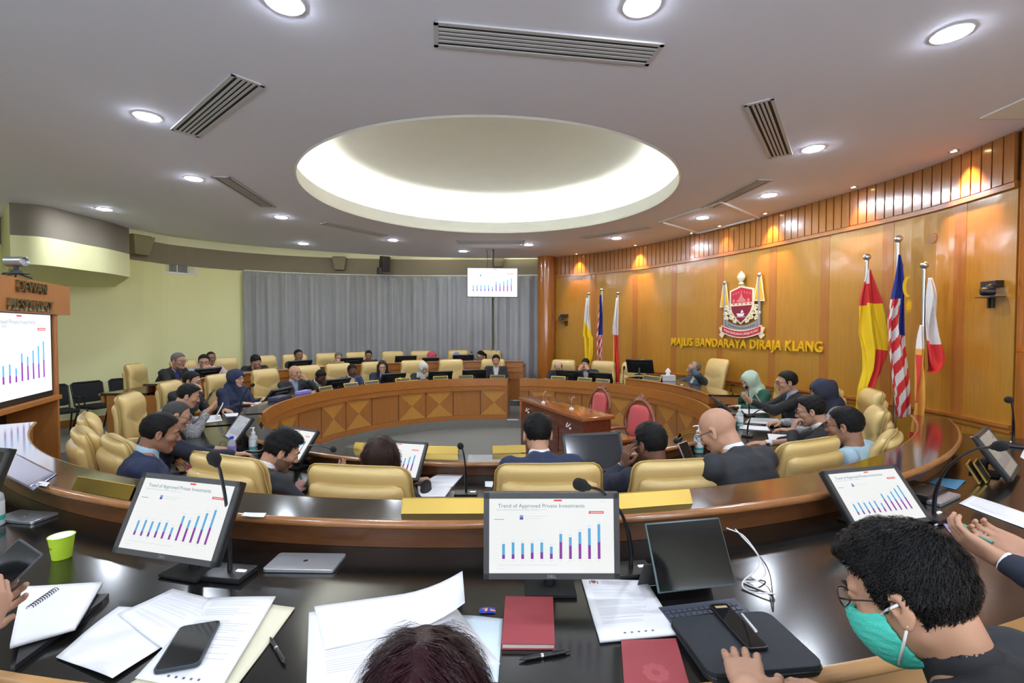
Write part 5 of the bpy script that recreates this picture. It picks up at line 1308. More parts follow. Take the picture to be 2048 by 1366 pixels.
    # hair
    if hijab is None and hair != 'bald':
        Fx = Field(np.minimum(H-V3(.17, .19, .20)*hs, H-V3(.2, .2, .38 if hair in ('long', 'pony') else .2)), H+V3(.17, .19, .20)*hs, max(res, .0045))
        P = lambda x, y, z: H+M @ (V3(x, y, z)*hs)
        E_ = lambda p, r_, k=.02, m='u': Fx.ell(P(*p), np.array(r_)*hs, M, k, m)
        if hair in ('short', 'thick', 'spiky', 'curl'):
            t_ = {'short': .006, 'thick': .017, 'spiky': .013, 'curl': .013}[hair]
            E_((0, -.013, .030), (.0795, .0995, .0905)); E_((0, -.008, .050), (.074+t_*.55, .088+t_*.7, .071+t_*1.15), .02)
            if hair in ('thick', 'spiky'): E_((0, .042, .084), (.054, .048, .036), .02)
            hairline(Fx, H, M, hs)
            Fx.ell(P(0, .128, .012), np.array((.070, .060, .074))*hs, M, .010, 's')
            for s in (-1, 1): Fx.ell(P(s*.085, -.006, -.012), np.array((.02, .019, .030))*hs, M, .005, 's')
            Fx.noise(.0012 if hair == 'short' else .0022, 110 if hair != 'curl' else 190, ps)
        elif hair == 'buzz':
            E_((0, -.012, .033), (.0775, .098, .0895)); hairline(Fx, H, M, hs, .012); Fx.ell(P(0, .120, .02), np.array((.080, .064, .074))*hs, M, .004, 's')
        elif hair == 'ring':                            # bald on top, hair round the back and sides
            E_((0, -.016, .025), (.080, .097, .086)); Fx.cutplane(P(0, .0, .062), M @ V3(0, 0, 1)); Fx.cutplane(P(0, .038, .03), M @ V3(0, 1, .1)); Fx.cutplane(P(0, -.05, -.05), M @ V3(0, .3, -.95))
            for s in (-1, 1): Fx.ell(P(s*.085, -.006, -.012), np.array((.02, .019, .030))*hs, M, .005, 's')
            Fx.noise(.0012, 200, ps)
        elif hair in ('long', 'bob'):
            E_((0, -.018, .036), (.089, .106, .098)); dn = V3(0, 0, -1)
            Lh = .26 if hair == 'long' else .14
            for a_ in ((-.072, .005), (.072, .005), (-.05, -.06), (.05, -.06), (0, -.075)):
                p0 = P(a_[0], a_[1], .02); p1 = p0+V3(a_[0]*.25, -.01, -Lh) if a_[1] > -.03 else p0+V3(a_[0]*.2, -.02, -Lh*.85); Fx.cap(p0, p1, .036*hs, .030, .03)
            Fx.ell(P(0, .100, -.02), np.array((.056, .062, .088))*hs, M, .01, 's'); Fx.cap(P(0, .06, .02), P(0, .05, -.12), .058*hs, .05*hs, .01, 's')
            Fx.noise(.0018, 130, ps, (1, 1, .15))
        elif hair == 'pony':
            E_((0, -.014, .036), (.082, .103, .094)); Fx.cutplane(P(0, .072, .066), M @ V3(0, .6, -.8)); Fx.cap(P(0, -.09, .03), P(0, -.14, -.02), .03, .028, .02); Fx.cap(P(0, -.14, -.02), P(.0, -.13, -.17), .028, .012, .02); Fx.noise(.0015, 140, ps, (1, 1, .2))
        v, q = Fx.nets()
        ho = npmesh('hair', [(v, q)], HAIR[hc], body)
        if dist < 4.6: strands(ho, v, q, H, M, hs, hair, HAIR[hc], dist, ps)
    if hijab:
        cmat = CL[hijab]; Fx = Field(np.minimum(H-V3(.22, .24, .42), N-V3(.26, .26, .26)), H+V3(.22, .24, .16)*hs, max(res, .006)); P = lambda x, y, z: H+M @ (V3(x, y, z)*hs)
        Fx.ell(P(0, -.016, .030), np.array((.094, .116, .104))*hs, M, .02); Fx.cap(P(0, -.02, -.02), N+V3(0, .0, .02), .098*hs, .085, .04)
        for s in (-1, 1): Fx.cap(N+V3(s*.03, .0, .0), N+V3(s*.14, .005, -.075), .075, .055, .04)
        Fx.cap(N+fr*.07, N-tdir*.20+fr*.115, .07, .05, .05); Fx.cap(N-fr*.05, N-tdir*.16-fr*.10, .08, .06, .05)
        Fx.ell(P(0, .115, -.012), np.array((.052, .062, .073))*hs, M, .008, 's')
        Fx.noise(.006, 42, ps, (1, 1, .5)); npmesh('headscarf', [Fx.nets()], cmat, body)
    # clothes
    J = Field(lo-V3(.03, .03, 0), hi+V3(.03, .03, .06), cres); bk = bulk
    def torso(F, g):
        for s in (-1, 1):
            F.cap(hip+V3(s*.055*bk, 0, -.04), N-tdir*.19+V3(s*.075*bk, 0, 0), .118*bk+g, .112*bk+g, .06)
            F.cap(N-tdir*.085+V3(s*.05, 0, 0)-fr*.005, arms[s][0]+V3(s*.01, 0, .0), .066+g, .060+g, .05)
        F.ell(N-tdir*.12-fr*.02, (.15*bk+g, .10+g, .13+g), np.stack([V3(1, 0, 0), fr, tdir], 1), .05)
    torso(J, .012)
    for s in (-1, 1):
        a0, el, w_, sp = arms[s]; J.cap(a0, el, .068, .057, .03); we = w_+nz_(el-w_)*sp.get('slv', .035); J.cap(el, we, .056, .040, .03)
    back = N-fr*.05
    if jacket:
        J.cap(N-fr*.035+V3(-.035, 0, .0), N-fr*.035+V3(.035, 0, .0), .040, .040, .02)     # collar
        wedge_cut(J, N, fr, tdir)
        J.cap(N+fr*.01, N+tdir*.12+fr*.02, .052, .075, .012, 's')
    else: J.cap(N+fr*.005, N+tdir*.12+fr*.01, .050, .075, .010, 's')
    J.noise(.0048, 26, ps, (1, 1, 1.2)); J.noise(.0018, 70, ps+1)
    jo = npmesh('jacket' if jacket else 'top', [J.nets()], CL[top], body)
    if jacket and dist > 1.6:
        g = [J.lo[i]+J.h*np.arange(J.n[i])-N[i] for i in range(3)]; X, Y_, Z = g[0][:, None, None], g[1][None, :, None], g[2][None, None, :]
        b_ = Y_*fr[1]+Z*fr[2]; c_ = Y_*tdir[1]+Z*tdir[2]; w0 = wedge_w(c_); a_ = np.abs(X+0*b_)
        reg = np.maximum(np.maximum(w0-a_, a_-w0-.030*np.clip((c_+.36)/.2, .2, 1)), np.maximum(.03-b_, np.maximum(-.30-c_, c_-.03)))
        L0 = J.F.copy(); J.F = np.maximum(np.maximum(J.F-.006, reg), -(L0+.022)).astype(np.float32); v_, q_ = J.nets(); J.F = L0
        if len(q_): npmesh('lapels', [(v_, q_)], mat('lapel_'+top, tuple(min(1, x*1.7+.004) for x in MATS['cloth_'+top].node_tree.nodes['Principled BSDF'].inputs['Base Color'].default_value[:3]), .6), jo)
    if jacket and shirt == 'none': shirt = 'white'
    if shirt != 'none':
        T = Field(N-V3(.24, .26, .40), N+V3(.24, .3, .12), min(max(res, .005), .007)); torso(T, -.003); 
        T.cap(N-tdir*.03, N+tdir*.022+fr*.005, .070, .066, .02); T.cap(N+tdir*.045+fr*.012, N+tdir*.14+fr*.03, .055, .075, .004, 's')
        T.cap(N+tdir*.06+fr*.095, N-tdir*.02+fr*.10, .030, .008, .01, 's')
        npmesh('shirt', [T.nets()], CL[shirt], body)
        for s in (-1, 1):
            if arms[s][3].get('hide'): continue
            a0, el, w_, sp = arms[s]; b_ = nz_(el-w_)
            if jacket and sp.get('slv', .035) < .05: mb = MB(); mb.tube([w_+b_*.06, w_+b_*.012], [.033, .031], 14); mb.build('shirt_cuff', CL[shirt], body, smooth=60)
    if legs:
        T = Field(V3(-.32, -.26, -.01), V3(.32, .68, .74), .015)
        for s in (-1, 1): T.cap(hip+V3(s*.09, .0, -.015), V3(s*.13, .43, .505), .098, .072, .03); T.cap(V3(s*.13, .43, .505), V3(s*.13, .39, .10), .068, .058, .03)
        T.noise(.004, 24, ps); npmesh('trousers', [T.nets()], CL['charcoal' if hijab is None else top], body)
        for s in (-1, 1):
            mb = MB(); mb.ball((s*.13, .36, .05), (.04, .05, .045), 12); mb.ball((s*.135, .46, .035), (.045, .11, .035), 12); mb.build('shoe', M_rubber, body, smooth=180)
    if glasses:
        mb = MB(); hm(mb); gm = mat('glasses_frame', (.015, .015, .018), .3)
        for s in (-1, 1):
            mb.tube([(s*.033+.024*math.cos(a), .108-.006*abs(math.cos(a)), .006+.018*math.sin(a)) for a in np.linspace(0, 2*math.pi, 17)], .0018, 6, cap=False)
            mb.tube([(s*.056, .102, .010), (s*.074, .075, .012), (s*.082, .0, .010), (s*.082, -.015, -.004)], .0018, 6)
        mb.tube([(-.010, .109, .010), (0, .111, .013), (.010, .109, .010)], .0018, 6); g_ = mb.build('glasses', gm, body, smooth=180)
        for s in (-1, 1):
            mb = MB(); hm(mb); mb.add([(s*.033+.0235*math.cos(a), .107-.006*abs(math.cos(a)), .006+.0175*math.sin(a)) for a in np.linspace(0, 2*math.pi, 17)[:-1]], [tuple(range(16))]); mb.build('lens', lensmat(), g_)
    if mask:
        F_ = Field(H-V3(.16, .18, .18)*hs, H+V3(.16, .18, .16)*hs, .003); P = lambda x, y, z: H+M @ (V3(x, y, z)*hs)
        F_.ell(P(0, .040, -.044), np.array((.074, .084, .086))*hs, M, 0); F_.ell(P(0, .026, -.04), np.array((.066, .080, .078))*hs, M, .002, 's')
        F_.cutplane(P(0, .03, -.02), M @ V3(0, -1, .2)); F_.cutplane(P(0, .1, -.014), M @ V3(0, .0, 1)); F_.cutplane(P(0, .0, -.118), M @ V3(0, 0, -1)); F_.noise(.0008, 240, 1, (.1, .1, 1.4))
        mk = npmesh('face_mask', [F_.nets()], mat('mask_green', (.07, .60, .48), .7, bump=.3, bscale=300), body)
        for s in (-1, 1):
            for z0, z1 in ((-.022, .006), (-.100, -.028)):
                mb = MB(); hm(mb); mb.tube([(s*.064, .045, z0), (s*.078, .015, (z0+z1)/2+.004), (s*.085, -.008, z1)], .0024, 6); mb.build('ear_loop', M_white, mk, smooth=180)
    if extra: extra(body, arms, grips, H, M, N, fr, tdir)
    return body
def lensmat():
    if 'lens' in MATS: return MATS['lens']
    m, n, l, b = nodes('lens'); b.inputs['Base Color'].default_value = (.9, .95, 1, 1); b.inputs['Roughness'].default_value = .05; b.inputs['Alpha'].default_value = .12; MATS['lens'] = m; return m
def strands(ho, v, q, H, M, hs, style, m, dist, seed):
    """short tapered locks lying along the hair surface"""
    rng = np.random.default_rng(int(seed*100)); N_ = {True: 9000, False: 1500}[dist < 1.6]
    cen = v[q].mean(1); nr = np.cross(v[q[:, 1]]-v[q[:, 0]], v[q[:, 2]]-v[q[:, 0]]); nr /= np.linalg.norm(nr, axis=1)[:, None]+1e-9
    loc = (cen-H) @ M/hs; ok = ((loc**2).sum(1) > .068**2) & (loc[:, 2] > (-.2 if style in ('long', 'bob') else -.06))
    out = (nr*(cen-H)).sum(1) > 0; idx = np.where(ok & out)[0]
    if len(idx) == 0: return
    pick = rng.choice(idx, N_)
    P0 = cen[pick]; Nn = nr[pick]; lo_ = loc[pick]
    crown = V3(0.01, -.045, .12)
    if style in ('long', 'bob', 'pony'): flow = np.stack([np.sign(lo_[:, 0])*.05+lo_[:, 0]*.5, lo_[:, 1]*.35, -.03-np.abs(lo_[:, 0])*.6], 1)
    else: flow = lo_-crown
    if style in ('spiky', 'thick'): flow = flow+V3(-.01, .05, .0)
    flow = flow/(np.linalg.norm(flow, axis=1)[:, None]+1e-6)+rng.normal(0, .13, flow.shape); flow = flow @ M.T
    flow = flow-Nn*(flow*Nn).sum(1)[:, None]; flow /= np.linalg.norm(flow, axis=1)[:, None]+1e-6
    ln = rng.uniform(.5, 1, (N_, 1))*{'short': .014, 'buzz': .006, 'thick': .026, 'spiky': .026, 'curl': .016, 'long': .07, 'bob': .07, 'pony': .03, 'ring': .01}[style]
    lift = {'spiky': .26, 'thick': .24, 'curl': .4}.get(style, .10)
    wd = rng.uniform(.0006, .0013, (N_, 1))*(1.0 if dist < 1.6 else 1.8); sd = np.cross(flow, Nn)
    a = P0-Nn*.002; b = P0+flow*ln*.55+Nn*ln*lift*.8; c = P0+flow*ln+Nn*ln*lift*.9-(Nn*ln*.15)
    V = np.concatenate([a-sd*wd, a+sd*wd, b-sd*wd*.8+Nn*wd, b+sd*wd*.8+Nn*wd, c, c+sd*wd*.05]); n = N_; i = np.arange(n)
    Q = np.concatenate([np.stack([i, i+n, i+3*n, i+2*n], 1), np.stack([i+2*n, i+3*n, i+5*n, i+4*n], 1)])
    o = npmesh('hair_locks', [(V, Q)], m, ho); tag(o, kind='stuff')
def phone_part(name, c, d, u, size, m, lab, cat='phone', scr=None, group=None):
    """flat slab at c; long axis d, face normal u (world)"""
    d = Vector(d).normalized(); u = Vector(u); u = (u-d*u.dot(d)).normalized(); s = d.cross(u)
    e = empty(name, c, 0, lab, cat, group); e.matrix_basis = Matrix(((s.x, d.x, u.x, c[0]), (s.y, d.y, u.y, c[1]), (s.z, d.z, u.z, c[2]), (0, 0, 0, 1)))
    w_, l_, t_ = size; mb = MB(); mb.box((0, 0, 0), (w_, l_, t_), bev=min(t_*.45, .004)); mb.build('case', m, e, smooth=40)
    mb = MB(); mb.box((0, 0, t_/2+.0003), (w_*.92, l_*.95, .0006)); mb.build('screen', scr or mat('dark_glass', (.008, .009, .010), .08), e)
    return e
# ---- who sits where
ON = dict
def hand(w, d=(0, 1, 0), n=(0, 0, -1), c=.3, **k): return dict(w=w, d=d, n=n, c=c, **k)
def chin(s, Hz, lean, fwd=.13, dx=.0): return hand((s*.05+dx, lean+fwd, Hz-.20), (-s*.25, -.12, .95), (0, -1, .1), .75, p=(s*.9, .3, -1))
# near side of the ring, seen from behind
PP = []
person('man in a navy suit in left profile, in front of the leftmost cream chairs', 320, 866, Y=3.05, face=-50, lean=.08, hy=-2, hp=16, skin='brown', hair='short', top='navy', shirt='sky', bulk=1.12, hs=1.05, beard='m')
person('man with glasses and thinning hair beyond the navy-suited man, hand on the desk', 352, 832, Y=3.85, face=-50, lean=.20, hy=-2, hp=22, skin='tan', hair='buzz', hc='salt', top='darknavy', shirt='white', glasses=True, Rr=hand((.20, .62, .745), (0, 1, -.05), (0, 0, -1), .5))
person('young man in a black and white patterned shirt leaning over a phone', 376, 792, Y=4.95, face=-60, lean=.30, hy=0, hp=20, skin='tan', hair='spiky', top='patterned', shirt='none', jacket=False, L=hand((-.06, .47, .93), (.15, .7, .6), (.4, -.4, .5), .5), Rr=hand((.06, .47, .92), (-.15, .7, .6), (-.4, -.4, .5), .5))
person('man with glasses holding a hand to his chin behind the patterned shirt', 383, 762, r=3.85, turn=-4, lean=.16, hy=6, hp=14, skin='tan', hair='short', top='black', shirt='purpleblue', glasses=True, Rr=hand((.07, .30, 1.02), (-.2, -.3, .9), (-.2, -1, 0), .8, p=(1, .2, -1)))
person('woman in a navy headscarf and navy blouse with glasses', 472, 757, r=3.86, turn=-4, lean=.02, hy=-4, hp=4, skin='fair', hijab='navy', top='navy', shirt='none', jacket=False, glasses=True, bulk=1.15, hs=1.08)
person('bald man in a black suit and pale blue shirt resting his chin on his fist', 590, 746, r=3.86, turn=-4, lean=.06, hy=2, hp=4, skin='tan', hair='bald', hc='black', top='charcoal', shirt='lightblue', hs=1.1, bulk=1.1, L=hand((-.10, .22, .93), (.25, -.35, .9), (.3, -1, 0), .85, p=(-1, .5, -1)))
person('man in a dark suit looking down, right of the bald man', 641, 754, r=3.82, turn=-4, lean=.2, hy=5, hp=34, skin='deep', hair='curl', top='charcoal', shirt='white', hs=1.05)
person('slim man with glasses in a blue blazer', 704, 742, r=3.84, turn=0, lean=.08, hy=-6, hp=6, skin='deep', hair='curl', top='blue', shirt='offwhite', glasses=True, hs=1.0)
person('long-haired woman with glasses in a navy jacket', 765, 734, r=3.84, turn=-8, lean=.06, hy=-14, hp=10, skin='fair', hair='long', hc='brown', top='navy', shirt='lightblue', glasses=True, hs=1.05)
person('woman in a white headscarf and dark jacket looking down', 847, 737, r=3.84, turn=0, lean=.12, hy=2, hp=22, skin='fair', hijab='offwhite', top='charcoal', shirt='white', hs=1.05)
person('man in a dark suit and white shirt at the right end of the diamond-panel desk', 992, 722, r=3.84, turn=0, lean=.05, hy=0, hp=6, skin='tan', hair='thick', top='charcoal', shirt='white', hs=1.05)
# back row
G = dict(zf=.28)
person('grey-haired man with glasses in a black suit leaning forward at the left wall', 357, 722, r=5.45, turn=8, lean=.26, hy=-2, hp=6, skin='tan', hair='short', hc='grey', top='black', shirt='purpleblue', glasses=True, hs=1.12, bulk=1.1, **G)
person('man with glasses in a light blue shirt, hand at his mouth, beside the grey-haired man', 408, 724, r=5.45, turn=-16, lean=.15, hy=-22, hp=10, skin='tan', hair='short', top='lightblue', shirt='none', jacket=False, glasses=True, hs=1.08, L=chin(-1, 1.15, .15), Rr=chin(1, 1.15, .15), **G)
person('dark-faced man in a pinkish shirt half hidden behind the light blue shirt', 422, 716, r=5.95, turn=-8, lean=.05, hy=-10, hp=6, skin='brown', hair='buzz', top='pinkish', shirt='none', jacket=False, legs=False, **G)
person('black-haired man in a black jacket bending over the back row desk', 512, 724, r=5.45, turn=-14, lean=.30, hy=-6, hp=32, hr=12, skin='tan', hair='thick', top='black', shirt='brownshirt', hs=1.12, **G)
person('man in a dark suit looking right behind the bald man', 597, 711, r=5.6, turn=-8, lean=.08, hy=8, hp=2, skin='brown', hair='short', top='charcoal', shirt='grey', hs=1.05, **G)
person('grey-haired man with hand over his mouth in the back row', 677, 715, r=5.6, turn=-10, lean=.14, hy=-10, hp=16, skin='tan', hair='short', hc='grey', top='charcoal', shirt='white', Rr=chin(1, 1.1, .14), **G)
person('young man in a black jacket looking down in the back row', 737, 711, r=5.6, turn=-8, lean=.1, hy=-8, hp=12, skin='brown', hair='short', top='black', shirt='brownshirt', **G)
person('person in a pink headscarf in the back row', 864, 713, r=5.6, turn=0, lean=.1, hy=58, hp=16, skin='fair', hijab='pink', top='white', shirt='none', jacket=False, **G)
person('person in a grey-blue headscarf low behind a black monitor', 914, 715, r=5.6, turn=0, lean=.1, hy=34, hp=16, skin='fair', hijab='greyblue', top='white', shirt='none', jacket=False, **G)
person('woman with a black ponytail in a royal blue top', 961, 711, r=5.6, turn=0, lean=.08, hy=-72, hp=14, skin='tan', hair='pony', top='royal', shirt='none', jacket=False, **G)
# in front of the wood wall
person('balding man looking down at the left end of the right desk', 1117, 734, r=3.86, turn=0, lean=.14, hy=6, hp=30, skin='fair', hair='ring', top='darknavy', shirt='grey', hs=1.05)
person('man covering his mouth with both hands, before the far flags', 1171, 729, r=3.86, turn=4, lean=.14, hy=-12, hp=14, skin='tan', hair='short', top='charcoal', shirt='white', hs=1.02, L=hand((-.10, .34, .98), (.4, -.35, .8), (.3, -1, .1), .5, p=(-1, .2, -.8)), Rr=hand((.08, .34, .96), (-.35, -.25, .8), (-.2, -1, .1), .5, p=(1, .2, -.8)))
person('chairman in a grey-blue suit leaning back with a hand at his ear', 1388, 738, Y=8.35, turn=-16, lean=.0, hy=-22, hp=0, skin='tan', hair='buzz', hc='grey', top='teal', shirt='white', hs=1.1, bulk=1.15, L=hand((-.11, .11, 1.12), (.05, -.6, .8), (1, 0, 0), .4, p=(-1, .6, .1)), Rr=hand((.34, .42, .90), (.1, .8, .1), (0, 0, -1), .4))
person('woman in a pale green headscarf and dark green dress', 1500, 762, Y=6.75, turn=4, lean=.1, hy=6, hp=26, skin='fair', hijab='mint', top='green', shirt='none', jacket=False, hs=1.12, bulk=1.05)
person('man with glasses in a black suit looking at a phone on the right', 1574, 765, Y=5.65, turn=0, lean=.08, hy=0, hp=10, skin='tan', hair='short', top='black', shirt='lightblue', glasses=True, hs=1.12, L=hand((-.06, .48, .93), (.15, .7, .5), (.5, -.3, .4), .5), Rr=hand((.06, .46, .93), (-.15, .7, .5), (-.5, -.3, .4), .5))
person('person in a dark navy headscarf hidden behind the young man with glasses', 1646, 785, Y=5.0, turn=6, lean=.1, hy=0, hp=14, skin='tan', hijab='darknavy', top='patterned', shirt='none', jacket=False, hs=1.12, Rr=hand((.22, .46, .76), (-.3, .8, 0), (0, 0, -1), .4), L=hand((-.22, .46, .76), (.3, .8, 0), (0, 0, -1), .4))
person('young man with glasses in a black suit resting his chin on his fist', 1622, 822, Y=4.15, face=54, lean=.20, hy=4, hp=14, skin='tan', hair='spiky', top='black', shirt='white', glasses=True, hs=1.1, L=hand((-.09, .33, .92), (.3, -.2, .85), (.4, -1, .1), .75, p=(-1, .2, -1)), Rr=hand((-.06, .62, .74), (-.4, .8, 0), (0, 0, -1), .25))
person('man with glasses in a light blue shirt at the right, seen from behind', 1690, 852, Y=3.35, face=34, lean=.06, hy=8, hp=8, skin='brown', hair='short', top='sky', shirt='none', jacket=False, glasses=True, hs=1.1, bulk=1.05, beard='m')
person('bald man in a charcoal suit seen from behind, leaning over a phone', 1436, 862, Y=2.78, face=26, lean=.26, hy=16, hp=32, skin='tan', hair='bald', top='charcoal', shirt='none', hs=1.12, bulk=1.18, glasses=True, L=hand((-.22, .50, .82), (.1, .9, .1), (.6, 0, .6), .6), Rr=hand((-.05, .52, .80), (-.2, .9, .0), (0, 0, -1), .4))
person('dark-haired man seen from behind propping his head on his left hand', 1300, 888, Y=2.85, turn=0, lean=.14, hy=16, hp=10, skin='dark', hair='short', top='darknavy', shirt='none', hs=1.06, L=hand((-.145, .20, .985), (.12, -.15, .95), (1, 0, 0), .55, p=(-1, .3, -1)))
person('man in a navy suit seen squarely from behind in the centre', 1075, 868, Y=2.86, turn=2, lean=.16, hy=0, hp=12, skin='tan', hair='short', top='navy', shirt='none', hs=1.04, bulk=1.05)
person('brown-haired woman seen from behind, only the top of her head above the chair', 762, 918, Y=3.02, turn=0, lean=.16, hy=0, hp=20, skin='tan', hair='bob', hc='brown', top='black', shirt='none', hs=1.12)
person('bearded young man in a dark suit bowed over a phone at the left', 563, 902, Y=2.95, face=-36, lean=.16, hy=-22, hp=30, skin='tan', hair='thick', top='charcoal', shirt='none', beard='full', hs=1.04, L=hand((.08, .40, .85), (.3, .8, .2), (0, -.6, .6), .5), Rr=hand((.22, .42, .80), (.0, .9, .2), (-.3, -.6, .6), .5))
# ---- foreground people
def locald(face, v): a = R(face); return V3(v[0]*math.cos(a)+v[1]*math.sin(a), -v[0]*math.sin(a)+v[1]*math.cos(a), v[2])
def lw(body_xy, face, zf, P):            # world point -> person frame
    v = (P.x-body_xy[0], P.y-body_xy[1], P.z-zf); return tuple(locald(face, v))
def fg(lab, Hpos, lean, face, lh=None, rh=None, **k):
    fw = Vector((-math.sin(R(face)), math.cos(R(face)), 0)); b = Hpos-fw*lean; d = {}
    for nm, h in (('L', lh), ('Rr', rh)):
        if h:
            h = dict(h); h['w'] = lw((b.x, b.y), face, .34, h['w'])
            for q in ('d', 'n', 'p'):
                if q in h and h[q] is not None: h[q] = tuple(locald(face, h[q]))
            d[nm] = h
    return person(lab, 0, 0, pos=Hpos, lean=lean, face=face, zf=.34, dz=.75, **d, **k)
# masked man, right
Hm = at_y(1818, 1186, .94)
wr = at_z(1496, 1376, ZD+.105); tipv = at_z(1462, 1222, ZD+.095)-wr
fg('man with black hair, glasses and a green face mask in the right foreground', Hm, .20, 34,
   lh=dict(w=wr, d=tuple(tipv), n=(.10, -.2, -1), c=[.26, .20, .16, .14], sp=1.5, th=(.85, .25), sc=1.05, slv=.16, p=(-.6, -.5, -.6)),
   rh=dict(w=at_z(1690, 1415, ZD+.05), d=(-.75, .6, 0), n=(0, 0, -1), c=.4, p=(.8, -.6, -.8)),
   hy=2, hp=26, skin='tan', hair='spiky', top='charcoal', shirt='charcoal', glasses=True, mask=True, hs=1.06, legs=True)
p = at_z(1495, 1250, ZD+.075); q = at_z(1478, 1230, ZD+.045)
mb = MB(); a = at_z(1512, 1262, ZD+.085); b = at_z(1484, 1228, ZD+.046); mb.tube([(0, 0, 0), b-a], [.0038, .0030], 8); o = mb.build('stylus', M_white, smooth=60); o.location = a; tag(o, 'white stylus held in the hand at the bottom right', 'stylus')
# woman at the bottom centre
person('woman with dark maroon hair at the bottom centre, only her crown in view', 0, 0, pos=at_y(848, 1462, .70), lean=.14, face=2, zf=.34, dz=.75, L=dict(w=(-.16, .20, .62), d=(.5, .8, 0), n=(0, 0, -1), c=.4), Rr=dict(w=(.16, .20, .62), d=(-.5, .8, 0), n=(0, 0, -1), c=.4), hy=0, hp=24, skin='tan', hair='bob', hc='maroon', top='black', shirt='none', jacket=False, hs=1.06)
# person at the left edge holding a phone
wl = at_y(34, 1232, 1.10)
fg('person in a dark jacket at the left edge, hand holding a phone', Vector((-1.32, .64, 1.50)), .14, -20,
   rh=dict(w=wl, d=(-.12, .55, .75), n=(-.85, .1, .2), c=[.75, .7, .65, .6], th=(.5, .5), p=(.7, -.6, -.8), slv=.0),
   lh=dict(w=wl+Vector((-.20, .02, -.06)), d=(.35, .8, .3), n=(.6, 0, .5), c=.5, p=(-.8, -.4, -.8)), hy=0, hp=14, skin='tan', hair='short', top='black', shirt='white', bulk=1.1)
phone_part('smartphone', at_y(2, 1150, 1.17), (.45, .5, .65), (.35, -.75, .45), (.074, .155, .010), mat('phone_case_dark', (.02, .03, .04), .4), 'dark smartphone held in the hand at the left edge', 'phone')
# person at the right edge holding a phone
w1 = at_y(1996, 1116, 1.40); w2 = at_y(2062, 1108, 1.40)
fg('person in a navy jacket at the right edge, hands holding a small phone', Vector((1.80, 1.14, 1.48)), .14, 36,
   lh=dict(w=w1, d=(-.45, .80, .35), n=(.6, .3, .5), c=[.6, .55, .5, .5], th=(.6, .6), p=(-.3, -.4, -1)),
   rh=dict(w=w2, d=(-.55, .75, .2), n=(-.6, -.1, .5), c=[.7, .65, .6, .6], th=(.6, .5), p=(.8, -.4, -1)), hy=0, hp=16, skin='tan', hair='short', top='darknavy', shirt='white')
phone_part('smartphone', at_y(1944, 1064, 1.50), (-.45, .80, .25), (.3, -.35, .85), (.062, .11, .010), mat('green_phone_case', (.02, .12, .06), .5), 'small phone with a bright screen held at the right edge', 'phone', scr=glowmat('phone_glow', (.15, .55, .50), .25))
# phones held by people in the ring
phone_part('smartphone', at_y(419, 793, 4.75), (.25, .5, .8), (-.6, -.5, .5), (.07, .15, .01), M_plastic, 'phone held by the young man in the patterned shirt', 'phone')
phone_part('smartphone', at_y(1514, 793, 5.45), (-.3, .5, .8), (.7, -.4, .5), (.075, .155, .01), mat('greyish_case', (.25, .25, .25), .4), 'grey-backed phone held by the man in black on the right', 'phone')
phone_part('smartphone', at_y(1374, 908, 3.0), (-.3, .3, .9), (.3, -.9, .3), (.075, .155, .01), mat('pale_case', (.55, .55, .58), .4), 'pale phone held upright by the bald man in dark suit', 'phone')
# chairs of the foreground row
for i, (X_, Y_, a, lab) in enumerate(((.80, .86, 3, 'cream leather chair of the masked man, at the bottom right edge'),)):
    c = copy_tree(chair0); c.location = (X_, Y_, .341); c.rotation_euler = (0, 0, R(a)); c.scale = (1.05, 1, 1.0); c['label'] = lab; c['group'] = 'cream chairs of the foreground row'
# ================================================================ things on the desks
def fit_screen(TL, TR, BR, BL, W, Hh, dz=None):
    """pose of a screen of width W whose corners show at these pixels"""
    dl, dr = ray(*BL), ray(*BR); lo, hi = .3, 12
    z0, z1 = (dz+.03, dz+.10) if dz else (CZ-1.2, CZ-.3)
    for _ in range(50):
        z = (z0+z1)/2; a, b = at_z(*BL, z), at_z(*BR, z)
        if (b-a).length > W: z0 = z
        else: z1 = z
    u = (b-a).normalized(); n = Vector((u.y, -u.x, 0)); best = (1e9, 0)          # n points to the viewer side
    for k in range(0, 75):
        t = R(k); up = Vector((0, 0, 1))*math.cos(t)-n*math.sin(t)
        e = 0
        for P, px in ((a+up*Hh, TL), (b+up*Hh, TR)):
            v = P-Vector((0, 0, CZ)); fx = math.cos(PITCH)*v.y-math.sin(PITCH)*v.z; vz = math.sin(PITCH)*v.y+math.cos(PITCH)*v.z
            e += (1024+FPX*v.x/fx-px[0])**2+(683-FPX*vz/fx-px[1])**2
        if e < best[0]: best = (e, t)
    return (a+b)/2, u, n, best[1], z
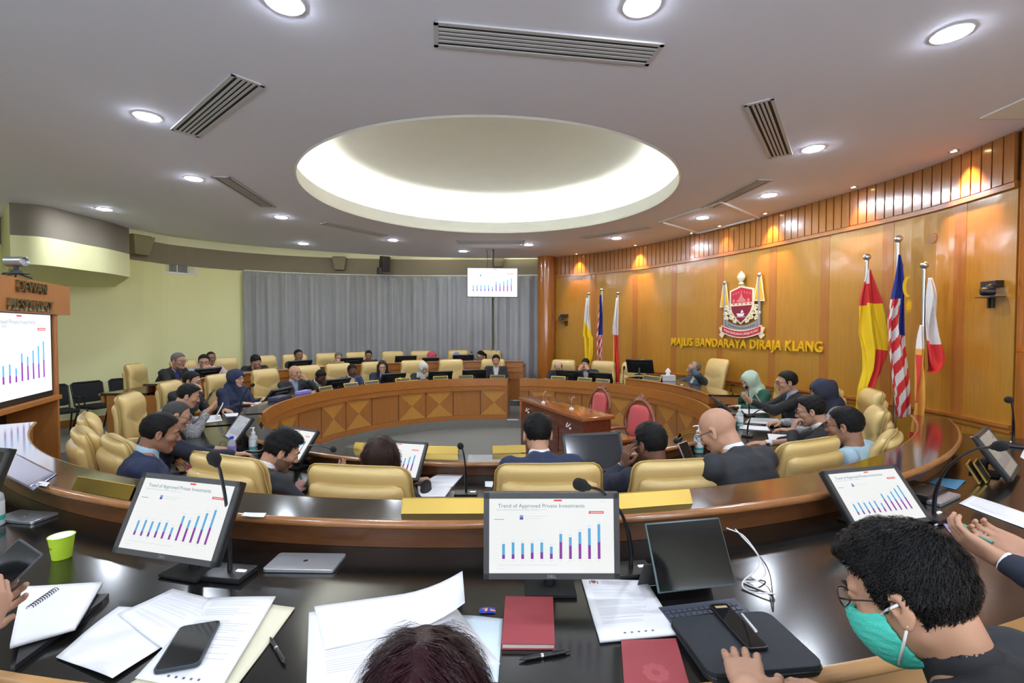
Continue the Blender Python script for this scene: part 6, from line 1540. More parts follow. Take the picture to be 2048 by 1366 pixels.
def make_monitor(lab, c, u, tilt, W, Hh, deskz, group=None, pic=None, s=.42, logo=False, tint=(1, 1, 1)):
    """c = middle of the lower edge, u = direction along it seen from the front, tilt backwards"""
    ang = math.atan2(u.y, u.x); e = empty('desk_monitor', (c.x, c.y, deskz+.001), ang, lab, 'monitor', group)
    zc = c.z-deskz-.001; M = Matrix.Translation((0, 0, zc)) @ Matrix.Rotation(-tilt, 4, 'X')
    mb = MB(); mb.M = M; mb.box((0, .016, Hh/2), (W, .024, Hh), bev=.005); mb.box((0, .035, Hh*.5), (W*.6, .03, Hh*.6), bev=.01); mb.build('housing', M_plastic, e, smooth=30)
    b = .018
    mb = MB(); mb.M = M
    for x, z, w_, h_ in ((0, b/2, W, b), (0, Hh-b/2, W, b), (-W/2+b/2, Hh/2, b, Hh), (W/2-b/2, Hh/2, b, Hh)): mb.box((x, .001, z), (w_, .008, h_))
    mb.build('bezel', M_plastic2, e)
    if pic: slide(e, W-2*b, Hh-2*b, M @ Matrix.Translation((0, .0005, Hh/2)), s, tint, pic, pic in ('near', 'far2'))
    else: mb = MB(); mb.M = M; mb.box((0, .002, Hh/2), (W-2*b, .004, Hh-2*b)); mb.build('screen_picture', mat('blank_screen', (.02, .021, .024), .12), e)
    if logo: textmesh('DELL', .013, .0006, M_sil, 'maker_logo', e, 'CENTER', 0, M @ Matrix.Translation((0, -.0035, b*.5)) @ Matrix.Rotation(math.pi/2, 4, 'X'))
    p = M @ Vector((0, .05, Hh*.45)); mb = MB(); mb.tube([p, (0, p.y+.03, p.z*.6), (0, p.y+.03, .012)], .022, 10); mb.build('stand_neck', M_plastic, e, smooth=40)
    mb = MB(); mb.box((0, p.y+.02, .006), (.17, .13, .010), bev=.004); mb.build('stand_base', M_rubber, e, smooth=40)
    return e
GM = 'monitors showing the bar chart slide'
ZD, ZL = CZ-.88, CZ-.753
def screen(lab, TL, TR, BR, BL, W, deskz, pic='near', s=.40, logo=False, tint=(1, 1, 1), asp=.62, grp=GM):
    c, u, n, t, z = fit_screen(TL, TR, BR, BL, W, W*asp, deskz)
    return make_monitor(lab, c, u, t, W, W*asp, deskz, grp, pic, s, logo, tint)
screen('large tilted monitor with bar chart slide at the left of the foreground desk', (283, 962), (483, 976), (430, 1136), (223, 1104), .44, ZD, logo=True)
screen('monitor with bar chart slide facing the viewer in the middle of the foreground desk', (970, 988), (1233, 988), (1240, 1158), (967, 1158), .44, ZD, logo=True)
screen('tilted monitor with bar chart slide beside the masked man at the right', (1633, 942), (1797, 926), (1865, 1042), (1712, 1062), .42, ZD, tint=(.92, 1.0, .98))
screen('narrow dim monitor seen at a steep angle at the far right of the foreground desk', (1951, 870), (1976, 850), (2040, 935), (2025, 962), .44, ZD, pic='dim', s=.10)
screen('monitor with bar chart slide in front of the bearded young man, middle row', (560, 849), (643, 861), (603, 926), (521, 910), .44, .86, pic='mid')
screen('monitor with bar chart slide beyond the brown-haired woman, middle row', (735, 877), (868, 881), (842, 962), (706, 952), .45, .86, pic='mid')
screen('small greyish monitor with chart beside the water bottle, middle row', (477, 828), (508, 839), (476, 890), (440, 871), .34, .86, pic='dim2', s=.22, asp=.75, tint=(.85, .88, 1.0))
screen('blank dark monitor between the navy suit and the man leaning on his hand', (1117, 873), (1252, 865), (1266, 939), (1122, 948), .45, .86, pic=None, grp=None)
screen('corner of a black monitor cut off by the left edge, on the foreground desk', (-130, 900), (26, 914), (-22, 1030), (-190, 1010), .44, ZD, pic=None, grp=None)
# monitors seen from behind on the far desks: column, radius, ledge height
GB = 'black monitors seen from behind on the far desks'
for px, r_, zt_, tl, lab, W in ((545, 3.35, .86, 40, 'black monitor low before the bald man', .50), (668, 3.35, .86, 34, 'black monitor before the man looking down', .5), (783, 3.35, .86, 30, 'black monitor before the long-haired woman', .5), (879, 3.35, .86, 30, 'black monitor right of the white headscarf', .5), (948, 3.35, .86, 24, 'black monitor left of the suited man at the desk end', .5),
                                (404, 5.0, ZD, 34, 'black monitor before the man in light blue, back row', .5), (595, 5.0, ZD, 30, 'black monitor before the back row man looking right', .5), (700, 5.0, ZD, 30, 'black monitor between the two back row men in dark suits', .5), (810, 5.0, ZD, 28, 'black monitor before the empty back row chair', .5), (860, 5.0, ZD, 34, 'small black monitor below the pink headscarf', .40), (926, 5.0, ZD, 28, 'black monitor before the grey-blue headscarf', .5),
                                (1138, 3.35, .86, 20, 'black monitor between the balding man and his neighbour', .5), (1205, 3.35, .86, 26, 'black monitor right of the man covering his mouth', .5)):
    p = at_r(px, 760, r_, True); th = theta(p); u = Vector((math.cos(R(th)), math.sin(R(th)), 0)); n_ = Vector((math.sin(R(th)), -math.cos(R(th)), 0))
    u = Vector((-n_.y, n_.x, 0)); c = Vector((p.x, p.y, zt_+.035)); make_monitor(lab, c, u, R(tl), W, W*.50, zt_, GB)
# chairman side monitors, tilted black ones
for px, py, Y, lab, tl, ry, W, zd in ((1282, 745, 9.0, 'black monitor standing on the raised desk section', 30, 20, .5, 1.10), (1408, 800, 7.0, 'black monitor tilted far back before the chairman', 55, 0, .5, .86), (1468, 822, 5.9, 'black tilted monitor before the woman in the green headscarf', 48, 0, .48, .86)):
    p = at_y(px, py, Y); th = theta(p)+ry; n_ = Vector((math.sin(R(th)), -math.cos(R(th)), 0)); u = Vector((-n_.y, n_.x, 0)); p.z = zd+.04
    make_monitor(lab, p, u, R(tl), W, W*.6, zd, GB)
# gooseneck microphones -------------------------------------------------------
def mic(base, head, lab, deskz, Yh=None, plate=True, sc=1.0, bend=.12, group='gooseneck microphones on the desks', light=False):
    b = at_z(*base, deskz); h = at_y(*head, Yh if Yh else b.y-.06); e = empty('gooseneck_microphone', (b.x, b.y, deskz+.001), 0, lab, 'microphone', group)
    d = h-Vector((b.x, b.y, deskz)); 
    if plate:
        mb = MB(); mb.box((0, 0, .010), (.15*sc, .10*sc, .02), bev=.005, rz=R(theta(b))); mb.build('base', M_plastic, e, smooth=30)
        mb = MB(); mb.box((.045*sc*math.cos(R(theta(b))), .045*sc*math.sin(R(theta(b)))-.0, .022), (.035*sc, .012*sc, .003), rz=R(theta(b))); mb.build('status_light', mat('button_light', (.9, .9, .9), .4, emit=(1, 1, 1), estr=.35), e)
    pts = [Vector((0, 0, .01)), Vector((d.x*.02, d.y*.02, d.z*.25)), Vector((d.x*.22, d.y*.22, d.z*.55)), Vector((d.x*.62, d.y*.62, d.z*.82)), d*.93]
    mb = MB(); mb.tube(catmull(pts, 5), [.0085*sc]*8+[.0055*sc]*13, 8); mb.build('gooseneck', M_plastic, e, smooth=60)
    q = (pts[-1]-pts[-2]).normalized(); mb = MB(); a = d*.93
    mb.tube([a-q*.02*sc, a, a+q*.02*sc, a+q*.05*sc, a+q*.064*sc], [.010*sc, .013*sc, .019*sc, .018*sc, .008*sc], 12); mb.build('foam_head', M_rubber, e, smooth=60)
    return e
mic((460, 1152), (429, 905), 'gooseneck microphone leaning left before the left foreground monitor', ZD, 1.42)
mic((1262, 1146), (1163, 958), 'gooseneck microphone crossing the centre foreground monitor', ZD, 1.40)
mic((1868, 1038), (2003, 880), 'gooseneck microphone leaning right beside the right tilted monitor', ZD, 1.66)
mic((2026, 892), (2017, 790), 'thin upright gooseneck microphone at the far right edge', ZD, 2.4)
mic((932, 990), (921, 886), 'gooseneck microphone between the brown-haired woman and the navy-suited man', .86, 2.75)
mic((596, 925), (670, 896), 'low gooseneck microphone leaning right of the middle row slide monitor', .86, 3.1)
mic((478, 850), (506, 765), 'slender microphone standing by the navy headscarf woman', .86, 4.9)
mic((1555, 815), (1550, 800), 'x', .86, 5.3) if False else None
mic((1498, 832), (1493, 770), 'upright microphone in front of the green headscarf woman', .86, 5.0)
mic((1495, 872), (1532, 815), 'slanted microphone before the young man with glasses', .86, 4.1)
mic((1462, 790), (1466, 768), 'tiny microphone on the desk left of the green headscarf',   .86, 6.6, plate=False)
mic((1393, 895), (1350, 880), 'low microphone before the bald man in dark suit', .86, 3.3)
mic((1246, 775), (1248, 736), 'thin microphone left of the raised desk monitor', .86, 8.9, plate=False)
mic((948, 723), (943, 703), 'thin microphone behind the back row monitor, by the ponytail woman', ZD, 11.4, plate=False)
# name plates ------------------------------------------------------------------
def nameplate(c, ang, L=.30, m=None, lab='', grp=None, h=.055, txt=None, back=False):
    e = empty('name_plate', c, ang, lab, 'name plate', grp); t = .0025
    mb = MB(); a = .028
    mb.add([(-L/2, -a, 0), (L/2, -a, 0), (L/2, 0, h), (-L/2, 0, h), (-L/2, -a+t, 0), (L/2, -a+t, 0), (L/2, t, h-t), (-L/2, t, h-t)], [(0, 1, 2, 3), (4, 7, 6, 5), (0, 4, 5, 1), (3, 2, 6, 7), (0, 3, 7, 4), (1, 5, 6, 2)])
    mb.add([(-L/2, a, 0), (L/2, a, 0), (L/2, 0, h), (-L/2, 0, h), (-L/2, a-t, 0), (L/2, a-t, 0), (L/2, -t*0, h-t), (-L/2, 0, h-t)], [(0, 3, 2, 1), (4, 5, 6, 7), (0, 1, 5, 4), (3, 7, 6, 2), (0, 4, 7, 3), (1, 2, 6, 5)])
    if not back: mb.box((0, -a-.012, .002), (L, .03, .004))
    mb.build('stand', M_gold, e)
    if txt:
        mb = MB(); mb.add([(-L*.46, -a*.86-.001, .008), (L*.46, -a*.86-.001, .008), (L*.46, -a*.22-.001, h-.012), (-L*.46, -a*.22-.001, h-.012)], [(0, 1, 2, 3)]); p_ = mb.build('plate', mat('plate_dark', (.05, .06, .04), .4), e)
    return e
GN1, GN2 = 'brass name plates on the foreground ledge', 'dark name plates with gilt rims on the far desk ledges'
for px, py, lab, L in ((212, 986, 'brass name plate on the foreground ledge at the left', .40), (902, 1022, 'brass name plate on the foreground ledge left of the centre monitor', .40), (1302, 1008, 'brass name plate on the foreground ledge right of the centre monitor', .36)):
    p = at_z(px, py, ZL+.001); nameplate(p, R(theta(p))+math.pi, L, None, lab, GN1, h=.058, back=True)
for px, py, lab in ((738, 900, 'brass name plate on the middle ledge left of the brown-haired woman'), (884, 906, 'brass name plate on the middle ledge right of the brown-haired woman'), (1018, 904, 'brass name plate on the middle ledge left of the navy-suited man'), (1375, 872, 'brass name plate on the middle ledge before the bald man'), (520, 845, 'brass name plate on the middle ledge beside the gap at the left')):
    p = at_z(px, py, .971); nameplate(p, R(theta(p))+math.pi, .27, None, lab, 'brass name plates on the middle ledge', back=True)
for px, lab in ((650, 'before the man looking down'), (701, 'before the man in the blue blazer'), (742, 'before the long-haired woman'), (805, 'left of the white headscarf woman'), (881, 'right of the white headscarf woman'), (931, 'before the empty chair'), (995, 'before the suited man at the desk end'), (1117, 'before the balding man'), (1170, 'before the man covering his mouth'), (1206, 'left of the raised section')):
    p = at_r(px, 760, 2.96, True); p.z = .971; nameplate(p, R(theta(p))+math.pi, .30, None, 'small dark name plate on the far ledge, '+lab, GN2, h=.065, txt=True)
p = at_r(1305, 750, 3.0, True); p.z = 1.101; nameplate(p, R(theta(p))+math.pi, .42, None, 'dark name plate on the raised desk section', None, h=.075, txt=True)
p = at_r(672, 740, 4.62, True); p.z = ZL+.001; nameplate(p, R(theta(p))+math.pi, .36, None, 'gilt-rimmed name plate on the back row ledge', None, h=.07, txt=True)
mb = MB(); p = at_r(800, 770, 2.97, True); mb.box((p.x, p.y, .971+.035), (.05, .03, .07)); tag(mb.build('yellow_card', M_fy), 'tiny yellow card left of the name plate by the white headscarf', 'card')
# papers -------------------------------------------------------------------------
rn = random.Random(7)
def sheet(name, c4, z, lab, t=.0012, m=None, lines=True, head=False, curl=0, cat='paper', grp=None, ins=.0, seed=1, wav=.0015, foot=False, tz=None):
    """sheet or stack whose four corners show at these pixels (first edge = its top), lying at height z"""
    P = [at_z(x, y, z+(tz[i] if tz else 0)) for i, (x, y) in enumerate(c4)]; c = sum(P, Vector())/4; e = empty(name, (c.x, c.y, z), 0, lab, cat, grp); n = 12; rd = random.Random(seed); a, b = rd.uniform(0, 6), rd.uniform(0, 6)
    def pt(u, v, dz=0):
        q = P[0].lerp(P[1], u).lerp(P[3].lerp(P[2], u), v)-e.location
        q.z += t+dz+wav*(1+math.sin(u*4+a)*math.sin(v*5+b))+curl*(max(0, u-.55)/.45)**2
        return q
    V = []; F = []
    for j in range(n+1):
        for i in range(n+1): V.append(pt(i/n, j/n))
    for j in range(n+1):
        for i in range(n+1): q = pt(i/n, j/n, -t*.98); V.append(q)
    o = (n+1)**2; w_ = n+1
    for j in range(n):
        for i in range(n): k = j*w_+i; F += [(k, k+w_, k+w_+1, k+1), (o+k, o+k+1, o+k+w_+1, o+k+w_)]
    for i in range(n): F += [(i, i+1, o+i+1, o+i), (n*w_+i, o+n*w_+i, o+n*w_+i+1, n*w_+i+1), (i*w_, o+i*w_, o+(i+1)*w_, (i+1)*w_), (i*w_+n, (i+1)*w_+n, o+(i+1)*w_+n, o+i*w_+n)]
    mesh('sheet', V, F, m or M_paper, e, True)
    if lines:
        mb = MB()
        def strip(u0, u1, v, h, mm=0):
            k = max(1, int((u1-u0)*10)); mb.add([tuple(pt(u0+(u1-u0)*i/k, v+dv, .0004)) for i in range(k+1) for dv in (0, h)], [(2*i, 2*i+1, 2*i+3, 2*i+2) for i in range(k)], mm)
        v = .22 if head else .08; k = 0
        while v < .82:
            if rd.random() > .15: strip(.10, .10+.80*rd.uniform(.6, 1), v, .005)
            v += .026 if rd.random() > .2 else .055
        if head:
            for j in range(4): strip(.28, .28+rd.uniform(.3, .5), .055+j*.018, .006)
        mb.build('printed_lines', mat('faint_print', (.50, .51, .54), .7), e)
        if head:
            mb = MB(); mb.add([tuple(pt(x, y, .0006)) for x, y in ((.13, .05), (.20, .05), (.205, .08), (.165, .115), (.125, .08))], [(0, 1, 2, 3, 4)]); mb.add([tuple(pt(x, y, .0006)) for x, y in ((.10, .06), (.115, .06), (.115, .115), (.10, .115))], [(0, 1, 2, 3)]); mb.add([tuple(pt(x, y, .0006)) for x, y in ((.215, .06), (.23, .06), (.23, .115), (.215, .115))], [(0, 1, 2, 3)]); mb.build('letterhead_crest', mat('print_brown', (.22, .07, .05), .6), e)
        if foot:
            mb = MB()
            for i in range(5):
                x = .32+i*.09; mb.add([tuple(pt(xx, yy, .0006)) for xx, yy in ((x, .925), (x+.03, .925), (x+.03, .945), (x, .945))], [(0, 1, 2, 3)])
            mb.build('footer_marks', mat('print_grey', (.12, .12, .18), .6), e)
    return e
GP = 'loose papers on the foreground desk'
sheet('printed_letter', [(618, 1228), (885, 1185), (1000, 1330), (612, 1400)], ZD+.001, 'printed letter with a small crest, left of the maroon-haired head', t=.004, head=True, grp=GP, seed=3)
sheet('paper_sheet', [(628, 1215), (925, 1172), (930, 1240), (650, 1300)], ZD+.007, 'blank white sheet with its right side curling up behind the maroon hair', lines=False, curl=.05, grp=GP, seed=4)
sheet('paper_sheet', [(925, 1232), (1006, 1238), (996, 1366), (900, 1366)], ZD+.001, 'pale bluish sheet right of the maroon-haired head', lines=False, m=mat('bluish_paper', (.62, .72, .78), .7), grp=GP, seed=5)
sheet('printed_letter', [(1163, 1162), (1292, 1166), (1357, 1272), (1200, 1288)], ZD+.001, 'stack of printed letters with crest in front of the centre monitor', t=.009, head=True, foot=True, grp=GP, seed=6)
sheet('paper_sheet', [(237, 1215), (430, 1225), (225, 1361), (112, 1315)], ZD+.004, 'blank white sheet at an angle left of the black phone', t=.002, lines=False, grp=GP, seed=8, wav=.003)
sheet('printed_letter', [(345, 1180), (500, 1215), (340, 1310), (235, 1230)], ZD+.010, 'faintly printed sheet lying under the stack beside the black phone', grp=GP, seed=9, wav=.003)
sheet('cream_folder', [(540, 1210), (590, 1218), (470, 1380), (255, 1372)], ZD+.001, 'cream folder sticking out from under the papers with the phone', t=.003, lines=False, m=mat('cream_card', (.72, .68, .50), .7), cat='folder', seed=10)
sheet('printed_letter', [(420, 1197), (552, 1195), (440, 1385), (270, 1360)], ZD+.012, 'topmost white sheet under the black phone', foot=True, grp=GP, seed=11, wav=.003)
sheet('long_printed_list', [(1945, 992), (2060, 1030), (2060, 1062), (1918, 1008)], ZD+.001, 'long printed sheet on the desk at the right edge', t=.002, grp=None, seed=12)
sheet('paper_sheet', [(2050, 895), (2090, 915), (2075, 935), (2040, 915)], ZD+.001, 'white sheet cut off at the right edge near the thin microphone', grp=None, seed=13)
sheet('blue_folder', [(1875, 955), (1932, 962), (1912, 980), (1857, 966)], ZD+.001, 'small blue leaflet under the right gooseneck microphone', lines=False, m=mat('blue_card', (.04, .20, .34), .4), cat='leaflet', seed=14)
sheet('lilac_folder', [(1885, 1048), (1975, 1062), (1960, 1110), (1920, 1092)], ZD+.001, 'lilac sheet on the desk below the hands with the phone', t=.003, lines=False, m=mat('lilac_card', (.42, .34, .58), .6), seed=15)
sheet('paper_label', [(488, 1026), (533, 1027), (528, 1035), (482, 1033)], ZL+.001, 'small white label with a green mark on the foreground ledge', lines=False, seed=16)
sheet('paper_label', [(78, 964), (100, 966), (93, 974), (70, 971)], ZL+.003, 'small white label on the dark folder at the left ledge', lines=False, seed=17)
sheet('dark_document_folder', [(-70, 912), (27, 906), (115, 948), (66, 982)], ZL+.001, 'glossy dark violet document folder on the ledge at the left edge', t=.002, lines=False, m=mat('violet_film', (.16, .15, .22), .15), cat='folder', seed=18)
# papers on the middle row
for c4, z, lab, hd_ in (([(880, 946), (932, 944), (905, 975), (838, 972)], .861, 'printed sheets between the brown-haired woman and the microphone', True), ([(835, 972), (903, 976), (890, 995), (838, 994)], .861, 'second printed sheet nearer the cream chair, middle row', True), ([(970, 964), (986, 964), (986, 975), (970, 975)], .861, 'corner of a white sheet left of the navy-suited man', False),
                   ([(1535, 868), (1590, 872), (1588, 882), (1538, 880)], .861, 'white papers before the young man with glasses', True), ([(1500, 836), (1560, 838), (1570, 850), (1490, 846)], .861, 'white papers beside the sanitiser bottle on the right desk', True), ([(1478, 815), (1545, 812), (1560, 824), (1490, 828)], .861, 'printed papers before the woman in the green headscarf', True), ([(1480, 850), (1535, 854), (1540, 862), (1478, 858)], .861, 'cream envelope on the edge of the right desk', False),
                   ([(448, 828), (488, 826), (495, 831), (452, 834)], .861, 'white papers before the navy headscarf woman', False), ([(500, 808), (520, 804), (525, 812), (505, 818)], .861, 'white papers below the low black monitor', False), ([(1425, 880), (1455, 884), (1450, 893), (1422, 890)], .861, 'white papers beyond the bald man at the right', False), ([(388, 834), (440, 830), (445, 842), (385, 850)], .861, 'open white booklet under the propped tablet', True)):
    sheet('papers', c4, z, lab, t=.004, lines=hd_, seed=len(lab), grp='papers on the middle row desks')
# notebooks ------------------------------------------------------------------------
M_redn = mat('red_notebook_cover', (.30, .035, .045), .55, bump=.1, bscale=300)
def notebook(c4, z, lab, t=.022, m=M_redn, grp=None, emblem=False):
    P = [at_z(x, y, z+t) for x, y in c4]; c = sum(P, Vector())/4; e = empty('notebook', (c.x, c.y, z), 0, lab, 'notebook', grp)
    Q = [p-c for p in P]; mb = MB()
    for z0, z1 in ((t-.003, t), (0, .003)): mb.add([(q.x, q.y, zz) for zz in (z0, z1) for q in Q], [(0, 1, 2, 3), (4, 7, 6, 5), (0, 4, 5, 1), (1, 5, 6, 2), (2, 6, 7, 3), (3, 7, 4, 0)])
    o = mb.build('cover', m, e); md = o.modifiers.new('b', 'BEVEL'); md.width = .001; md.segments = 2
    mb = MB(); mb.add([(q.x*.965, q.y*.965, zz) for zz in (.003, t-.003) for q in Q], [(0, 1, 2, 3), (4, 7, 6, 5), (0, 4, 5, 1), (1, 5, 6, 2), (2, 6, 7, 3), (3, 7, 4, 0)]); mb.build('pages', mat('page_block', (.55, .52, .46), .8), e)
    if emblem:
        mb = MB()
        for k in range(8): a = math.pi*k/4; mb.ball((.022*math.cos(a), -.02+.022*math.sin(a), t), (.013, .013, .0008), 10)
        mb.build('embossed_rosette', mat('red_emboss', (.38, .06, .07), .5), e)
    return e
GR = 'red notebooks on the foreground desk'
notebook([(1011, 1192), (1106, 1193), (1110, 1288), (1003, 1287)], ZD, 'closed red notebook below the centre monitor', .018, grp=GR)
notebook([(1242, 1280), (1352, 1276), (1388, 1400), (1250, 1400)], ZD, 'red notebook half under the stack of letters, near the bottom edge', .008, grp=GR, emblem=True)
notebook([(590, 965), (606, 958), (612, 975), (596, 985)], .93, 'small dark red wallet in the hands of the bearded young man', .012, m=mat('dark_red_wallet', (.16, .012, .02), .5))
notebook([(368, 930), (392, 925), (396, 934), (372, 940)], .86, 'red notebook beside the man in the navy suit', .02)
# pens
def pen(a, b, z, lab, m, r=.0055):
    p, q = at_z(*a, z+r), at_z(*b, z+r); d = (q-p).normalized(); L = (q-p).length; e = empty('ballpoint_pen', (p.x, p.y, z+.001), 0, lab, 'pen', 'ballpoint pens on the foreground desk'); o = Vector((p.x, p.y, z))
    mb = MB(); mb.tube([p-o, p-o+d*.012, p-o+d*.02, q-o-d*.012, q-o-d*.010], [.0012, r*.7, r, r, r*.6], 12); mb.build('barrel', m, e, smooth=40)
    mb = MB(); mb.tube([q-o-d*.012, q-o], r*.5, 10); mb.tube([q-o-d*.015+Vector((0, 0, r)), q-o-d*.05+Vector((0, 0, r*1.5))], .0015, 6); mb.build('clip_and_button', M_plastic, e)
    mb = MB(); mb.tube([p-o+d*L*.42, p-o+d*L*.47], r*1.08, 12); mb.build('ring', M_steel, e, smooth=40)
pen((540, 1275), (570, 1328), ZD, 'black and silver ballpoint pen lying right of the papers with the phone', M_plastic)
pen((1038, 1320), (1140, 1302), ZD, 'black ballpoint pen below the closed red notebook', M_plastic)
pen((1890, 1040), (1868, 1052), ZD, 'white pen beside the lilac sheet', M_white, .004)
# big black phone on the papers
P = [at_z(x, y, ZD+.028) for x, y in ((372, 1243), (432, 1247), (392, 1338), (312, 1330))]
c = sum(P, Vector())/4; d = ((P[0]+P[1])/2-(P[2]+P[3])/2); wv = (P[1]-P[0]).length
def slab_device(name, P, z0, t, lab, m, cat, parts=None, rad=.012, grp=None):
    c = sum(P, Vector())/4; d = ((P[0]+P[1])/2-(P[2]+P[3])/2); L = d.length; d.normalize(); W = ((P[1]-P[0]).length+(P[2]-P[3]).length)/2; ang = math.atan2(d.y, d.x)-math.pi/2
    e = empty(name, (c.x, c.y, z0), ang, lab, cat, grp)
    def rr(w_, l_, r_):
        pts = []
        for cx_, cy_, a0 in ((w_/2-r_, l_/2-r_, 0), (-w_/2+r_, l_/2-r_, 90), (-w_/2+r_, -l_/2+r_, 180), (w_/2-r_, -l_/2+r_, 270)):
            for k in range(5): a = R(a0+22.5*k); pts.append((cx_+r_*math.cos(a), cy_+r_*math.sin(a)))
        return pts
    mb = MB(); mb.prism(rr(W, L, rad), t, (0, 0, 0), (1, 0, 0), (0, 1, 0)); o = mb.build('body', m, e); md = o.modifiers.new('b', 'BEVEL'); md.width = min(t*.3, .002); md.segments = 2
    return e, W, L, rr
e, W, L, rr = slab_device('smartphone', P, ZD+.0165, .011, 'large black smartphone lying on the papers at the left foreground', mat('phone_case_dark', (.02, .03, .04), .4), 'phone')
mb = MB(); mb.prism(rr(W*.92, L*.96, .010), .0006, (0, 0, .011), (1, 0, 0), (0, 1, 0)); mb.build('screen', mat('dark_glass', (.008, .009, .010), .08), e)
# closed laptops
def laptop_closed(c4, z, lab, logo=True, grp='closed silver laptops on the foreground desk'):
    P = [at_z(x, y, z+.014) for x, y in c4]; e, W, L, rr = slab_device('closed_laptop', P, z+.001, .013, lab, M_sil, 'laptop', grp=grp)
    if logo:
        mb = MB(); mb.prism([(.008*math.cos(a)*(1+.12*math.cos(2*a)), .009*math.sin(a)) for a in np.linspace(0, 2*math.pi, 17)[:-1]], .0006, (0, 0, .013), (1, 0, 0), (0, 1, 0)); mb.ball((.002, .0125, .0134), (.0015, .003, .0006), 8); mb.build('lid_emblem', mat('lid_emblem', (.75, .76, .78), .2, metal=1), e)
laptop_closed([(562, 1103), (692, 1108), (664, 1143), (527, 1135)], ZD, 'closed silver laptop on the desk below the ledge, left of centre')
laptop_closed([(58, 1013), (102, 1030), (35, 1052), (8, 1030)], ZD, 'closed grey laptop at the left edge of the foreground desk', True)
# tablet with keyboard
c, u, n_, t_, z_ = fit_screen((1293, 1067), (1444, 1052), (1475, 1170), (1318, 1188), .272, .205, ZD-.02)
ang = math.atan2(u.y, u.x); e = empty('tablet_with_keyboard', (c.x, c.y, ZD+.001), ang, 'black-screened tablet propped on a keyboard cover, right of the centre monitor', 'tablet')
zc = c.z-ZD-.001; M = Matrix.Translation((0, 0, max(zc, .012))) @ Matrix.Rotation(-t_, 4, 'X'); W, H = .272, .205
mb = MB(); mb.M = M; mb.box((0, .006, H/2), (W, .008, H), bev=.004); mb.build('tablet_body', mat('teal_grey_metal', (.10, .14, .15), .4, metal=.6), e, smooth=30)
mb = MB(); mb.M = M; mb.box((0, .0015, H/2), (W-.010, .002, H-.010)); mb.build('screen', mat('dark_glass', (.008, .009, .010), .08), e)
mb = MB(); mb.box((0, -.062, .006), (W, .15, .012), bev=.004); kb = mb.build('keyboard_base', mat('slate_keyboard', (.06, .07, .10), .6), e)
mb = MB()
for j in range(5):
    for i in range(13): mb.box((-W/2+.016+i*.0190, -.022-j*.022, .0135), (.0155, .0155, .003))
tag(mb.build('keys', mat('slate_keys', (.045, .052, .075), .5), kb), kind='stuff')
mb = MB(); mb.add([(-W/2, .15, 0), (W/2, .15, 0), (W/2, .10, .10), (-W/2, .10, .10), (-W/2, .152, .002), (W/2, .152, .002), (W/2, .103, .102), (-W/2, .103, .102)], [(0, 1, 2, 3), (4, 7, 6, 5), (0, 4, 5, 1), (3, 2, 6, 7), (0, 3, 7, 4), (1, 5, 6, 2)]); mb.build('cover_flap', M_plastic2, e)
# black zip case, bottom right
P = [at_z(x, y, ZD+.03) for x, y in ((1345, 1242), (1525, 1212), (1640, 1318), (1432, 1372))]
P = [P[0], P[1], P[2], P[0]+P[2]-P[1]]
e, W, L, rr = slab_device('zip_case', P, ZD+.001, .028, 'dark grey zipped case under the phone, bottom right of the desk', mat('case_fabric', (.022, .026, .032), .75, bump=.3, bscale=500), 'case', rad=.03)
mb = MB(); pts = [(x, y, .014) for x, y in rr(W+.002, L+.002, .03)]; mb.tube(pts+[pts[0]], .003, 6); mb.build('zip', M_plastic, e)
# phone lying on the case
P = [at_z(x, y, ZD+.042) for x, y in ((1418, 1208), (1452, 1203), (1537, 1290), (1500, 1300))]
e, W, L, rr = slab_device('smartphone', P, ZD+.0305, .010, 'black smartphone under the hand with a stylus, bottom right', M_plastic, 'phone')
mb = MB(); mb.prism(rr(W*.9, L*.95, .008), .0006, (0, 0, .010), (1, 0, 0), (0, 1, 0)); sc_ = mb.build('screen', MATS['dark_glass'], e)
mb = MB(); mb.box((0, L*.40, .0112), (W*.6, .010, .0006)); mb.build('clock_digits', mat('amber_glow', (.3, .22, .1), .4, emit=(.7, .5, .25), estr=.12), sc_)
# paper cup
p = at_z(124, 1115, ZD+.001); e = empty('paper_cup', p, 0, 'lime green paper cup on the desk at the left', 'cup')
mb = MB(); mb.lathe([(.029, 0), (.0295, .002), (.039, .082), (.0415, .084), (.0415, .087), (.038, .0865), (.028, .006), (.0005, .005)], n=32); mb.build('cup_body', [mat('lime_paper', (.42, .62, .03), .6)], e, smooth=40)
mb = MB(); mb.lathe([(.0383, .0862), (.0285, .007), (.0005, .0062)], n=32); mb.build('inner_wall', M_paper, e, smooth=40)
o = textmesh('coffee', .017, .0004, mat('cup_print', (.35, .10, .04), .6), 'cup_print', e, 'CENTER', 0)
for v in o.data.vertices: a = (v.co.x)/.035-.9; zz = .048+v.co.y; v.co = ((.0292+.117*zz+.0006)*math.sin(a+.2), -(.0292+.117*zz+.0006)*math.cos(a+.2), zz)
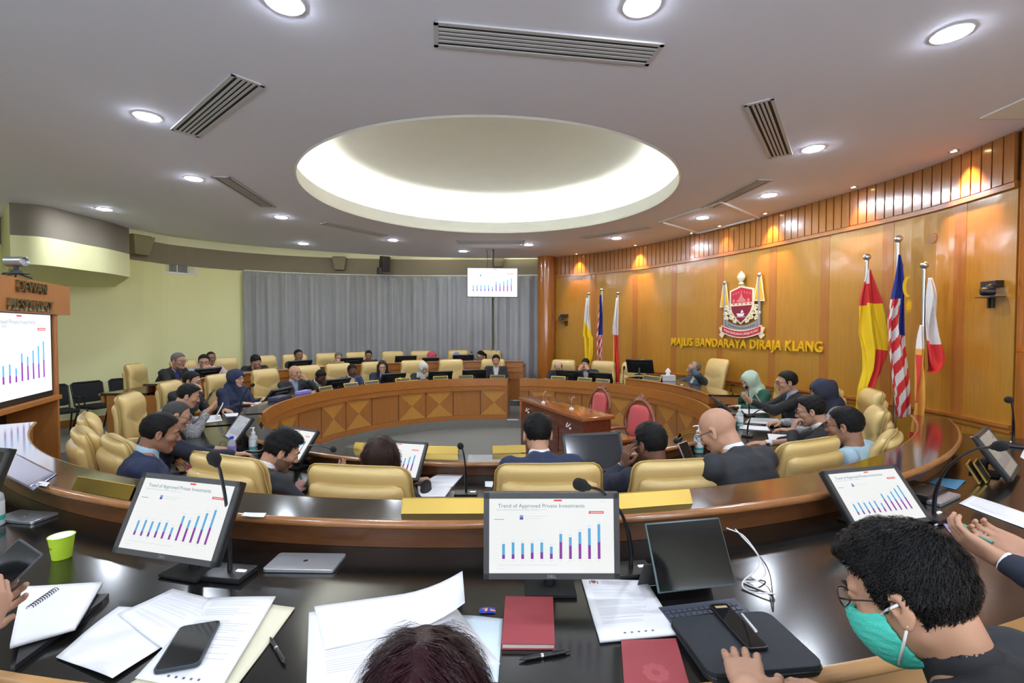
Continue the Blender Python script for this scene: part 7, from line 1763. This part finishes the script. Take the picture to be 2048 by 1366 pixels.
# candy wrapper
p = at_z(975, 1222, ZD); mb = MB(); rd = random.Random(2); V = []; F = []
for j in range(5):
    for i in range(7): V.append((p.x+(i-3)*.0082+rd.uniform(-.001, .001), p.y+(j-2)*.0078+rd.uniform(-.001, .001), ZD+.002+.008*(1-abs(i-3)/3.4)*(1-abs(j-2)/2.6)*rd.uniform(.6, 1)))
for j in range(4):
    for i in range(6): F.append((j*7+i, j*7+i+1, (j+1)*7+i+1, (j+1)*7+i))
o = mesh('sweet_wrapper', V, F, [mat('blue_foil', (.02, .05, .40), .3, metal=.3), mat('orange_foil', (.6, .25, .10), .3)], None, False, [1 if (8 <= k <= 15 and k % 3) else 0 for k in range(24)]); md = o.modifiers.new('s', 'SOLIDIFY'); md.thickness = .0006
tag(o, 'crumpled blue sweet wrapper left of the red notebook', 'wrapper')
# bottles
M_clear = None
def clearmat(name, c, a):
    m, n, l, b = nodes(name); b.inputs['Base Color'].default_value = (*c, 1); b.inputs['Roughness'].default_value = .08; b.inputs['Alpha'].default_value = a; b.inputs['IOR'].default_value = 1.4; MATS[name] = m; return m
M_bot = clearmat('clear_plastic', (.75, .82, .86), .35); M_gel = clearmat('clear_gel', (.70, .80, .80), .55); M_teal = mat('teal_label', (.05, .38, .32), .5); M_labw = mat('white_label', (.72, .74, .74), .5)
def sanitiser(px, py, z, lab, sc=1.0, grp='hand sanitiser pump bottles'):
    p = at_z(px, py, z+.001); e = empty('sanitiser_bottle', p, 0, lab, 'bottle', grp); e.scale = (sc, sc, sc)
    mb = MB(); mb.lathe([(.028, 0), (.033, .004), (.033, .105), (.030, .122), (.016, .135), (.014, .142)], n=24); mb.build('bottle_body', M_gel, e, smooth=40)
    mb = MB(); mb.lathe([(.0335, .02), (.0337, .022), (.0337, .095), (.0335, .097)], n=24, cap=False); lb = mb.build('label', M_labw, e, smooth=40)
    mb = MB(); mb.lathe([(.0339, .022), (.0339, .042)], n=24, cap=False); mb.build('teal_band', M_teal, lb, smooth=40)
    mb = MB(); mb.lathe([(.015, .140), (.016, .142), (.016, .158), (.006, .160), (.005, .185), (.011, .186), (.011, .197), (.002, .198)], n=18); mb.tube([(0, 0, .192), (-.03, 0, .192), (-.042, 0, .186)], [.006, .005, .004], 8); mb.build('pump', M_white, e, smooth=40)
sanitiser(507, 902, .86, 'clear pump bottle of sanitiser beside the water bottle, middle row left', 1.1)
sanitiser(1397, 905, .86, 'clear pump bottle of sanitiser with teal band before the bald man', 1.25)
sanitiser(1479, 852, .86, 'clear pump bottle of sanitiser on the right desk by the papers', 1.2)
sanitiser(-14, 1052, ZD, 'white-labelled pump bottle cut off by the left edge', 1.15)
def waterbottle(px, py, z, lab, capm, sc=1.0, wrap=None):
    p = at_z(px, py, z+.001); e = empty('water_bottle', p, 0, lab, 'bottle', None); e.scale = (sc, sc, sc)
    mb = MB(); mb.lathe([(.022, 0), (.029, .006), (.030, .03), (.028, .035), (.030, .04), (.030, .105), (.027, .12), (.013, .14), (.012, .148)], n=22); mb.build('bottle_body', M_bot, e, smooth=40)
    mb = MB(); mb.lathe([(.0305, .05), (.0305, .09)], n=22, cap=False); mb.build('label', wrap or mat('violet_label', (.25, .18, .55), .5), e, smooth=40)
    mb = MB(); mb.lathe([(.014, .145), (.0145, .147), (.0145, .162), (.012, .164)], n=18); mb.build('cap', capm, e, smooth=40)
waterbottle(464, 914, .86, 'small water bottle with blue cap at the middle row left', mat('blue_cap', (.03, .05, .50), .4), 1.1)
p = at_y(1362, 775, 8.2)
waterbottle(1363, 800, .86, 'clear water bottle standing before the chairman', M_white, 1.5, M_labw)
# things behind the far desks
mb = MB(); p = at_r(876, 720, 4.95, True); e = empty('red_capped_jar', (p.x, p.y, ZD), 0, 'reddish jar beside the pink headscarf on the back row desk', 'jar')
mb.lathe([(.04, 0), (.045, .01), (.045, .16), (.03, .18)], n=18); mb.build('jar_body', mat('reddish_jar', (.50, .10, .10), .4), e, smooth=40); mb = MB(); mb.lathe([(.032, .175), (.034, .18), (.034, .215), (.03, .22)], n=18); mb.build('lid', mat('orange_lid', (.55, .22, .08), .5), e, smooth=40)
p = at_r(887, 720, 4.95, True); mb = MB(); mb.ball((0, 0, .05), (.06, .05, .05), 14); mb.ball((.02, .0, .10), (.035, .03, .03), 10); o = mb.build('tissue_wad', M_paper, smooth=180); o.location = (p.x, p.y, ZD); tag(o, 'crumpled white tissue beside the reddish jar', 'tissue')
p = at_r(1336, 760, 3.15, True); mb = MB(); mb.box((0, 0, .05), (.22, .12, .10), bev=.01); o = mb.build('tissue_box', mat('tissue_box_card', (.5, .5, .52), .6)); o.location = (p.x, p.y, 1.101); tag(o, 'tissue box with a white tissue on the raised desk section', 'tissue box')
mb = MB(); mb.lathe([(.04, .10), (.03, .13), (.05, .16), (.02, .20), (.002, .215)], n=10, sx=1, sy=.5); mb.build('tissue', M_paper, o, smooth=60)
# purple card box and dark devices near the low monitor at the left of the diamond desk
for px, lab, m, sz in ((607, 'violet folded card standing on the far left ledge', mat('violet_card', (.28, .25, .65), .6), (.26, .10, .05)), (558, 'violet-edged device lying on the far left ledge', mat('dark_device', (.05, .05, .09), .4), (.32, .16, .05))):
    p = at_r(px, 790, 3.0, True); mb = MB(); mb.box((0, 0, sz[2]/2), sz, bev=.006); o = mb.build('folded_card' if 'card' in lab else 'desk_device', m); o.location = (p.x, p.y, .971); o.rotation_euler = (0, 0, R(theta(p))); tag(o, lab, 'card' if 'card' in lab else 'device')
# white propped tablet before the patterned shirt
p = at_z(432, 838, .861); e = empty('white_tablet_stand', (p.x, p.y, .861), R(-60), 'white tablet cover propped open before the young man in the patterned shirt', 'tablet')
mb = MB(); mb.box((0, .03, .09), (.27, .008, .20), rx=-.45, bev=.003); mb.build('cover_back', M_white, e); mb = MB(); mb.box((0, -.05, .008), (.27, .19, .012), bev=.004); mb.build('keyboard', M_white, e)
# eyeglasses on desk, small dark things in the middle row
p = at_z(446, 895, .862); e = empty('wristwatch', p, 0, 'thin steel-rimmed loop lying below the greyish small monitor', 'wristwatch'); mb = MB(); mb.tube([(.03*math.cos(a), .0, .03+.028*math.sin(a)) for a in np.linspace(0, 2*math.pi, 20)], .003, 6, cap=False); mb.build('band', M_steel, e)
phone_part('power_bank', at_z(507, 922, .868), (1, .3, 0), (0, 0, 1), (.08, .15, .014), mat('pinkish_device', (.20, .13, .13), .4), 'dark pinkish power bank with a white cable, middle row left', 'power bank')
phone_part('smartphone', at_z(400, 895, .867), (1, .25, 0), (0, 0, 1), (.07, .15, .010), M_plastic, 'black phone lying by the hand at the middle row left', 'phone')
# cables
def cable(pts, z, lab, m=M_white, r=.0028, hgt=None):
    P = [at_z(x, y, z) for x, y in pts]
    for i, p in enumerate(P): p.z = z+.003+(hgt[i] if hgt else 0)
    mb = MB(); mb.tube(catmull(P, 6), r, 6); return tag(mb.build('charging_cable', m, smooth=60), lab, 'cable')
cable([(1452, 1108), (1490, 1118), (1530, 1150), (1515, 1168), (1488, 1165), (1500, 1172), (1540, 1188), (1545, 1195), (1500, 1185), (1485, 1172), (1520, 1150), (1470, 1105)], ZD, 'white charging cable in loops beside the tablet', hgt=[.10, .08, .02, .01, .0, .0, 0, .01, .0, .01, .05, .09])
cable([(1500, 1122), (1535, 1155), (1545, 1195), (1546, 1222), (1540, 1196)], ZD, 'thin black cable among the white loops beside the tablet', M_plastic, .0018, [.06, .03, .01, 0, 0])
cable([(475, 915), (490, 905), (520, 904), (530, 895), (515, 888), (505, 890)], .861, 'white charging cable beside the sanitiser, middle row left', hgt=[0, .01, .01, .02, .02, 0])
# spiral notebook stack in the left foreground
P4 = [(45, 1180), (205, 1173), (150, 1262), (20, 1300)]
sheet('spiral_notebook', P4, ZD+.018, 'open spiral notebook with white pages under the arm at the left', t=.012, lines=False, cat='notebook', seed=21, wav=.002)
e = bpy.data.objects['spiral_notebook']; a_, b_ = at_z(110, 1180, ZD+.034), at_z(60, 1215, ZD+.034); mb = MB()
for k in range(12):
    q = a_.lerp(b_, k/11)-e.location; mb.tube([q+Vector((.007*math.cos(t), .004*math.cos(t), .007*math.sin(t))) for t in np.linspace(0, 2*math.pi, 9)], .0012, 5, cap=False)
mb.build('spiral_binding', M_plastic, e)
P = [at_z(x, y, ZD+.016) for x, y in ((60, 1196), (218, 1186), (205, 1200), (30, 1330))]
mb = MB(); c = sum(P, Vector())/4; mb.add([(q.x-c.x, q.y-c.y, zz) for zz in (0, .014) for q in P], [(0, 1, 2, 3), (4, 7, 6, 5), (0, 4, 5, 1), (1, 5, 6, 2), (2, 6, 7, 3), (3, 7, 4, 0)]); o = mb.build('black_organizer', M_plastic); o.location = (c.x, c.y, ZD+.001); tag(o, 'black organiser binder under the white notebook pages at the left', 'binder')
# desk microphone unit and frames at the right
p = at_z(1838, 990, ZD); e = empty('conference_unit', (p.x, p.y, ZD+.001), R(theta(p)), 'black and grey conference unit with gilt buttons beside the right monitor', 'conference unit')
mb = MB(); mb.box((0, 0, .02), (.26, .16, .04), bev=.006); mb.build('housing', M_plastic, e); mb = MB(); mb.box((0, -.10, .01), (.26, .06, .02), bev=.004); mb.build('front_strip', M_sil, e)
for k in range(4): mb = MB(); mb.box((-.08+k*.05, .01, .042), (.012, .03, .006)); mb.build('button', M_gold, e)
for k, (px, py) in enumerate(((1948, 962), (1962, 960))):
    p = at_z(px, py, ZD+.0); e = empty('picture_frame', (p.x, p.y, ZD+.001), R(40), 'thin black and gilt frame leaning at the right, %s' % ('left one' if k == 0 else 'right one'), 'frame', 'two gilt-edged frames under the steep monitor')
    mb = MB(); mb.box((0, 0, .055), (.16, .008, .11), rx=-.5, bev=.002); mb.build('backing', M_plastic, e); mb = MB()
    for s in (-1, 1): mb.box((s*.078, -.003, .055), (.006, .01, .11), rx=-.5)
    mb.box((0, .024, .104), (.16, .01, .006), rx=-.5); mb.box((0, -.028, .007), (.16, .01, .006), rx=-.5); mb.build('gilt_edge', M_gold, e)
mb = MB(); p = at_z(1950, 875, ZL); mb.box((0, 0, .002), (.05, .02, .003)); o = mb.build('paper_label', M_paper); o.location = (p.x, p.y, ZL+.001); tag(o, 'tiny white label on the ledge near the right end', 'label')
